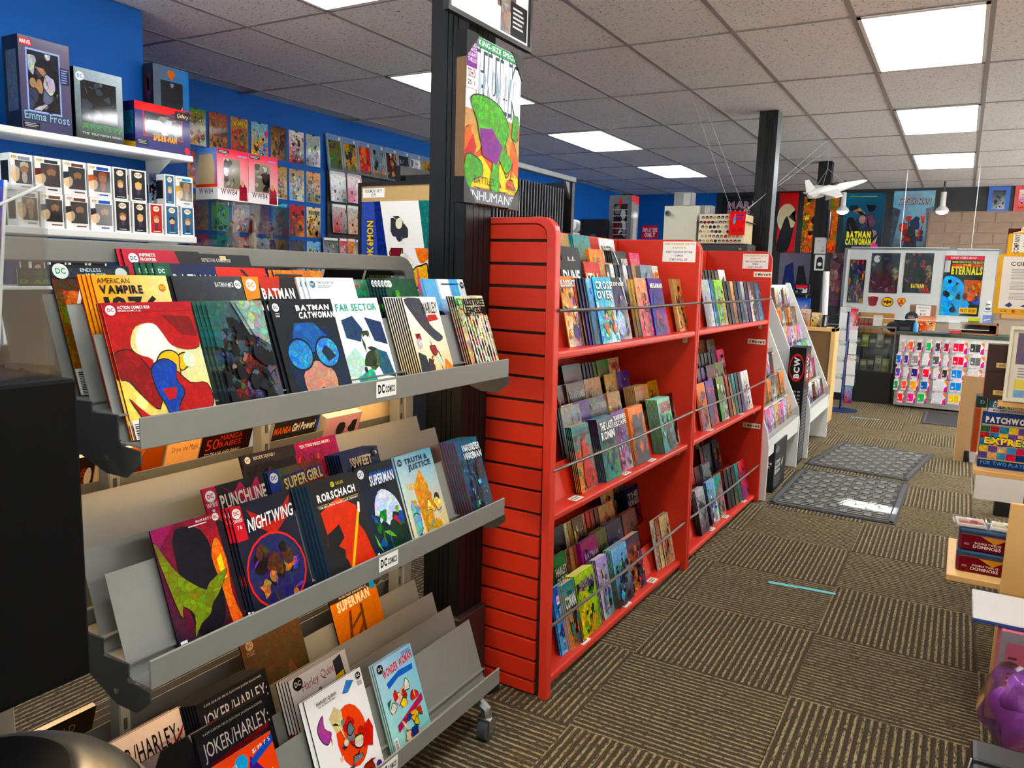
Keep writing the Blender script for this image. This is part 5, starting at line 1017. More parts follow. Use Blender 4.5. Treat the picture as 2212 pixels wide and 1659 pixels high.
toy('toy_box', 'wide navy and red toy box with yellow lettering', -3.165, -.684, -.352, 2.1065, 2.343, .12, '#26265a',
    [('r', 0, 0, 1, 1, '#2b2c62'), ('p', [(0, 1), (1, 1), (.6, .84), (0, .82)], '#c83a3a'), ('r', .14, .28, .86, .84, '#b83038'), ('r', .16, .3, .84, .82, '#2a3c58', .2), ('x', 20, ['#6a7c94', '#c8d0d8', '#15181f', '#8a2c30', '#3a5878', '#b8a890'], (.17, .31, .83, .81), .12, .3), ('t', 'SPIDER-MAN', .3, .2, .74, .38, '#8a2a20', dict(b=.06, s=.1)), ('t', 'SPIDER-MAN', .31, .21, .73, .37, '#f0b02c', dict(b=.03, s=.1)), ('r', .46, .36, .56, .43, '#d8dce0'), ('r', .72, .76, .98, .95, '#15161a'), ('t', 'Gallery', .75, .79, .96, .92, '#e8d8a0', dict(b=.0, s=.2)), ('r', .02, .08, .22, .2, 'ink'), ('ln', .04, .1, .2, .19, 3, '#999'), ('e', .93, .1, .05, .08, '#c83038')], (.16, .3, .84, .82), [('r', 0, 0, 1, 1, '#23244e'), ('r', .2, .3, .9, .8, '#3a6a88', .3), ('p', [(0, 0), (1, 0), (1, .12), (0, .2)], '#c89a3a')])
toy('toy_box', 'dark grey toy box with blue edge standing behind the navy one', -3.29, -.48, -.255, 2.1065, 2.587, .085, '#3a4048',
    [('g', 0, 0, 1, 1, '#4a5058', '#2f5a90', '#3a6aa0', '#50565c', .05), ('r', .2, .1, .82, .84, '#1c2230', .3), ('x', 14, DK, (.22, .12, .8, .82), .12, .3), ('p', [(.42, .96), (.58, .96), (.62, .92), (.5, .85), (.38, .92)], '#a85a34')], (.2, .1, .82, .84), [('r', 0, 0, 1, 1, '#17191f'), ('x', 6, ['#2a3a5a', '#5a2a2a'], (.1, .1, .9, .9), .3, .4)])
POP = lambda u0, v0, u1, v1: [('e', (u0+u1)/2, (v0+v1)/2, (u1-u0)/2, (v1-v0)/2, '#f0e8d8'), ('t', 'POP!', u0+.12*(u1-u0), v0+.25*(v1-v0), u1-.12*(u1-u0), v1-.2*(v1-v0), '#b8862c', dict(b=.06))]
def figbox(lb, y0, y1, z, kind, hair='#3a2a22', bar='#4a3a34', X=-3.12, band=None):
    w = y1-y0; h = .160
    if kind == 'w':
        sp = [('r', 0, 0, 1, 1, '#f2f2f0'), ('r', .22, .18, .95, .82, '#20222a', .15), ('e', .62, .6, .18, .14, '#b8825c', .1), ('p', [(.42, .62), (.46, .76), (.62, .8), (.8, .76), (.82, .64), (.62, .7)], hair, .1), ('e', .62, .36, .12, .16, hair, .3), ('e', .2, .42, .2, .2, '#e8c8a4'), ('p', [(0, .46), (0, .66), (.2, .68), (.4, .6), (.4, .46), (.3, .54)], hair), ('r', .36, .84, .88, .93, bar), ('r', .3, .04, .96, .15, '#e8e4de'), ('t', 'FIGURE', .5, .06, .9, .13, bar, dict(b=.04)) if False else ('ln', .45, .05, .92, .14, 1, bar)]+POP(.04, .82, .34, .97)
        win = (.22, .18, .95, .82)
    else:
        bg = {'n': '#17181d', 'r': '#b8342c', 'b': '#3f6a8a'}[kind]
        sp = [('r', 0, 0, 1, 1, '#eceae6'), ('r', .09, .05, .91, .96, bg, .12 if kind != 'n' else 0.)]+POP(.26, .74, .74, .92)+[('e', .5, .48, .2, .12, '#dcae88'), ('p', [(.3, .48), (.3, .58), (.5, .63), (.7, .58), (.7, .48), (.5, .55)], hair), ('p', [(.38, .38), (.62, .38), (.6, .22), (.4, .22)], band or '#4a3a5a', .1), ('r', .4, .14, .47, .22, '#20242c'), ('r', .53, .14, .6, .22, '#20242c'), ('ln', .25, .08, .8, .12, 1, '#ddd')]
        win = None
    carton('figure_box', lb, 'figure box', (X, (y0+y1)/2, z), R90, w, .09, h, '#f0efec', sp, [('r', 0, 0, 1, 1, '#eeedea'), ('r', .15, .2, .85, .8, '#2a2c34', .3)], window=win, group='small figure boxes on the wall shelves')
rows = [(1.6645, [(38, 84, 'w', '#c8b48a', '#5a5a60', 'pale-haired'), (88, 138, 'w', '#2a2420', '#6a4a34', 'hooded dark figure'), (142, 192, 'w', '#1c1816', '#6a3a30', 'black-haired figure'), (196, 245, 'w', '#231c30', '#3a5aa0', 'long dark-haired figure'), (248, 283, 'n', '#8a6a4a', 'x', 'brown-haired black'), (287, 319, 'n', '#c8a868', 'x', 'blond bearded black'), (323, 353, 'r', '#a87a58', 'x', 'bald red'), (357, 387, 'b', '#2a2420', 'x', 'dark-haired blue'), (391, 420, 'b', '#9a7a50', 'x', 'sandy-haired blue')]),
        (1.8255, [(22, 72, 'w', '#e0d8c8', '#8a8a90', 'white-haired figure'), (76, 133, 'w', '#5a2a24', '#2a2a2e', 'red-haired figure'), (137, 187, 'w', '#1c2a3a', '#5a3a2c', 'blue-masked figure'), (191, 241, 'w', '#b85a34', '#24489a', 'ginger figure'), (244, 276, 'n', '#9a8060', 'x', 'fair-haired black'), (281, 317, 'n', '#d8b060', 'x', 'curly blond black'), (356, 378, 'b', '#b89060', 'x', 'slim blue'), (380, 417, 'w', '#c89a50', '#3a8aa8', 'sandy figure')])]
for ri, (z, lst) in enumerate(rows):
    for a, b, kd, hr, br, ds in lst:
        y0, y1 = ysol(a, -3.12, z+.08), ysol(b, -3.12, z+.08)
        figbox('%s figure box, %s tier of the white wall shelf' % (ds, ('lower', 'upper')[ri]), y0, y1-.002, z, kd, hr, br if br != 'x' else '#444')
for k, (a, b) in enumerate(((65, 97), (106, 143), (150, 187), (193, 230))):
    figbox('black figure box, %s of four under the rack\'s top bar' % ORD[k], ysol(a, -3.12, 1.5), ysol(b, -3.12, 1.5), 1.3935, 'n', ['#d8a0a0', '#d8b040', '#5a6a9a', '#2a2a30'][k])
wall_sheet('art_card', 'dark blue and gold art card leaning between the figure boxes', 'art print', (-3.19, (ysol(322, -3.2, 1.9)+ysol(352, -3.2, 1.9))/2, 1.826), R90, .10, .165, cover('navy steel gold ink', seed=5), m='print_gloss')

# glass showcase with figurines and two red boxes on it
gc = thing('glass_showcase', 'glass showcase on a white cabinet beside the blue wall', 'display case', (-3.30, .05, 0))
Bx(-.2, .2, -.29, .27, 0, 1.30).obj('cabinet_base', 'white_paint', gc, bevel=.004)
for z in (1.600, 1.876): Bx(-.2, .2, -.29, .27, z, z+.008).obj('glass_shelf', 'glass', gc)
for q in ((-.2, -.194, -.29, .27), (.194, .2, -.29, .27), (-.194, .194, -.29, -.284), (-.194, .194, .264, .27)): Bx(q[0], q[1], q[2], q[3], 1.30, 1.876).obj('glass_pane', 'glass', gc)
for q in ((.19, -.2), (.19, -.16)): MB().cyl((q[0], q[1], 1.855), (q[0], q[1], 1.876), .006, 10).obj('pane_clip', 'chrome', gc)
WWF = lambda: [('g', 0, 0, 1, 1, '#e8e4e4', '#e8c8c8', '#d0304a', '#d83a50', .03), ('r', 0, 0, 1, .2, '#f0ecec'), ('r', .2, .24, .72, .82, '#a8a08a', .1), ('x', 12, ['#3a302c', '#d8d0c0', '#6a5c50', '#20242c', '#f2f2f2'], (.21, .25, .71, .81), .14, .3), ('t', 'WW84', .1, .1, .62, .24, '#6a5a54', dict(b=.02)), ('p', [(.68, .02), (.7, .3), (.8, .42), (.94, .28), (.96, .02)], '#9a3040', .3), ('e', .8, .36, .06, .07, '#c89878'), ('r', .04, .9, .38, .97, '#20242c'), ('ln', .06, .91, .36, .96, 2, '#aaa'), ('ln', .66, .87, .96, .92, 1, '#8aa0e0')]
for k, (a, b, lb) in enumerate(((-.225, -.002, 'red and white boxed statue whose tan-windowed side shows'), (.0, .228, 'red and white boxed statue next to the framed wall comics'))):
    toy('statue_box', lb, -3.105, a, b, 1.8845, 2.172, .185, '#d8505c', WWF(), (.2, .24, .72, .82), [('g', 0, 0, 1, 1, '#c8c8cc', '#d84a34', '#5a7ab8', '#4a70b0', .03), ('p', [(.15, .25), (.85, .25), (.9, .6), (.8, .88), (.2, .88), (.1, .6)], '#b8a484', .05), ('r', 0, 0, 1, .24, '#dcdad8'), ('t', 'WW84', .15, .1, .8, .24, '#5a5a60', dict(b=.02)), ('r', 0, .24, 1, .3, '#c8402c')])
def figurine(lb, loc, cols, h=.2, pose=0):
    t = thing('figurine', lb, 'figurine', loc); c1, c2, c3 = cols
    MB().lathe([(.032, 0), (.034, .006), (.03, .012)], n=16, col=C4('#8a8a80')).obj('display_base', 'print', t)
    s = h/.2
    b = MB()
    b.tube([(-.012*s, 0, .012), (-.014*s, .004, .05*s), (-.008*s, 0, .095*s)], .010*s, 8, C4(c1)); b.tube([(.016*s+pose*.03, 0, .012), (.016*s+pose*.012, .004, .05*s), (.008*s, 0, .095*s)], .010*s, 8, C4(c1))
    b.lathe([(.012*s, .088*s), (.018*s, .1*s), (.014*s, .12*s), (.021*s, .145*s), (.010*s, .16*s)], n=12, col=C4(c2), sy=.7)
    b.tube([(-.02*s, 0, .148*s), (-.032*s, -.004, .12*s), (-.03*s, -.014, .095*s)], .006*s, 7, C4(c3)); b.tube([(.02*s, 0, .148*s), (.034*s, -.01, .125*s), (.046*s, -.02, .11*s)], .006*s, 7, C4(c3))
    b.ball((0, 0, .178*s), .016*s, col=C4(c3)); b.ball((0, .004, .184*s), .0165*s, col=C4('#2a1c18'))
    b.obj('figure_body', 'print', t, smooth=True)
for px, lb, cols, h, ps in ((500, 'small purple and yellow figurine in the glass showcase', ('#3a3050', '#4a3a70', '#c8a040'), .17, 1), (545, 'tall figurine with long dark hair in the glass showcase', ('#d0a888', '#9a3038', '#d0a888'), .225, 0), (588, 'black and white armoured figurine in the glass showcase', ('#30343a', '#9aa0a8', '#30343a'), .155, .4)):
    figurine(lb, (-3.22, ysol(px, -3.22, 1.7), 1.6085), cols, h, ps)

# ------------------------------------------------------------------ comics hung on the blue wall
mat('clip', '#101113', .4)
pals = ['green orange white', 'rust gold brown', 'tan red olive', 'sky yellow pink', 'brown tan charcoal', 'white red maroon', 'silver grey white', 'red gold blue', 'cream tan teal', 'peach sky gold', 'red tan brown', 'gold sky peach', 'tan sky cream', 'peach teal tan', 'olive red gold', 'green lime sky', 'white pink blue', 'brown gold red', 'cyan tan red', 'red charcoal orange', 'cream gold brown', 'red white blue', 'teal navy white', 'red cream gold', 'white red ink', 'gold red blue', 'navy brown silver', 'sky yellow navy']
titles = {0: ('MYSTERY', 'gold'), 2: ('X-MEN', 'yellow'), 20: ('WOLVERINE', 'ink'), 27: ('AVENGERS', 'sky')}
cols_y = [.79, .998, 1.204, 1.412, 1.62, 1.826, 2.030]
for r in range(4):
    zt = (2.685, 2.36, 2.05, 1.745)[r]
    for c in range(7):
        i = r*7+c; y = cols_y[c]
        p = pals[i]; t = titles.get(i)
        o = wall_sheet('bagged_comic', '%s and %s bagged comic, %s row down, %s column from the toy boxes' % (p.split()[0], p.split()[1], ORD[r], ORD[c]), 'comic book', (XL+.006, y, zt-.272), R90, .176, .272,
            [('r', 0, 0, 1, 1, '#e6e6e4'), ]+[(('x',)+q[1:] if q[0] == 'x' else q) for q in cover(p, t[0] if t else None, t[1] if t else None, seed=i, n=22, tb=(.12, .74, .9, .9))], m='print_bag', t=.004, seed=i)
        Bx(-.012, .012, -.008, .004, .262, .276).obj('binder_clip', 'clip', o)
sl = thing('slab_ledge', 'clear ledge along the blue wall under the cased comics', 'shelf', (XL, 2.98, 2.40))
Bx(.002, .07, -.82, .82, 0, .006).obj('ledge_board', 'acrylic', sl); Bx(.068, .072, -.82, .82, 0, .05).obj('ledge_lip', 'acrylic', sl)
spal = ['olive green maroon', 'gold charcoal olive', 'red tan orange', 'steel silver gold', 'maroon tan cream', 'charcoal steel silver', 'white teal grey', 'gold tan brown']
for k in range(8):
    o = carton('cased_comic', '%s and %s hard-cased comic, %s on the clear wall ledge' % (spal[k].split()[0], spal[k].split()[1], ORD[k]), 'comic book', (XL+.064, 2.275+k*.206, 2.4065), R90, .196, .02, .325, '#aab4bc',
        [('r', 0, 0, 1, 1, '#8f9aa4'), ('r', .06, .86, .94, .97, '#6f8cc0'), ('r', .78, .88, .9, .95, '#e8ecf0'), ('r', .09, .04, .91, .84, '#333')]+[q if q[0] != 'g' else ('r', .1, .05, .9, .83, spal[k].split()[0], .5) for q in [('g',), ('x', 22, spal[k].split()+['ink'], (.1, .05, .9, .83), .16, .6)]], lean=.13, m='print_bag')
bp = thing('slat_panel', 'black slatted wall panel under the cased comics', 'wall panel', (XL, 2.95, 0))
Bx(.0, .012, -.76, .76, 1.2, 2.40).obj('backing_board', 'groove', bp)
for k in range(12): Bx(.012, .024, -.76, .76, 1.2+k*.1+.004, 1.2+(k+1)*.1-.006).obj('slat', 'dark_paint', bp)
for k, (a, b, py0, py1, pal, ds) in enumerate(((714, 749, 370, 434, 'silver white grey', 'upper'), (751, 783, 374, 437, 'silver pink white', 'upper'), (719, 750, 443, 502, 'silver red grey', 'lower'), (752, 786, 447, 505, 'silver peach grey', 'lower'), (700, 733, 514, 552, 'charcoal silver grey', 'lowest'), (735, 752, 515, 553, 'red white maroon', 'lowest'), (753, 769, 516, 554, 'orange tan white', 'lowest'), (770, 786, 518, 556, 'blue yellow red', 'lowest'))):
    p0, p1 = Px(a, py1, XL+.05), Px(b, py0, XL+.05)
    h = min(.30, p1.z-p0.z); w = p1.y-p0.y
    if ds == 'lowest': h = .26
    wall_sheet('sleeved_comic', '%s and %s sleeved comic, %s row of the black slat panel' % (pal.split()[0], pal.split()[1], ds), 'comic book', (XL+.06, (p0.y+p1.y)/2, p1.z-h), R90, w-.01, h, cover(pal, seed=k, n=8)+[('r', .03, .9, .97, .98, '#e8e8e8')], m='print_bag', t=.012, lean=.08)

# ------------------------------------------------------------------ flip-panel poster rack
pr = thing('poster_rack', 'tall black poster flip rack with a grey top rail', 'poster rack', (-2.1, 1.25, 0))
oy, ox = 1.25, -2.1
Bx(-1.83-ox, -1.79-ox, .62-oy, 1.74-oy, 2.155, 2.19).obj('top_rail', 'alu', pr, bevel=.003)
Bx(-2.5-ox, -1.80-ox, 1.70-oy, 1.74-oy, 0, 2.155).obj('end_frame', 'frame_black', pr)
Bx(-2.5-ox, -2.46-ox, .62-oy, 1.70-oy, 0, 2.155).obj('rear_frame', 'frame_black', pr)
Bx(-2.5-ox, -1.80-ox, .62-oy, 1.74-oy, 0, .04).obj('base_plate', 'frame_black', pr)
MB().prism([(1.74-oy, 2.155), (1.62-oy, 2.155), (1.74-oy, 1.98)], 'x', -1.83-ox, -1.815-ox).obj('corner_gusset', 'alu', pr)
for k in range(26):
    y = .66+k*.038-oy
    Bx(-2.45-ox, -1.83-ox, y, y+.018, .1, 2.10).obj('flip_panel', 'frame_black', pr)
    Bx(-1.83-ox, -1.826-ox, y+.006, y+.012, .1, 2.10).obj('panel_edging', 'alu', pr)
PK = [('r', 0, .9, 1, 1, '#b59a72', .04), ('r', 0, 0, 1, .9, '#eeeae4'), ('p', [(0, 0), (.36, 0), (.4, .35), (.22, .9), (0, .9)], '#4a5aa0', .15), ('p', [(.16, .9), (.24, .9), (.4, .35), (.36, .25), (.24, .4)], '#2a3f88', .5), ('p', [(.0, .1), (.36, .3), (.6, .1), (.4, 0), (0, 0)], '#4a2a70', .2), ('p', [(.72, .9), (1, .9), (1, .45), (.8, .6)], '#2f7a76', .4), ('x', 16, ['#d8708a', '#c8402c', '#e8b860', '#f0ece4', '#7a2a3a', '#e08a5a'], (.35, .05, .95, .6), .13, .3), ('x', 6, ['#33323a', '#e0dcc0', '#a83040'], (.38, .62, .6, .82), .08, .1), ('tv', 'POKéMON', .06, .48, .17, .78, '#2a3a70', dict(b=.08)), ('tv', 'POKéMON', .065, .485, .165, .775, '#e0b43a', dict(b=.03)),
      ('r', .02, .925, .3, .985, '#f2efe8'), ('t', 'POKEMON PARTY\n$9.95', .05, .93, .27, .98, 'ink', dict(b=.01, fill=False))]
a = Py(783, 392, .6); 
pk = wall_sheet('flip_poster', 'poster in a black flip frame swung out beside the broad column', 'poster', (a.x+.33, .57, 1.08), 0, .62, .95, PK, frame=.022, t=.012, m='print')
Bx(.28, .31, .0, .06, -1.08, 0).obj('panel_stand', 'frame_black', pk)

y0 = ysol(40, -3.075, 1.43)
wall_sheet('shelf_sign', 'black shelf card with green lettering before the lowest figure boxes', 'sign', (-3.083, y0+.14, 1.3935), R90, .28, .082, [('r', 0, 0, 1, 1, '#101412'), ('t', 'D ARE RIS', .03, .12, .97, .4, '#3f9a4a', dict(b=.03, s=.1)), ('ln', .1, .6, .9, .85, 2, '#3a5a40')], m='print_matte')
mat('cream_paint', '#dcdcc4', .5); mat('cardboard', '#b08a5c', .8, bump=.1); mat('cork', '#6a4e2c', .9, bump=.4, bscale=300); mat('wood', '#d8ae6c', .5, var=.12, scale=12, stretch=(1, 1, .15)); mat('navy_metal', '#1c2f5c', .4, .3); mat('string', '#c8c8c4', .6); mat('white_plastic', '#e4e2dc', .35); mat('grey_plastic', '#8a8a8a', .4); mat('black_plastic', '#141517', .35)
# ------------------------------------------------------------------ things on the dark cabinet behind the red shelving
cb = thing('storage_cabinet', 'dark storage cabinet behind the red shelving', 'cabinet', (-1.75, 3.1, 0))
Bx(-.85, .72, -.22, .25, 0, 1.68).obj('cabinet_body', 'dark_paint', cb, bevel=.004)
for k in (-.46, .33): Bx(k-.37, k+.37, -.235, -.22, .05, 1.64).obj('cabinet_door', 'dark_paint', cb, bevel=.003)
def pbox(name, lb, cat, Y, a, b, c, d, dep, col, front, z0=None, side=None, m='print', window=None, top=None, right=None):
    p, q = Py(a, d, Y), Py(c, b, Y); z = p.z if z0 is None else z0
    return carton(name, lb, cat, ((p.x+q.x)/2, Y, z), 0, q.x-p.x, dep, q.z-z, col, front, side, window=window, m=m, top=top, right=right)
pbox('toy_box', 'black carton with a figure picture behind the red shelving', 'toy box', 2.93, 1252, 473, 1310, 520, .2, '#1a1b1e', [('r', 0, 0, 1, 1, '#1b1c20'), ('x', 6, ['#8a94a4', '#4a5a78', '#c8ccd4'], (.25, .1, .75, .6), .16, .3)], z0=1.6805, m='print_gloss')
pbox('toy_box', 'tall grey toy box with a barred window and red side', 'toy box', 3.0, 1313, 421, 1366, 510, .16, '#6a6e74', [('r', 0, 0, 1, 1, '#5c6066', .03), ('r', .22, .3, .82, .86, '#2a2c30', .2), ('x', 8, ['#8a8a90', '#5a3a3a', '#c8c8cc'], (.24, .32, .8, .84), .15, .3)]+[('r', .2, .36+k*.1, .84, .37+k*.1, '#d8dade') for k in range(5)]+[('p', [(.5, .98), (.58, .88), (.5, .78), (.42, .88)], '#c03028')], z0=1.6805, m='print_gloss', window=(.22, .3, .82, .86), right=[('r', 0, 0, 1, 1, '#8a9098'), ('p', [(0, 1), (1, 1), (1, .86), (0, .9)], '#c83030'), ('r', .3, .1, .8, .75, '#c8ccd2', .2), ('r', 0, 0, .5, .16, '#a82420')])
pk2 = thing('toilet_roll_pack', 'clear pack of white toilet rolls beside the poster rack', 'paper rolls', (-2.52, 3.12, 1.6805))
for i in range(2):
    for j in range(3):
        MB().cyl((-.05+i*.11, -.06, .055+j*.108), (-.05+i*.11, .05, .055+j*.108), .054, 18).obj('paper_roll', 'white_paint', pk2, smooth=True)
        MB().cyl((-.05+i*.11, -.0605, .055+j*.108), (-.05+i*.11, -.0595, .055+j*.108), .02, 12).obj('roll_core', 'groove', pk2)
wc = thing('white_cabinet', 'plain cream-white cabinet with a round grey lens', 'cabinet', (Py(1467, 515, 3.0).x, 3.0, 1.6805))
a, b = Py(1433, 445, 3.0), Py(1500, 515, 3.0); w = b.x-a.x
Bx(-w/2, w/2, 0, .24, 0, a.z-1.6805).obj('cabinet_body', 'cream_paint', wc, bevel=.003)
MB().cyl((-w/2+.035, -.03, a.z-1.6805-.06), (-w/2+.035, 0, a.z-1.6805-.06), .022, 18).obj('lens_ring', 'alu', wc, bevel=.002); MB().cyl((-w/2+.035, -.032, a.z-1.6805-.06), (-w/2+.035, -.0295, a.z-1.6805-.06), .014, 16).obj('lens_glass', 'frame_black', wc)
rs = random.Random(8)
DOT = [('r', 0, 0, 1, 1, '#e8e2d2')]
for i in range(11):
    for j in range(6):
        DOT.append(('e', (i+.5+(j % 2)*.5)/11.6, (j+.5)/6.2, .034, .055, rs.choice(['#b8342c', '#20201f', '#5a3a2c', '#c8b060', '#3a3430', '#8a6a50', '#d8cfa8']), .2))
        if rs.random() < .6: DOT.append(('e', (i+.5+(j % 2)*.5)/11.6, (j+.5)/6.2-.02, .018, .03, '#dcb890'))
bx = pbox('patterned_storage_box', 'lidded storage box covered in small round sticker pictures', 'storage box', 2.98, 1508, 462, 1611, 516, .26, '#b8a888', DOT, z0=1.80, m='print_matte')
w = 0
Bx(-.205, .205, -.004, .262, .165, .17).obj('lid_edge', 'groove', bx)
bp2 = thing('black_printer', 'black glossy printer under the sticker-covered box', 'printer', (Py(1560, 545, 2.98).x, 2.98, 1.6805))
Bx(-.20, .20, 0, .27, 0, .118).obj('printer_body', 'black_plastic', bp2, bevel=.008); Bx(-.12, .12, -.012, .01, .03, .05).obj('paper_slot', 'grey_plastic', bp2); Bx(.13, .15, -.003, .003, .07, .085).obj('printer_button', 'grey_plastic', bp2)
for k, (a, b, c, d, lb) in enumerate(((1466, 420, 1505, 450, 'grey card box standing on the white cabinet'), (1508, 436, 1540, 462, 'silver appliance box on top of the sticker-covered box'))):
    p, q = Py(a, d, 3.12), Py(c, b, 3.12)
    z = (2.1085 if k == 0 else 2.034)
    carton('card_box', lb, 'box', ((p.x+q.x)/2-(.03 if k == 0 else 0), 3.08, z), 0, q.x-p.x, .12, q.z-p.z-(.0 if k == 0 else .02), '#9a9c9c', [('r', 0, 0, 1, 1, '#8f9192', .04), ('r', .55, .05, .95, .9, '#c4c6c6', .05)])
p, q = Py(1385, 515, 9.36), Py(1422, 487, 9.36)
wall_sheet('wall_sign', 'red and white staff sign on the blue back wall', 'sign', ((p.x+q.x)/2, YB-.016, p.z), 0, q.x-p.x, q.z-p.z, [('r', 0, 0, 1, 1, '#b82a34'), ('r', .04, .05, .96, .95, '#c8404a'), ('t', 'EMPLOYEES', .06, .5, .95, .85, 'white', dict(b=.03)), ('t', 'ONLY', .18, .1, .85, .48, 'white', dict(b=.06))], m='print_matte')
# hanging ALL AGES card
p, q = Py(1574, 508, 2.96), Py(1612, 456, 2.96)
hs = thing('hanging_sign', 'red hand-lettered card hanging on strings before the sticker-covered box', 'sign', ((p.x+q.x)/2, 2.955, p.z))
w, h = q.x-p.x, q.z-p.z
Bx(-w/2, w/2, 0, .002, 0, h).obj('card_sheet', 'red_edge', hs)
pic('sheet_print', [('r', 0, 0, 1, 1, '#d84848'), ('p', [(.22, .55), (.34, .9), (.4, .55), (.3, .45)], '#58b0d8'), ('ln', .42, .64, .92, .88, 2, '#4a4ab0'), ('t', 'ALL AGES', .18, .16, .88, .32, '#5a2020', dict(b=.0))], w, h, hs, 3, 'print_matte')
for (cx, cy, ex) in ((-1.269, 2.559, -w/2+.01), (-1.269, 2.882, w/2-.01), (-.63, 4.842, w/2), (-.646, 5.265, w/2-.02)):
    MB().tube([(ex, .001, h), (cx-hs.location.x, cy-hs.location.y, CEIL-hs.location.z)], .0014, 5).obj('hanging_string', 'string', hs)
# generic model space plane on wires
sp = thing('model_plane', 'white model plane hanging on wires from the ceiling', 'model', (-.60, 4.9, 2.40), (.25, -.28, .45))
b = MB(); b.lathe([(.028, -.20), (.05, -.13), (.052, 0), (.036, .16), (.016, .34), (.004, .37)], n=12, sx=1, sy=.8)
f = b.obj('fuselage', 'white_plastic', sp, smooth=True); f.rotation_euler = (0, R90, 0)
for s in (-1, 1):
    MB().prism([(-.10, s*.03), (.08, s*.03), (.0, s*.36), (-.07, s*.36)], 'z', -.006, .006).obj('wing', 'white_plastic', sp, bevel=.002)
    MB().cyl((-.09, s*.14, -.03), (.06, s*.14, -.03), .026, 14).obj('engine', 'grey_plastic', sp, smooth=True); MB().cyl((-.095, s*.14, -.03), (-.089, s*.14, -.03), .019, 14).obj('engine_nozzle', 'black_plastic', sp)
    MB().prism([(-.20, s*.02), (-.13, s*.02), (-.16, s*.14), (-.20, s*.14)], 'z', .005, .012).obj('tail_plane', 'white_plastic', sp)
MB().prism([(-.21, .03), (-.11, .03), (-.17, .15), (-.21, .15)], 'y', -.004, .004).obj('tail_fin', 'white_plastic', sp)
MB().ball((.06, 0, .04), .03, sc=(1.6, .8, .7)).obj('canopy', 'black_plastic', sp, smooth=True)
wr2 = MB(); M = sp.rotation_euler.to_matrix().to_4x4(); M.translation = sp.location; Mi = M.inverted()
hk = Mi @ Vector((-.62, 4.88, 2.60)); top = Mi @ Vector((-.62, 4.86, CEIL))
for q in ((-.12, .1, .0), (-.12, -.1, .0), (.15, 0, .04)): MB().tube([q, hk], .0012, 5).obj('hanging_wire', 'string', sp)
MB().tube([hk, top], .0015, 5).obj('hanging_wire', 'string', sp)

# ------------------------------------------------------------------ white sloping book racks
def white_rack(lb, y0, y1, xf, tag_):
    t = thing('sloping_book_rack', lb, 'book rack', (xf-.25, (y0+y1)/2, 0)); ox, oy = xf-.25, (y0+y1)/2
    prof = [(xf, 0), (xf, .38), (xf-.02, .50), (xf-.10, .68), (xf-.46, 1.50), (xf-.50, 1.50), (xf-.50, 0)]
    def P(mb, n, m='white_paint', **k):
        o = mb.obj(n, m, t, **k); o.location = (-ox, -oy, 0); return o
    for y in (y0, y1-.018): P(MB().prism(prof, 'y', y, y+.018), 'side_panel', bevel=.003)
    P(Bx(xf-.46, xf-.006, y0+.018, y1-.018, .415, .435), 'shelf_board'); P(Bx(xf-.025, xf-.012, y0+.018, y1-.018, .30, .415), 'apron_board')
    P(Bx(xf-.50, xf-.49, y0+.018, y1-.018, 0, 1.48), 'back_board')
    P(Bx(xf-.010, xf-.006, y0+.018, y1-.018, .435, .53), 'acrylic_lip', 'acrylic')
    for k in range(6):
        x = xf-.03-.074*(k); z = .437+.165*k
        if k: P(Bx(x-.074, x, y0+.018, y1-.018, z-.008, z), 'tier_board')
        if k: P(Bx(x-.006, x-.003, y0+.018, y1-.018, z, z+.045), 'tier_lip', 'acrylic')
    return t
white_rack('white sloping book rack next to the red shelving', 2.12, 3.30, -.425, 'near')
white_rack('white sloping book rack further along by the notice board', 3.68, 4.78, -.405, 'far')
wp = ['tan cream red', 'charcoal silver white', 'white blue red', 'yellow red orange', 'teal white navy', 'pink sky magenta', 'brown tan ink', 'ink charcoal red', 'silver grey white', 'green yellow white', 'lilac white purple', 'orange tan ink', 'cream brown teal', 'maroon pink ink', 'sky white red']
rw = random.Random(3)
for ri, (y0, y1, xf) in enumerate(((2.12, 3.30, -.425), (3.68, 4.78, -.405))):
    for k in range(6):
        y = y0+.03; i = 0
        x = xf-.03-.074*k; z = .4375+.165*k
        while True:
            w = rw.uniform(.115, .16)
            if y+w > y1-.03: break
            pal = wp[(ri*37+k*11+i*5) % len(wp)]; h = rw.uniform(.17, .20) if k else rw.uniform(.15, .19); th = rw.choice([.006, .012, .02])
            lb = '%s and %s book, %s along, %s tier up, %s white rack' % (pal.split()[0], pal.split()[1], ORD[i], ORD[k], ('nearer', 'farther')[ri])
            comic(lb, (x-.022-th*.3, y+w/2, z+.001), R90, .2, cover(pal, None, None, seed=i+k*9, n=12), w, h, th, name='paperback', cat='book', spine=pal.split()[1], back=pal.split()[0])
            y += w+rw.uniform(.004, .02); i += 1
CBB = [('r', 0, 0, 1, 1, '#202226'), ('e', .5, .88, .38, .05, '#b8bcc0'), ('e', .5, .88, .34, .04, '#202226'), ('t', 'BCW', .25, .86, .75, .9, '#d04a40', dict(b=.03)), ('t', 'Comic\nBook\nBin', .14, .42, .88, .64, '#e8e8e6', dict(b=.05, fill=False)), ('p', [(.15, .3), (.85, .3), (.85, .2), (.5, .15), (.15, .2)], '#101113')]
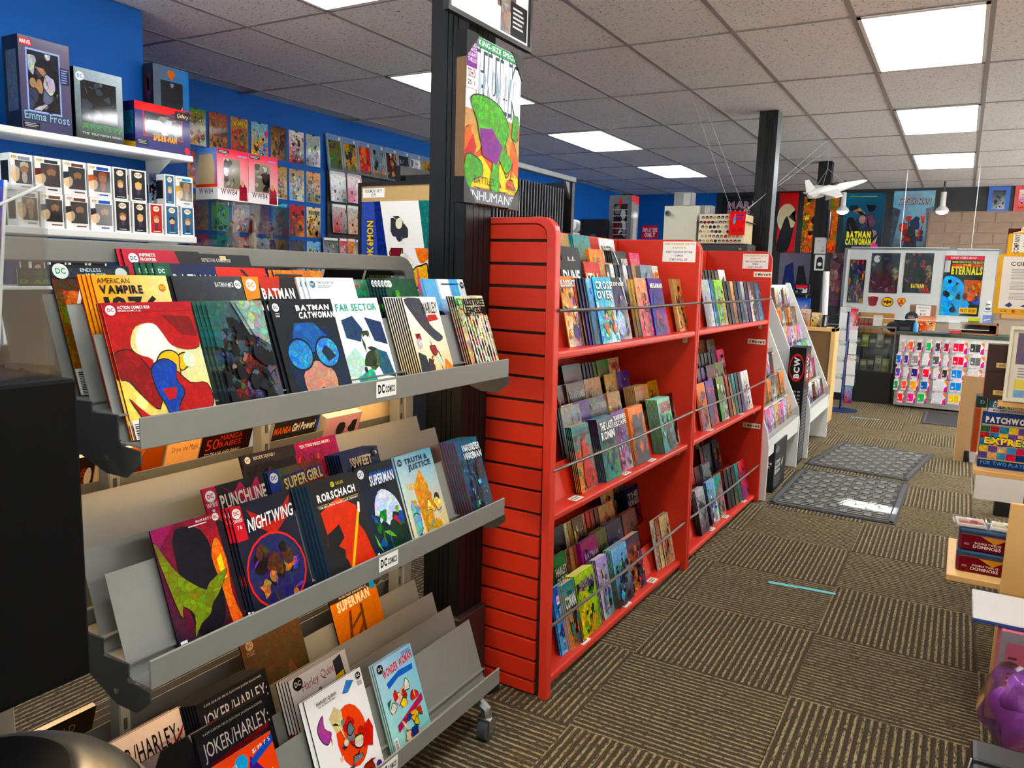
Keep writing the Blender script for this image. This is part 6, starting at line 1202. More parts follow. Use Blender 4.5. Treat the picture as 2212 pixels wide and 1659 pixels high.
CBS = [('r', 0, 0, 1, 1, '#1e2024'), ('e', .2, .86, .14, .06, '#b0b4b8'), ('e', .2, .86, .12, .045, '#1e2024'), ('t', 'BCW', .1, .84, .3, .88, '#d0d0d0', dict(b=.03)), ('t', 'Comic\nBook\nBin', .08, .35, .5, .66, '#d8d8d6', dict(b=.04)), ('p', [(.6, .5), (.75, .62), (.72, .5), (.62, .42)], '#c8c8c6'), ('ln', .1, .08, .6, .3, 4, '#777')]
carton('comic_bin_carton', 'black carton with white lettering on the floor under the white rack', 'box', (-.50, 2.36, .0), 0, .15, .42, .36, '#202226', CBB, None, [('r', 0, 0, 1, 1, '#1c1e22'), ('tv', 'Comic Book Bin', .3, .1, .7, .92, '#e8e8e6', dict(b=.04))], m='print', right=CBS)
LAT = [('r', 0, 0, 1, 1, '#17181b')]+[('r', .15+.25*i, .03+.031*j, .32+.25*i, .045+.031*j, '#8a8c8e') for i in range(3) for j in range(20)]+[('e', .5, .83, .45, .12, '#c03a34'), ('e', .5, .83, .4, .1, '#15161a'), ('tv', 'BCW', .3, .74, .7, .92, '#e8e8e8', dict(b=.05))]
carton('tall_box', 'tall black lattice-printed box wedged between the white racks', 'box', (-.50, 3.38, 0), 0, .13, .24, .98, '#17181b', LAT, right=LAT, m='print')

# ------------------------------------------------------------------ notice board stand, spinner, things around the rear column
nb = thing('notice_board', 'cork board in a light wood frame standing past the white racks', 'notice board', (-.685, 5.62, 0))
Bx(-.17, .17, 0, .26, 0, 1.0).obj('board_core', 'cork', nb)
for q in ((-.175, -.145, 0, 1.03), (.13, .175, 0, 1.03), (-.175, .175, .99, 1.03)): Bx(q[0], q[1], -.012, .27, q[2], q[3]).obj('wood_rail', 'wood', nb, bevel=.003)
def stand_box(lb, a, b, c, d, Y, col, spec, z=1.031, dep=.06): return pbox('game_carton', lb, 'box', Y, a, b, c, d, dep, col, spec, z0=z)
stand_box('blue and white carton on top of the cork board stand', 1712, 645, 1750, 705, 5.72, '#2a4a9a', cover('blue white sky', seed=2, n=8))
stand_box('pink and cream carton on top of the cork board stand', 1728, 668, 1752, 705, 5.66, '#c83a80', cover('cream magenta tan', seed=3, n=6), dep=.05)
gw = thing('wire_stand', 'thin black wire stand beside the rear column', 'stand', (-.98, 5.9, 0))
for q in (-.09, .09): MB().cyl((q, 0, 0), (q, 0, 1.38), .006, 8).obj('stand_leg', 'black_plastic', gw)
Bx(-.12, .12, -.06, .08, 1.372, 1.3795).obj('stand_shelf', 'black_plastic', gw); Bx(-.1, .1, -.06, .06, 0, .01).obj('stand_foot', 'black_plastic', gw)
stand_box('small black twin-pack box in front of the rear column', 1714, 614, 1748, 640, 5.86, '#1c1c20', [('r', 0, 0, 1, 1, '#1a1a1e'), ('r', .1, .6, .9, .9, '#c83040'), ('x', 6, ['#e0e0e0', '#8a8a8a'], (.1, .1, .9, .6), .2, .2)], z=1.38)
stand_box('white and gold printed tin box on the cork board stand', 1751, 676, 1774, 705, 5.66, '#c8a860', cover('cream gold navy', seed=4, n=6))
stand_box('narrow black carton with pale stripe on the cork board stand', 1775, 681, 1788, 707, 5.68, '#202228', [('r', 0, 0, 1, 1, '#20222a'), ('r', .5, .1, .9, .9, '#c8ccd4', .2)])
MB_ = MB(); 
pt = thing('poster_tube', 'white rolled poster leaning on the rear black column', 'poster', (-.66, 5.80, 1.031)); MB().cyl((0, 0, 0), (-.03, .05, .60), .032, 16).obj('paper_roll', 'white_paint', pt, smooth=True)
for k, (a, b, c, d, spec, lb) in enumerate(((1758, 513, 1787, 548, [('r', 0, 0, 1, 1, '#c8c8c4'), ('x', 8, ['#8a8a88', '#b0b0ac', '#e0e0dc'], (.2, .1, .8, .85), .16, .4)], 'pencil-grey sketch on the rear black column'), (1758, 550, 1783, 584, [('r', 0, 0, 1, 1, '#d8d8d4'), ('p', [(.15, .1), (.2, .7), (.35, .85), (.65, .85), (.8, .7), (.85, .1)], '#202226'), ('e', .5, .4, .2, .12, '#e0e0dc')], 'black and white sketch on the rear black column'))):
    p, q = Py(a, d, 6.325), Py(c, b, 6.325)
    wall_sheet('sketch_print', lb, 'picture', ((p.x+q.x)/2, 6.324, p.z), 0, q.x-p.x, q.z-p.z, spec, m='print_matte', frame=.004)
wall_sheet('framed_picture', 'small red and white framed picture on the side of the rear column', 'picture', (-.783, 6.40, 2.02), R90, .13, .30, cover('white red ink', seed=3, n=10), frame=.012)
sr = thing('spinner_rack', 'blue wire spinner rack hung with white comic sleeves', 'spinner rack', (-.512, 6.632, 0))
MB().lathe([(.19, 0), (.19, .008), (.03, .02)], n=28).obj('round_base', 'navy_metal', sr, smooth=True); MB().cyl((0, 0, .02), (0, 0, 1.18), .018, 12).obj('spinner_pole', 'navy_metal', sr)
for z in (.36, .62, .88, 1.14): MB().tube([(.14*math.cos(a), .14*math.sin(a), z) for a in [2*math.pi*k/16 for k in range(17)]], .004, 5).obj('wire_ring', 'navy_metal', sr)
ks = [('white silver', 'red'), ('red white', None), ('white grey', None), ('white pink', None), ('white silver', None), ('white sky', None), ('white lilac', None), ('white orange', None), ('white steel', None), ('white blue', None), ('sky red purple', None)]
spt = [(1812, 664, 1832, 706), (1835, 667, 1855, 704), (1808, 706, 1829, 735), (1833, 705, 1854, 732), (1804, 737, 1828, 770), (1832, 733, 1852, 765), (1799, 772, 1824, 806), (1827, 768, 1850, 808), (1796, 808, 1820, 846), (1825, 806, 1847, 832), (1822, 832, 1842, 870)]
for k, (a, b, c, d) in enumerate(spt):
    Y = 6.46-.02*(k % 2); p, q = Py(a, d, Y), Py(c, b, Y)
    o = wall_sheet('hanging_sleeve', 'sleeved comic on the blue spinner, %s from the top, mostly %s' % (ORD[k//2]+(' left' if False else (' tier inner side' if k % 2 == 0 else ' tier outer side')), ks[k][0].split()[0]), 'comic book', ((p.x+q.x)/2, Y, p.z), 0, q.x-p.x, q.z-p.z, cover(ks[k][0], seed=k, n=4)+([('r', 0, .0, 1, .72, '#f2f2f0')] if k not in (1, 10) else []), m='print_bag', t=.004)
    MB().tube([(0, .002, q.z-p.z-.005), (0, .05, q.z-p.z+.012), (-.512-o.location.x, 6.632-Y, q.z-p.z+.012)], .0025, 5).obj('display_hook', 'navy_metal', o)
# ------------------------------------------------------------------ posters and pictures on the back wall
def poster(lb, a, b, c, d, spec, frame=None, fm='frame_black', m='print_poster', Y=YB-.006, seed=5, name='wall_poster', cat='poster', z1=None):
    p, q = Py(a, d, Y), Py(c, b, Y)
    zt = min(q.z, CEIL-.01)
    return wall_sheet(name, lb, cat, ((p.x+q.x)/2, Y, p.z), 0, q.x-p.x, zt-p.z, spec, m=m, frame=frame, fm=fm, seed=seed)
poster('dark poster with pinkish block lettering by the blue wall corner', 1552, 422, 1674, 545, [('r', 0, 0, 1, 1, '#1c2028', .2), ('x', 14, ['#2c3442', '#4a3a4a', '#3a4a5a'], (0, 0, 1, .7), .2, .5), ('t', 'MARVEL\nFANFARE', .12, .62, .92, .92, '#b89aa4', dict(b=.04))])
poster('red poster with a huge pale moon', 1675, 416, 1726, 545, [('r', 0, 0, 1, 1, '#b02a2c', .15), ('e', .45, .58, .5, .24, '#e4dcb4', .08), ('p', [(.0, .02), (.3, .5), (.5, .6), (.7, .42), (.85, .4), (.6, .02)], '#23242a', .5), ('p', [(.55, .6), (.95, .5), (.7, .66), (.9, .72)], '#3a2a20')])
poster('flame orange poster half hidden by the rear column', 1728, 424, 1814, 545, [('r', 0, 0, 1, 1, '#c87a2a', .5), ('x', 46, ['#e8a83a', '#f2d060', '#b8451f', '#e86a2a', '#20180f', '#7a8a3a'], (0, 0, 1, 1), .14, .5)])
poster('dark teal poster with bright yellow lettering near its foot', 1815, 416, 1914, 546, [('g', 0, 0, 1, 1, '#20242a', '#1c1c22', '#23506c', '#2f6a84', .1), ('x', 24, ['#1a1c24', '#3a3048', '#6a5068', '#b08a78', '#2a3a4c', '#141820'], (.1, .05, .9, .8), .16, .4), ('ln', .12, .93, .92, .955, 1, '#c8b43a'), ('t', 'BATMAN', .12, .25, .72, .37, '#f0e83a', dict(b=.06)), ('t', 'CATWOMAN', .1, .13, .74, .25, '#f0e83a', dict(b=.06)), ('r', .78, .06, .92, .15, '#e84aa0'), ('ln', .2, .03, .6, .08, 1, '#d8c83a')])
poster('sky-blue city poster with slanted grey lettering', 1919, 411, 2022, 548, [('g', 0, 0, 1, 1, '#3a3c40', '#3c4248', '#a0cce0', '#8cc0dc', .15), ('p', [(.05, 0), (.2, .7), (0, .75), (0, 0)], '#4a525c', .4), ('p', [(.95, 0), (.8, .72), (1, .75), (1, 0)], '#7a828a', .4), ('p', [(.3, .0), (.7, 0), (.58, .45), (.42, .45)], '#2c2e34', .3), ('x', 16, ['#b83a2a', '#c84a34', '#28384c', '#5a88b0', '#8a2a24'], (.2, .2, .8, .6), .13, .4), ('t', 'NON-STOP', .2, .88, .66, .96, '#a8a0aa', dict(b=.05, s=.2)), ('t', 'SPIDER-MAN', .12, .78, .9, .88, '#2c3038', dict(b=.08, s=.2)), ('t', 'SPIDER-MAN', .12, .785, .89, .875, '#c0bcc4', dict(b=.03, s=.2)), ('r', .8, .01, .92, .05, '#d8d0d0')])
poster('grey-blue poster behind the white rack tops', 1678, 547, 1752, 640, [('g', 0, 0, 1, 1, '#6a6670', '#4a4a52', '#5a5868', '#6c6a78', .1), ('p', [(.1, 0), (.2, .7), (.45, .8), (.55, .3), (.5, 0)], '#2f3a68', .3), ('p', [(.55, 0), (.62, .7), (.8, .72), (.95, .3), (.95, 0)], '#26262c', .3)])
poster('dusky mauve poster beside the rear column', 1786, 547, 1835, 660, [('r', 0, 0, 1, 1, '#6a5258', .4), ('x', 20, ['#8a6a6a', '#4a3c44', '#a08a88'], (0, 0, 1, 1), .2, .5)])
wbd = thing('display_board', 'grey-white display board behind the counter', 'display board', (.03, YB-.040, 1.0)); Bx(-.95, .97, -.006, .004, 0, 1.005).obj('board_sheet', 'white_paint', wbd)
Bx(-.99, -.95, -.012, .006, -.02, 1.03).obj('board_rail', 'alu', wbd); Bx(.97, 1.0, -.012, .006, -.02, 1.03).obj('board_rail', 'alu', wbd); Bx(-.95, .97, -.012, .006, 1.005, 1.03).obj('board_rail', 'alu', wbd)
YP = YB-.0535
poster('tall thin poster crowded with bright colours', 1830, 562, 1871, 652, [('r', 0, 0, 1, 1, '#3a4a58', .6), ('x', 60, ['#c83a4a', '#3a8a9a', '#e0b84a', '#5a9a4a', '#b06aa0', '#e08a5a', '#2a4a8a'], (0, 0, 1, 1), .1, .6)], Y=YP, frame=.006)
poster('wide dark poster of a moonlit crowd', 1876, 547, 1946, 632, [('r', 0, 0, 1, 1, '#33343e', .5), ('e', .2, .85, .12, .09, '#c8ccc8'), ('x', 46, ['#20222a', '#5a5a6a', '#6a4a4a', '#8a8480', '#3a5a6a'], (0, 0, 1, .9), .12, .6)], Y=YP)
poster('wide dark red-brown poster with small yellow lettering', 1948, 547, 2019, 632, [('r', 0, 0, 1, 1, '#2c2a30', .5), ('x', 46, ['#1c1a20', '#7a3a3a', '#a8504a', '#8a7a70', '#4a5a6a'], (0, 0, 1, 1), .12, .6), ('t', 'BATMAN', .3, .12, .75, .24, '#e8cc3a', dict(b=.05))], Y=YP)
poster('large blue and black poster with tall yellow lettering', 2028, 553, 2128, 680, [('r', 0, 0, 1, 1, '#1c2026'), ('r', 0, .93, 1, 1, '#a83a4a'), ('t', 'MARVEL COMICS GROUP', .15, .945, .8, .985, 'white', dict(b=.02)), ('r', .02, .72, .16, .92, '#c8c8c4'), ('t', 'WHEN GODS WALK THE EARTH', .2, .87, .98, .915, '#d8d83a', dict(b=.02)), ('p', [(.2, .86), (.98, .86), (.98, .82), (.2, .82)], '#b83a2a'), ('t', 'THE', .48, .83, .68, .865, '#e8e04a', dict(b=.03)), ('t', 'ETERNALS', .2, .68, .98, .83, '#e0d83c', dict(b=.05)), ('r', .55, .25, 1, .6, '#b8602c', .4), ('x', 12, ['#5a3a5a', '#c8a060', '#3a6aa0', '#e0b840', '#7a3a2a'], (.5, .2, .98, .55), .12, .4), ('p', [(0, .0), (.5, .0), (.75, .2), (.55, .3), (.58, .48), (.4, .62), (.1, .66), (0, .5)], '#58aadc', .3), ('x', 12, ['#14202c', '#3a86b8'], (.02, .05, .5, .6), .08, .2), ('r', .5, .04, .95, .14, '#e0b02c'), ('t', 'FIRST ISSUE!', .53, .06, .92, .12, '#5a3010', dict(b=.04))], Y=YP)
mat('frame_blue', '#1d50a0', .4); mat('frame_red', '#a82a30', .4)
for lb, (a, b, c, d), fm, pal in (('blue picture frame high on the dark band of the back wall', (2141, 411, 2174, 452), 'frame_blue', 'charcoal steel white'), ('red picture frame high on the dark band of the back wall', (2198, 409, 2230, 451), 'frame_red', 'white red gold')):
    poster(lb, a, b, c, d, cover(pal, seed=2, n=10), frame=.05, fm=fm, name='framed_comic', cat='picture', m='print_gloss')
for lb, (a, b, c, d), spec in (('dark red shield-shaped wall plaque above the counter', (1873, 640, 1898, 661), [('p', [(0, .9), (.5, 1), (1, .9), (.85, .1), (.5, 0), (.15, .1)], '#8a2a30'), ('p', [(.1, .8), (.5, .9), (.9, .8), (.78, .2), (.5, .1), (.22, .2)], '#6a1c24')]),
        ('yellow and black oval wall plaque above the counter', (1903, 642, 1931, 662), [('e', .5, .5, .5, .5, '#17181a'), ('e', .5, .5, .44, .42, '#e8c02c'), ('p', [(.12, .6), (.3, .62), (.42, .55), (.46, .72), (.54, .72), (.58, .55), (.7, .62), (.88, .6), (.78, .36), (.62, .42), (.5, .24), (.38, .42), (.22, .36)], '#15161a')]),
        ('red and yellow five-sided wall plaque above the counter', (1936, 644, 1958, 663), [('p', [(.18, 1), (.82, 1), (1, .7), (.5, 0), (0, .7)], '#c03a2a'), ('p', [(.22, .9), (.78, .9), (.88, .7), (.5, .14), (.12, .7)], '#e8b83a'), ('t', 'S', .3, .35, .7, .85, '#c03a2a', dict(b=.08))])):
    p, q = Py(a, d, YP), Py(c, b, YP); t = thing('wall_plaque', lb, 'plaque', ((p.x+q.x)/2, YP, p.z)); w, h = q.x-p.x, q.z-p.z
    Bx(-w*.3, w*.3, 0, .012, h*.3, h*.7).obj('plaque_mount', 'black_plastic', t); pic('plaque_print', spec, w, h, t, 2, 'print')
# pendant lamps
mat('bulb', '#ffffff', .4, emit=14., var=0.)
for lb, px, Yp, xx in (('white spotlight on a dark track near the blue frame', 2035, 8.6, 0), ('white spotlight in front of the dark teal poster', 1820, 8.2, 0)):
    p = Py(px, 455, Yp); t = thing('pendant_spotlight', lb, 'lamp', (p.x, Yp, 0))
    z = p.z
    MB().cyl((0, 0, z+.22), (0, 0, CEIL), .012, 10).obj('lamp_stem', 'black_plastic', t); MB().cyl((0, 0, z+.06), (0, 0, z+.24), .035, 16).obj('lamp_tube', 'white_plastic', t, smooth=True)
    MB().lathe([(.035, z+.06), (.075, z+.02), (.085, z-.01)], n=20).obj('lamp_shade', 'white_plastic', t, smooth=True); MB().ball((0, 0, z-.015), .07, sc=(1, 1, .5)).obj('lamp_bulb', 'bulb', t, smooth=True)

# ------------------------------------------------------------------ counter with hanging packs
mat('green_top', '#2c4038', .4); mat('slat_white', '#dcdad4', .5)
CY = 7.45
ct_ = thing('sales_counter', 'sales counter with a dark green top and white slatted front', 'counter', (.78, CY+.3, 0))
Bx(-.82, .82, -.32, .32, .905, .94).obj('counter_top', 'green_top', ct_, bevel=.006); Bx(-.78, .80, -.285, .28, .02, .905).obj('counter_body', 'wood', ct_)
for k in range(6): Bx(-.78, .80, -.30, -.285, .12+k*.13+.005, .12+(k+1)*.13-.005).obj('slat', 'slat_white', ct_)
Bx(-.78, .80, -.30, -.285, .02, .115).obj('kick_panel', 'slat_white', ct_)
s = 420/2212
PK_ = [[(800, 880, '#b8a89c'), (885, 975, '#e2562a'), (980, 1075, '#2a2c30'), (1085, 1185, '#2f9a54'), (1190, 1285, '#3a3c40'), (1290, 1385, '#8a2a3a'), (1390, 1580, '#c8384a'), (1582, 1772, '#3c3c3a')],
       [(750, 835, '#2f6ab8'), (840, 915, '#4a3a80'), (925, 1040, '#8f8a88'), (1045, 1155, '#e8e6e4'), (1165, 1280, '#55585a'), (1285, 1370, '#dcdcda'), (1385, 1580, '#c8384a'), (1582, 1772, '#6a6a68')],
       [(740, 825, '#6a54a0'), (830, 915, '#e0dedc'), (917, 1035, '#3a2f68'), (1048, 1163, '#d83a48'), (1167, 1265, '#e6e4e2'), (1270, 1365, '#3a3226'), (1375, 1555, '#4a88c8'), (1560, 1740, '#d8d4d0')],
       [(720, 800, '#2f9a54'), (808, 895, '#e2562a'), (900, 1018, '#f0a83a'), (1024, 1146, '#2c5a98'), (1165, 1350, '#e4e2e6'), (1356, 1550, '#3f86c8')],
       [(760, 855, '#d8403a'), (870, 985, '#e05a90'), (990, 1110, '#3fa45c'), (1150, 1330, '#e2e2ea'), (1335, 1525, '#e8c83a'), (1530, 1700, '#e8d890')]]
cnm = {'#b8a89c': 'beige', '#e2562a': 'orange', '#2a2c30': 'black', '#2f9a54': 'green', '#3a3c40': 'charcoal', '#8a2a3a': 'crimson', '#c8384a': 'rose red', '#3c3c3a': 'graphite', '#2f6ab8': 'blue', '#4a3a80': 'purple', '#8f8a88': 'grey', '#e8e6e4': 'white', '#55585a': 'slate', '#dcdcda': 'pale', '#6a6a68': 'ash grey', '#6a54a0': 'violet', '#e0dedc': 'off-white', '#3a2f68': 'indigo', '#d83a48': 'red', '#e6e4e2': 'milky', '#3a3226': 'dark brown', '#4a88c8': 'light blue', '#d8d4d0': 'silver', '#f0a83a': 'amber', '#2c5a98': 'royal blue', '#e4e2e6': 'wide white', '#3f86c8': 'wide blue', '#d8403a': 'bright red', '#e05a90': 'pink', '#3fa45c': 'leaf green', '#e2e2ea': 'clear white', '#e8c83a': 'yellow', '#e8d890': 'pale yellow'}
PKM = {}
for r, row in enumerate(PK_):
    yt, yb_ = (430, 585, 735, 880, 1020)[r], (600, 720, 870, 1010, 1165)[r]
    for a, b, c in row:
        Y = CY-.20-.012*(r % 2); wide = b-a > 150; dy = (a-800)*.04
        p, q = Py(1792+a*s, 650+(yb_+dy)*s, Y), Py(1792+b*s, 650+(yt+dy)*s, Y)
        w, h = q.x-p.x-.004, min(.155, q.z-p.z); zt = q.z
        t = thing('card_sleeve_pack', '%s card sleeve pack hanging in counter row %s' % (cnm[c], ('one', 'two', 'three', 'four', 'five')[r]), 'sleeve pack', ((p.x+q.x)/2, Y, zt-h), group='sleeve packs hanging on the counter front')
        d = .05 if wide else .035
        Bx(-w/2, w/2, 0, d, 0, h*.84, col=C4('#d8d4d8')).obj('pack_body', 'print', t, bevel=.002)
        pic('pack_print', [('r', 0, 0, 1, .84, '#e8e4e6'), ('r', .04, .14, .74, .74, c, .1), ('p', [(.72, .84), (1, .84), (1, .5)], '#e8702a'), ('p', [(.76, 0), (1, 0), (1, .5), (.8, .3)], '#c83a78'), ('p', [(.9, 0), (1, 0), (1, .2)], '#3a2a80'), ('p', [(.15, .84), (.85, .84), (.75, 1), (.25, 1)], '#f0eef0'), ('e', .18, .34, .07, .07, 'white'), ('ln', .1, .05, .6, .11, 1, '#c05060')]+([('r', .38, .14, .395, .74, '#f0f0f0')] if wide else []), w, h, t, 3, 'print')
        MB().tube([(0, .004, h*.93), (0, CY-.30-Y+.3, h*.93)] if False else [(0, -.01, h*.93), (0, CY-Y, h*.93)], .003, 6).obj('display_hook', 'black_plastic', t)
# glass case left of the counter
gs = thing('counter_showcase', 'glass counter showcase with a black base', 'display case', (-.65, 7.55, 0))
Bx(-.62, .60, -.02, .48, 0, .40).obj('case_base', 'black_plastic', gs, bevel=.004)
for q in ((-.62, .60, -.02, -.014), (-.62, .60, .47, .476)): Bx(q[0], q[1], q[2], q[3], .40, .97).obj('glass_pane', 'glass', gs)
Bx(-.62, .60, -.02, .48, .97, .978).obj('glass_top', 'glass', gs); Bx(-.60, .58, .05, .46, .70, .706).obj('glass_shelf', 'glass', gs)
for x in (-.62, .585): Bx(x, x+.015, -.025, -.01, .40, .985).obj('case_post', 'alu', gs)
Bx(-.62, .60, -.026, -.012, .965, .985).obj('case_rail', 'alu', gs)
rg2 = random.Random(21); n = 0
for z, cnt in ((.4005, 13), (.7065, 13)):
    for k in range(cnt):
        c = rg2.choice(['#8a8272', '#6a6458', '#9a9484', '#4a5a6a', '#7a6a5a', '#3a6a8a', '#5a5a58', '#a0a05a'])
        carton('trading_card_box', 'drab little card box, %s along the %s of the counter showcase' % (ORD[k], 'floor' if z < .5 else 'glass shelf'), 'card box', (-1.2+k*.088, 7.66, z), 0, .08, .08, rg2.uniform(.09, .2), c, [('r', 0, 0, 1, 1, c, .1), ('r', .1, .5, .9, .85, '#c8c0a8', .2), ('ln', .15, .15, .85, .4, 3, '#333')], m='print_matte', key='cb%d' % n); n += 1
# things on the counter
def cyl_thing(name, lb, cat, loc, parts):
    t = thing(name, lb, cat, loc)
    for n, prof, m in parts: MB().lathe(prof, n=18).obj(n, m, t, smooth=True)
    return t
mat('blue_gel', '#4a9ad0', .2); mat('red_gloss', '#a82028', .3); mat('cap_black', '#17181b', .8); mat('brown_wood', '#8a5430', .5, var=.15, scale=10)
xs = lambda px, Y=7.6: Py(px, 700, Y).x
cyl_thing('sanitizer_bottle', 'clear pump bottle of blue hand gel on the counter', 'bottle', (xs(1978, 7.35), 7.46, .9405), [('bottle_body', [(.028, 0), (.03, .01), (.03, .09), (.02, .115), (.01, .12)], 'blue_gel'), ('pump_neck', [(.010, .12), (.012, .125), (.012, .14)], 'white_plastic'), ('pump_head', [(.004, .14), (.004, .16), (.014, .162), (.014, .17)], 'white_plastic')])
carton('card_display', 'black card display with a round printed header', 'display box', (xs(1957, 7.45), 7.45, .9405), 0, .17, .1, .11, '#1c1c20', [('r', 0, 0, 1, 1, '#1c1c22'), ('ln', .1, .2, .9, .5, 3, '#555')], m='print')
t = thing('display_header', 'round dark header card rising from the counter display', 'sign', (xs(1967, 7.5), 7.57, .9405)); MB().prism(ell(0, .17, .075, .075, 24)+[], 'y', 0, .004).obj('header_card', 'black_plastic', t); Bx(-.03, .03, 0, .004, 0, .12).obj('header_foot', 'black_plastic', t)
o = pic('header_print', [('e', .5, .5, .5, .5, '#20202a'), ('ln', .2, .3, .8, .7, 3, '#b07ab0'), ('r', .25, .44, .75, .5, '#d8b04a')], .14, .14, t, 2, 'print'); o.location = (0, -.001, .10)
t = thing('baseball_cap', 'black baseball cap lying on the counter glass', 'cap', (xs(1932, 7.7), 7.7, .9785)); MB().ball((0, 0, .0), .09, sc=(1, 1.1, .75), n=18).obj('cap_crown', 'cap_black', t, smooth=True); MB().prism([(x*.085, -.08-.07*math.sqrt(max(0, 1-x*x))) for x in [-1+.2*k for k in range(11)]]+[(.085, -.05), (-.085, -.05)], 'z', .0, .006).obj('cap_brim', 'cap_black', t)
carton('cardboard_box', 'open brown cardboard box behind the showcase', 'box', (xs(1893, 8.1), 8.15, .86), .25, .42, .3, .26, '#a8845a', [('r', 0, 0, 1, 1, '#a47e52', .05), ('r', .7, .1, .95, .5, '#c8b498', .1)], m='print_matte')
bt = thing('rear_bench', 'low bench behind the counter', 'bench', (.2, 8.35, 0)); Bx(-1.2, 1.4, -.3, .3, .82, .86).obj('bench_top', 'brown_wood', bt, bevel=.004)
for x in (-1.15, 1.3): Bx(x, x+.06, -.28, .28, 0, .82).obj('bench_leg', 'brown_wood', bt)
for k in range(6): carton('white_card_box', 'white card box, %s up in the stack behind the showcase' % ORD[k], 'box', (xs(1895, 7.75), 7.74, .979+k*.022), 0, .10, .1, .021, '#e4e0d8', [('r', 0, 0, 1, 1, '#dcd6cc', .02)], m='print_matte')
for k in range(3): carton('mini_box', 'tiny red and tan box, %s in the trio on the showcase' % ORD[k], 'box', (xs(1862+k*9, 7.75), 7.74, .979), 0, .045, .05, .09, '#7a5a48', [('r', 0, 0, 1, .3, '#a03038'), ('r', 0, .3, 1, 1, '#8a6a58', .3)])
carton('snack_display', 'orange and red snack display on the counter', 'display box', (xs(2000, 7.6), 7.62, .9405), 0, .21, .1, .19, '#d0501f', cover('orange red cream', seed=3, n=14))
wall_sheet('price_card', 'white price card standing over the snack display', 'sign', (xs(1991, 7.68), 7.70, 1.135), 0, .165, .13, [('r', 0, 0, 1, 1, '#f2f0ec'), ('t', 'CHOCOLATE', .1, .68, .9, .86, 'ink', dict(b=.01)), ('t', 'BARS', .32, .4, .68, .56, 'ink', dict(b=.01)), ('t', '$2.00', .3, .08, .7, .28, 'ink', dict(b=.01))], m='print_matte')
t = thing('chocolate_rack', 'brown tiered chocolate rack behind the price card', 'display rack', (xs(1991, 7.72), 7.73, .9405)); Bx(-.14, .14, 0, .06, 0, .20).obj('rack_body', 'brown_wood', t); Bx(-.15, .15, -.01, .07, .19, .33).obj('rack_top', 'brown_wood', t, bevel=.01)
for k in range(5): carton('magazine', 'grey magazine, %s up in the pile on the green counter top' % ORD[k], 'magazine', (xs(2020, 7.4)+.008*k, 7.36+.006*(k % 3), .9405+k*.005), .1-.05*k, .26, .19, .0045, '#b8bcc0' if k % 2 else '#787c80', top=[('r', 0, 0, 1, 1, '#c4c8ca' if k % 2 else '#8a8e92', .1)])
t = thing('red_stapler', 'glossy red stapler case on the counter', 'stapler', (xs(2062, 7.5), 7.5, .9405)); Bx(-.065, .065, -.03, .03, 0, .03).obj('case_base', 'red_gloss', t, bevel=.01, seg=2); Bx(-.06, .06, -.026, .026, .03, .042).obj('case_lid', 'red_gloss', t, bevel=.006)
t = thing('wood_cubby', 'brown wooden cubby at the end of the counter', 'cubby', (xs(2120, 7.6)-.02, 7.62, .9405))
for q in ((-.2, .2, .12, .14), (-.2, .2, 0, .015), (-.2, -.18, 0, .14), (.18, .2, 0, .14)): Bx(q[0], q[1], 0, .2, q[2], q[3]).obj('cubby_board', 'brown_wood', t)
Bx(-.2, .2, .19, .2, 0, .14).obj('cubby_back', 'groove', t)
carton('card_pack_box', 'lime-yellow card box on the wooden cubby', 'box', (xs(2103, 7.62), 7.64, 1.0815), 0, .12, .08, .06, '#b8c040', [('r', 0, 0, 1, 1, '#c0c848', .1), ('r', 0, 0, 1, .35, '#5a6a3a')])
carton('card_pack_box', 'blue and grey card box on the wooden cubby', 'box', (xs(2131, 7.62), 7.66, 1.0815), 0, .09, .08, .10, '#5a6a98', [('r', 0, 0, 1, 1, '#6a7aa8', .1), ('p', [(.1, .3), (.9, .5), (.9, .6), (.1, .4)], '#d8dce4')])
carton('toy_clock', 'white blocky toy clock standing on the card box', 'clock', (xs(2131, 7.64)-.003, 7.67, 1.182), 0, .085, .05, .10, '#e8e8e6', [('r', 0, 0, 1, 1, '#e4e4e2'), ('r', .2, .62, .8, .85, '#33363a'), ('r', .05, .38, .95, .44, '#20242a'), ('r', .48, 0, .52, .38, '#9a9a98')])
t = thing('white_toy_head', 'round white toy head on top of the blocky clock', 'toy', (xs(2131, 7.64)-.003, 7.69, 1.283)); MB().lathe([(.03, 0), (.034, .02), (.03, .05), (.015, .066)], n=16).obj('head_shell', 'white_plastic', t, smooth=True); Bx(-.02, .02, -.034, -.028, .022, .032).obj('head_visor', 'black_plastic', t)
# hanging clear screens over the counter
def screen(lb, x0, x1, z0, z1, Y, xs_, hooks):
    t = thing('hanging_screen', lb, 'clear screen', ((x0+x1)/2, Y, z0)); c = (x0+x1)/2
    Bx(x0-c, x1-c, 0, .005, 0, z1-z0).obj('acrylic_sheet', 'acrylic', t)
    for q in ((x0-c, x1-c, z1-z0, z1-z0+.008), (x0-c, x1-c, -.004, .004)): Bx(q[0], q[1], -.003, .008, q[2], q[3]).obj('sheet_edge', 'string', t)
    for x in xs_: MB().tube([(x-c, .002, z1-z0), (x-c, .002, CEIL-z0)], .0035, 6).obj('hanging_cord', 'string', t)
screen('clear hanging screen at the end of the counter', .52, .93, 1.02, 1.94, 7.18, (.66,), 0)
screen('clear hanging screen over the showcase', -.62, .44, 1.1, 1.95, 7.2, (-.08,), 0)
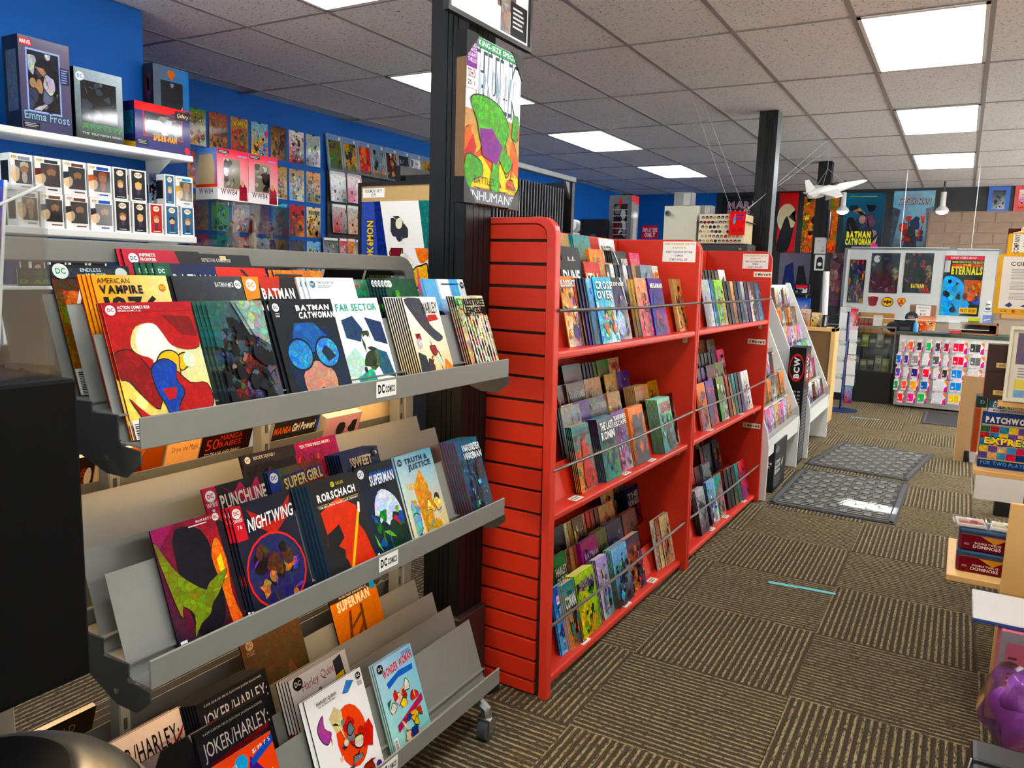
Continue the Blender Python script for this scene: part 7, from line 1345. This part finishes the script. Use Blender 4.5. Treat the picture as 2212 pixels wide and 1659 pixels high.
# ------------------------------------------------------------------ wooden game shelving on the aisle's other side
mat('light_wood', '#dcae6a', .45, var=.1, scale=10, stretch=(.2, 1, 1)); mat('purple_plush', '#8a3fa0', .9, var=.25, scale=18, bump=.8, bscale=60); mat('bag_film', '#ffffff', .1); glass_mat('bag', '#fbf8fb', .02, .15); mat('tin_red', '#6a1c22', .35, .2); mat('tin_blue', '#2c4a6c', .3, .3)
gr = thing('game_shelving', 'light wood shelving stacked with board games', 'shelving', (1.2, .6, 0))
def G(mb, n, m='light_wood', **k):
    o = mb.obj(n, m, gr, **k); o.location = (-1.2, -.6, 0); return o
G(Bx(1.22, 1.24, -1.25, 1.9, 0, 1.9), 'rear_panel'); G(Bx(.836, 1.22, -.235, -.215, .02, .80), 'end_panel', bevel=.002)
for n, (x0, y0, y1, z) in {'a': (.672, -.215, .25, .505), 'b': (.738, .52, .95, .745), 'c': (.80, .55, .95, 1.045), 'd': (.79, .98, 1.5, 1.40), 'e': (.85, -1.2, -.45, .30)}.items(): G(Bx(x0, 1.22, y0, y1, z-.022, z), 'shelf_board', bevel=.002)
G(Bx(.75, .97, .52, .53, .62, .723), 'front_rail', 'white_paint'); G(Bx(.93, .945, .52, .545, .05, .72), 'steel_upright', 'black_plastic')
bp3 = thing('black_upright', 'square black steel post on the carpet by the game shelving', 'post', (.995, 2.74, 0)); Bx(-.05, .05, -.03, .03, 0, .46).obj('post_tube', 'black_plastic', bp3, bevel=.004); Bx(-.052, .052, -.032, .032, .46, .47).obj('post_cap', 'grey_plastic', bp3, bevel=.004)
ED = [('r', 0, 0, 1, 1, '#d8a850'), ('r', .06, .09, .97, .96, '#ece8e0')]
carton('puzzle_box', 'large tan-edged jigsaw box with lines of print on the high wood shelf', 'jigsaw box', (.91, 1.0, 1.4005), 0, .31, .16, .275, '#d0a04c', ED+[('t', 'COBBLE HILL', .16, .80, .72, .88, '#3a3c40', dict(b=.02)), ('ln', .18, .58, .9, .76, 7, '#a8aaac'), ('ln', .18, .4, .9, .55, 6, '#a8aaac'), ('ln', .18, .24, .9, .36, 5, '#a8aaac'), ('p', [(.14, .14), (.2, .2), (.24, .15), (.2, .11)], '#3a3a6a'), ('p', [(.34, .13), (.4, .18), (.43, .12)], '#3a3a6a'), ('t', 'CE', .1, .025, .18, .075, '#4a3a20', dict(b=.01)), ('e', .26, .05, .025, .03, '#b05030'), ('ln', .35, .03, .8, .07, 2, '#a88040')], [('r', 0, 0, 1, 1, '#e8e4dc'), ('r', 0, .05, .5, .95, '#caa050')])
carton('puzzle_box', 'smaller tan-edged jigsaw box lying on the large one', 'jigsaw box', (.93, 1.02, 1.676), 0, .29, .12, .095, '#d0a04c', ED+[('tv', 'COMPANY', .07, .05, .16, .95, '#3a3c40', dict(b=.02)), ('ln', .2, .3, .9, .9, 4, '#a8aaac')])
carton('storybook', 'maroon book with a green disc standing behind the jigsaw boxes', 'book', (.86, 1.30, 1.4005), 0, .14, .02, .41, '#4c1a20', [('r', 0, 0, 1, 1, '#4a1a1e', .2), ('e', .7, .9, .3, .1, '#1f7a48', .1)])
t = thing('toy_hat', 'small yellow and white toy hat on top of the jigsaw boxes', 'toy', (.86, 1.07, 1.7715)); MB().lathe([(.06, 0), (.058, .006), (.03, .012), (.026, .03), (.01, .036)], n=18).obj('hat_crown', 'gold_felt', t, smooth=True) if 'gold_felt' in MATS else MB().lathe([(.06, 0), (.058, .006), (.03, .012), (.026, .03), (.01, .036)], n=18).obj('hat_crown', 'light_wood', t, smooth=True); MB().lathe([(.027, .012), (.028, .016), (.027, .019)], n=18).obj('hat_band', 'red_paint', t)
BR = [('r', 0, 0, 1, 1, '#3c2420', .1), ('r', .2, .16, .75, .34, '#c8a870'), ('ln', .26, .19, .7, .31, 3, '#5a4030')]
for k in range(2): carton('wooden_game_box', 'dark brown game box with a cream label, %s of two on the wood shelf' % ('upper', 'lower')[1-k], 'game box', (.83, .60, 1.0455+k*.118), 0, .17, .1, .116, '#38211e', BR, [('r', 0, 0, 1, 1, '#a82420')])
fr = wall_sheet('leaflet_holder', 'cream display frame holding a purple-grey leaflet', 'leaflet holder', (.90, .545, 1.062), 0, .15, .29, [('r', 0, 0, 1, 1, '#d8d2c6'), ('r', .12, .5, .9, .95, '#6a6074', .2), ('ln', .2, .3, .85, .46, 4, '#8a8a8a'), ('r', .15, .14, .6, .28, '#d8c868'), ('r', .15, .02, .6, .13, '#8ab0c8', .2)], m='print', frame=.012, fm='cream_paint')
carton('board_game', 'square patchwork board game box with coloured cloth squares', 'board game', (.855, .60, .7455), 0, .205, .05, .24, '#2a3f78',
    [('r', 0, 0, 1, 1, '#24386c'), ('r', 0, .16, 1, .78, '#8a90a0')]+[('r', i/6, .17+j*.12, (i+1)/6-.01, .17+(j+1)*.12-.01, ['#7a5a9a', '#e0a83a', '#3f8ab0', '#c83a5a', '#3a6a48', '#d8b48a', '#4a5aa0', '#e8c84a', '#2a4a80', '#b83a40', '#6aa8c8', '#48985a'][(i*5+j*7) % 12], .4) for i in range(6) for j in range(5)]+[('t', 'PATCHWORK', .06, .82, .95, .94, '#ece6d2', dict(b=.06)), ('t', 'EXPRESS', .08, .42, .95, .58, '#17183a', dict(b=.09)), ('t', 'EXPRESS', .08, .43, .95, .57, '#f0d83a', dict(b=.04)), ('t', 'FOR TWO PLAYERS', .05, .05, .97, .13, '#6aa0c8', dict(b=.02)), ('r', 0, .145, 1, .16, '#d0b060'), ('r', 0, .78, 1, .795, '#d0b060')], [('r', 0, 0, 1, 1, '#24386c')])
carton('board_game', 'rust-orange board game box beside the patchwork one', 'board game', (.735, .66, .7455), 0, .022, .22, .245, '#a8481f', [('r', 0, 0, 1, 1, '#a8441c', .1), ('r', 0, .0, 1, .2, '#d8d0c8')], [('r', 0, 0, 1, 1, '#a8441c', .1), ('e', .3, .5, .2, .2, '#a8b83a'), ('r', 0, .0, 1, .2, '#d8d0c8')])
carton('board_game', 'rainbow-banded cat board game box lying on the patchwork one', 'board game', (.865, .63, .986), 0, .20, .18, .055, '#2c4a58', [('r', 0, .3, .25, 1, '#2a5a6a'), ('r', .25, .3, .5, 1, '#5a9a3a'), ('r', .5, .3, .7, 1, '#c8a83a'), ('r', .7, .3, 1, 1, '#a8302c'), ('r', 0, 0, 1, .32, '#d8d0d0'), ('t', 'A GAME OF\nCAT & MOUTH', .08, .36, .75, .95, 'white', dict(b=.03)), ('t', 'MAGNET-POWERED', .1, .06, .7, .26, '#2a2020', dict(b=.03))]) if False else carton('board_game', 'rainbow-banded board game box on top of the patchwork one', 'board game', (.865, .62, .9865), 0, .19, .16, .055, '#2c4a58', [('r', 0, .3, .25, 1, '#2a5a6a'), ('r', .25, .3, .5, 1, '#5a9a3a'), ('r', .5, .3, .7, 1, '#c8a83a'), ('r', .7, .3, 1, 1, '#a8302c'), ('r', 0, 0, 1, .32, '#d8d0d0'), ('t', 'A GAME OF\nCAT & MOUTH', .08, .36, .75, .95, 'white', dict(b=.03)), ('t', 'MAGNET-POWERED', .1, .06, .7, .26, '#2a2020', dict(b=.03))])
carton('card_game', 'small dark green card game box beside the rainbow one', 'card game', (.745, .70, .9915), 0, .04, .1, .05, '#14322c', [('r', 0, 0, 1, 1, '#14322c'), ('t', 'EX', .4, .3, .9, .7, '#9ac0b0', dict(b=.02))])
bb = thing('brown_divider', 'tall brown hardboard divider at the far end of the game shelving', 'divider', (.80, 4.43, 0)); Bx(-.10, .12, 0, .02, .0, .755).obj('divider_board', 'cardboard', bb, bevel=.002); Bx(-.03, .12, -.01, .1, 0, .10).obj('divider_foot', 'black_plastic', bb); Bx(-.105, -.10, -.005, .025, 0, .755).obj('divider_edging', 'light_wood', bb)
TF = [('r', 0, 0, 1, 1, '#6a1c22', .05), ('p', [(.4, 1), (.95, 1), (.7, .55)], '#c08a4a'), ('t', 'DOUBLE TWELVE', .28, .42, .82, .58, '#e8dcc8', dict(b=.02)), ('t', 'DOMINOES', .25, .14, .82, .4, '#f2ece0', dict(b=.01)), ('ln', .06, .3, .2, .45, 2, '#c8a8a0')]
TT = [('r', 0, 0, 1, 1, '#d0d6da', .1), ('e', .52, .5, .3, .34, '#9ab0b8', .1), ('r', .02, .1, .2, .9, '#c8a0a4', .2)]+[('r', .3+.06*k, .42, .335+.06*k, .6, '#3a4048') for k in range(8)]
for k in range(2):
    t = thing('domino_tin', 'maroon and blue domino tin, %s of two on the low wood shelf' % ('lower', 'upper')[k], 'tin', (.782, -.15, .5055+k*.082)); w, d, h = .168, .12, .08
    Bx(-w/2, w/2, 0, d, 0, h-.018).obj('tin_body', 'tin_red', t, bevel=.008, seg=2); Bx(-w/2-.002, w/2+.002, -.002, d+.002, h-.022, h).obj('tin_lid', 'tin_blue', t, bevel=.008, seg=2)
    pic('tin_print', TF, w-.02, h-.026, t, 2, 'print', off=(0, -.0006, .002)); o = pic('lid_print', TT, w-.016, d-.016, t, 2, 'print'); o.location = (0, .008, h+.0006); o.rotation_euler = (-R90, 0, 0)
for k, (x, y, c, ro) in enumerate(((.735, -.15, 'red', .1), (.835, -.145, 'cream', -.08))):
    t = thing('clear_card_pack', 'clear-wrapped %s card pack lying on top of the domino tins' % c, 'card pack', (x, y, .6705), (0, 0, ro)); Bx(-.045, .045, 0, .09, 0, .012).obj('card_block', 'white_paint', t, bevel=.002); o = pic('pack_print', cover('white %s tan' % c, seed=k, n=5), .08, .08, t, 2, 'print'); o.location = (0, .004, .0125); o.rotation_euler = (-R90, 0, 0); Bx(-.052, .052, -.006, .096, 0, .016).obj('wrap_film', 'film', t)
t = thing('wrapped_folder', 'flat violet and white packet poking out over the aisle', 'packet', (.86, -.70, .545)); Bx(-.115, .2, -.0, .25, 0, .006).obj('packet_card', 'white_paint', t, bevel=.003); Bx(-.112, .2, -.002, .25, -.006, 0).obj('packet_base', 'frame_blue', t); Bx(-.125, .2, -.006, .26, -.010, .009).obj('packet_wrap', 'film', t, bevel=.004)
Bx(.16, .2, .0, .25, -.245, -.006).obj('packet_support', 'light_wood', t)
carton('craft_kit', 'pink craft kit box with a grey border', 'kit', (.915, -.72, .3005), 0, .19, .14, .235, '#d87a94', [('r', 0, 0, 1, 1, '#b8b4b4', .05), ('r', .08, .2, .95, .86, '#e08aa0', .05), ('p', [(.3, .5), (.6, .72), (.9, .5), (.6, .3)], '#c8c4b0', .1), ('e', .6, .5, .12, .1, '#b04a4a', .2), ('ln', .12, .3, .25, .7, 6, '#7a4a5a')], [('r', 0, 0, 1, 1, '#e08aa0', .05)], window=(.0, .0, 1, 1))
def blob(mb, c, r, seed, n=18, m=12, amp=.18, sc=(1, 1, 1)):
    rn = random.Random(seed); ph = [rn.uniform(0, 6) for _ in range(6)]
    vs = []; fs = []
    for i in range(m+1):
        th = math.pi*i/m
        for k in range(n):
            a = 2*math.pi*k/n
            q = r*(1+amp*(math.sin(3*a+ph[0])*math.sin(2*th+ph[1])+.6*math.sin(5*a+ph[2]+2*th)+.4*math.sin(4*th+ph[3])))
            vs.append((c[0]+q*math.sin(th)*math.cos(a)*sc[0], c[1]+q*math.sin(th)*math.sin(a)*sc[1], c[2]+q*math.cos(th)*sc[2]))
    for i in range(m):
        for k in range(n): fs.append((i*n+k, (i+1)*n+k, (i+1)*n+(k+1) % n, i*n+(k+1) % n))
    return mb.add(vs, fs)
t = thing('bagged_plush', 'purple plush toy wrapped in a clear plastic bag', 'plush toy', (.88, -.95, .3005))
blob(MB(), (0, 0, .092), .075, 3, sc=(1, 1, 1.1)).obj('plush_body', 'purple_plush', t, smooth=True); blob(MB(), (-.01, -.02, .165), .05, 5).obj('plush_head', 'purple_plush', t, smooth=True); blob(MB(), (.0, -.005, .122), .108, 9, amp=.14, sc=(1, 1, 1)).obj('plastic_bag', 'bag', t, smooth=True)
for k in range(2):
    t = thing('folded_case', 'black rounded folding case, %s of two at the carpet edge' % ('inner', 'outer')[k], 'case', (.87, -1.31-k*.11, .0)); prof = [(-.12-.02*math.sin(math.pi*q/8), .44-.44*q/8) for q in range(9)]
    MB().prism(prof+[(.2, 0), (.2, .44)], 'y', 0, .1).obj('case_shell', 'black_plastic', t, bevel=.01, seg=2); MB().tube([(p[0]-.002, -.001, p[1]) for p in prof], .002, 5).obj('case_piping', 'string', t)

# ------------------------------------------------------------------ foreground: hanging black display box, clear holders, bin
mat('collar_tan_lit', '#8a7a68', .4, .4); mat('satin_black', '#050506', .6, spec=.12, var=.1); mat('brushed_steel', '#8a8880', .32, .9, var=.15, scale=30, stretch=(1, 1, 8), bump=.1)
bd = thing('black_pedestal', 'tall black display head next to the grey rack', 'display stand', (-.8, -2.9, 0))
Bx(-.2, .22, -.45, .32, .834, 1.336).obj('pedestal_head', 'satin_black', bd, bevel=.005); Bx(-.2, -.13, -.1, .0, .02, .834).obj('pedestal_post', 'satin_black', bd); Bx(-.22, -.08, -.25, .15, 0, .02).obj('pedestal_foot', 'satin_black', bd)
bh_ = thing('brochure_holder', 'clear acrylic leaflet holder on the black display head', 'leaflet holder', (-.70, -2.70, 1.3365), (0, 0, .25))
Bx(-.09, .10, .085, .09, 0, .30).obj('holder_back', 'acrylic', bh_); Bx(-.09, .10, -.02, -.015, 0, .25).obj('holder_front', 'acrylic', bh_); Bx(.096, .10, -.015, .085, 0, .29).obj('holder_side', 'acrylic', bh_); Bx(-.09, .10, -.015, .085, 0, .004).obj('holder_floor', 'acrylic', bh_)
MB().tube([(.098, -.018, 0), (.098, -.018, .25), (.098, .088, .30)], .003, 6).obj('holder_edge', 'string', bh_)
lf = thing('leaflet', 'blue leaflet standing in the clear acrylic holder', 'leaflet', (-.69, -2.68, 1.342), (-.12, 0, .25)); Bx(-.085, .05, 0, .003, 0, .30).obj('leaflet_sheet', 'white_paint', lf); pic('sheet_print', cover('blue navy orange', seed=4, n=8), .13, .30, lf, 2, 'print', off=(-.018, -.001, 0))
bn = thing('waste_bin', 'round bin with a black domed lid and brushed steel collar', 'bin', (-.525, -2.79, 0))
MB().lathe([(.20, 0), (.225, .02), (.235, .62), (.236, .64)], n=48).obj('bin_body', 'satin_black', bn, smooth=True)
MB().lathe([(.236, .64), (.242, .645), (.242, .67), (.232, .695), (.222, .705)], n=48).obj('outer_collar', 'collar_tan_lit', bn, smooth=True)  # tan light falling on the collar is put into its colour
MB().lathe([(.222, .705), (.220, .709), (.216, .711)], n=48).obj('collar_seam', 'satin_black', bn, smooth=True)
MB().lathe([(.216, .711), (.21, .722), (.19, .742), (.15, .762), (.125, .77), (.12, .768)], n=48).obj('steel_collar', 'brushed_steel', bn, smooth=True)
MB().lathe([(.12, .768), (.118, .778), (.10, .788), (.06, .794), (.01, .796)], n=48).obj('domed_lid', 'satin_black', bn, smooth=True)
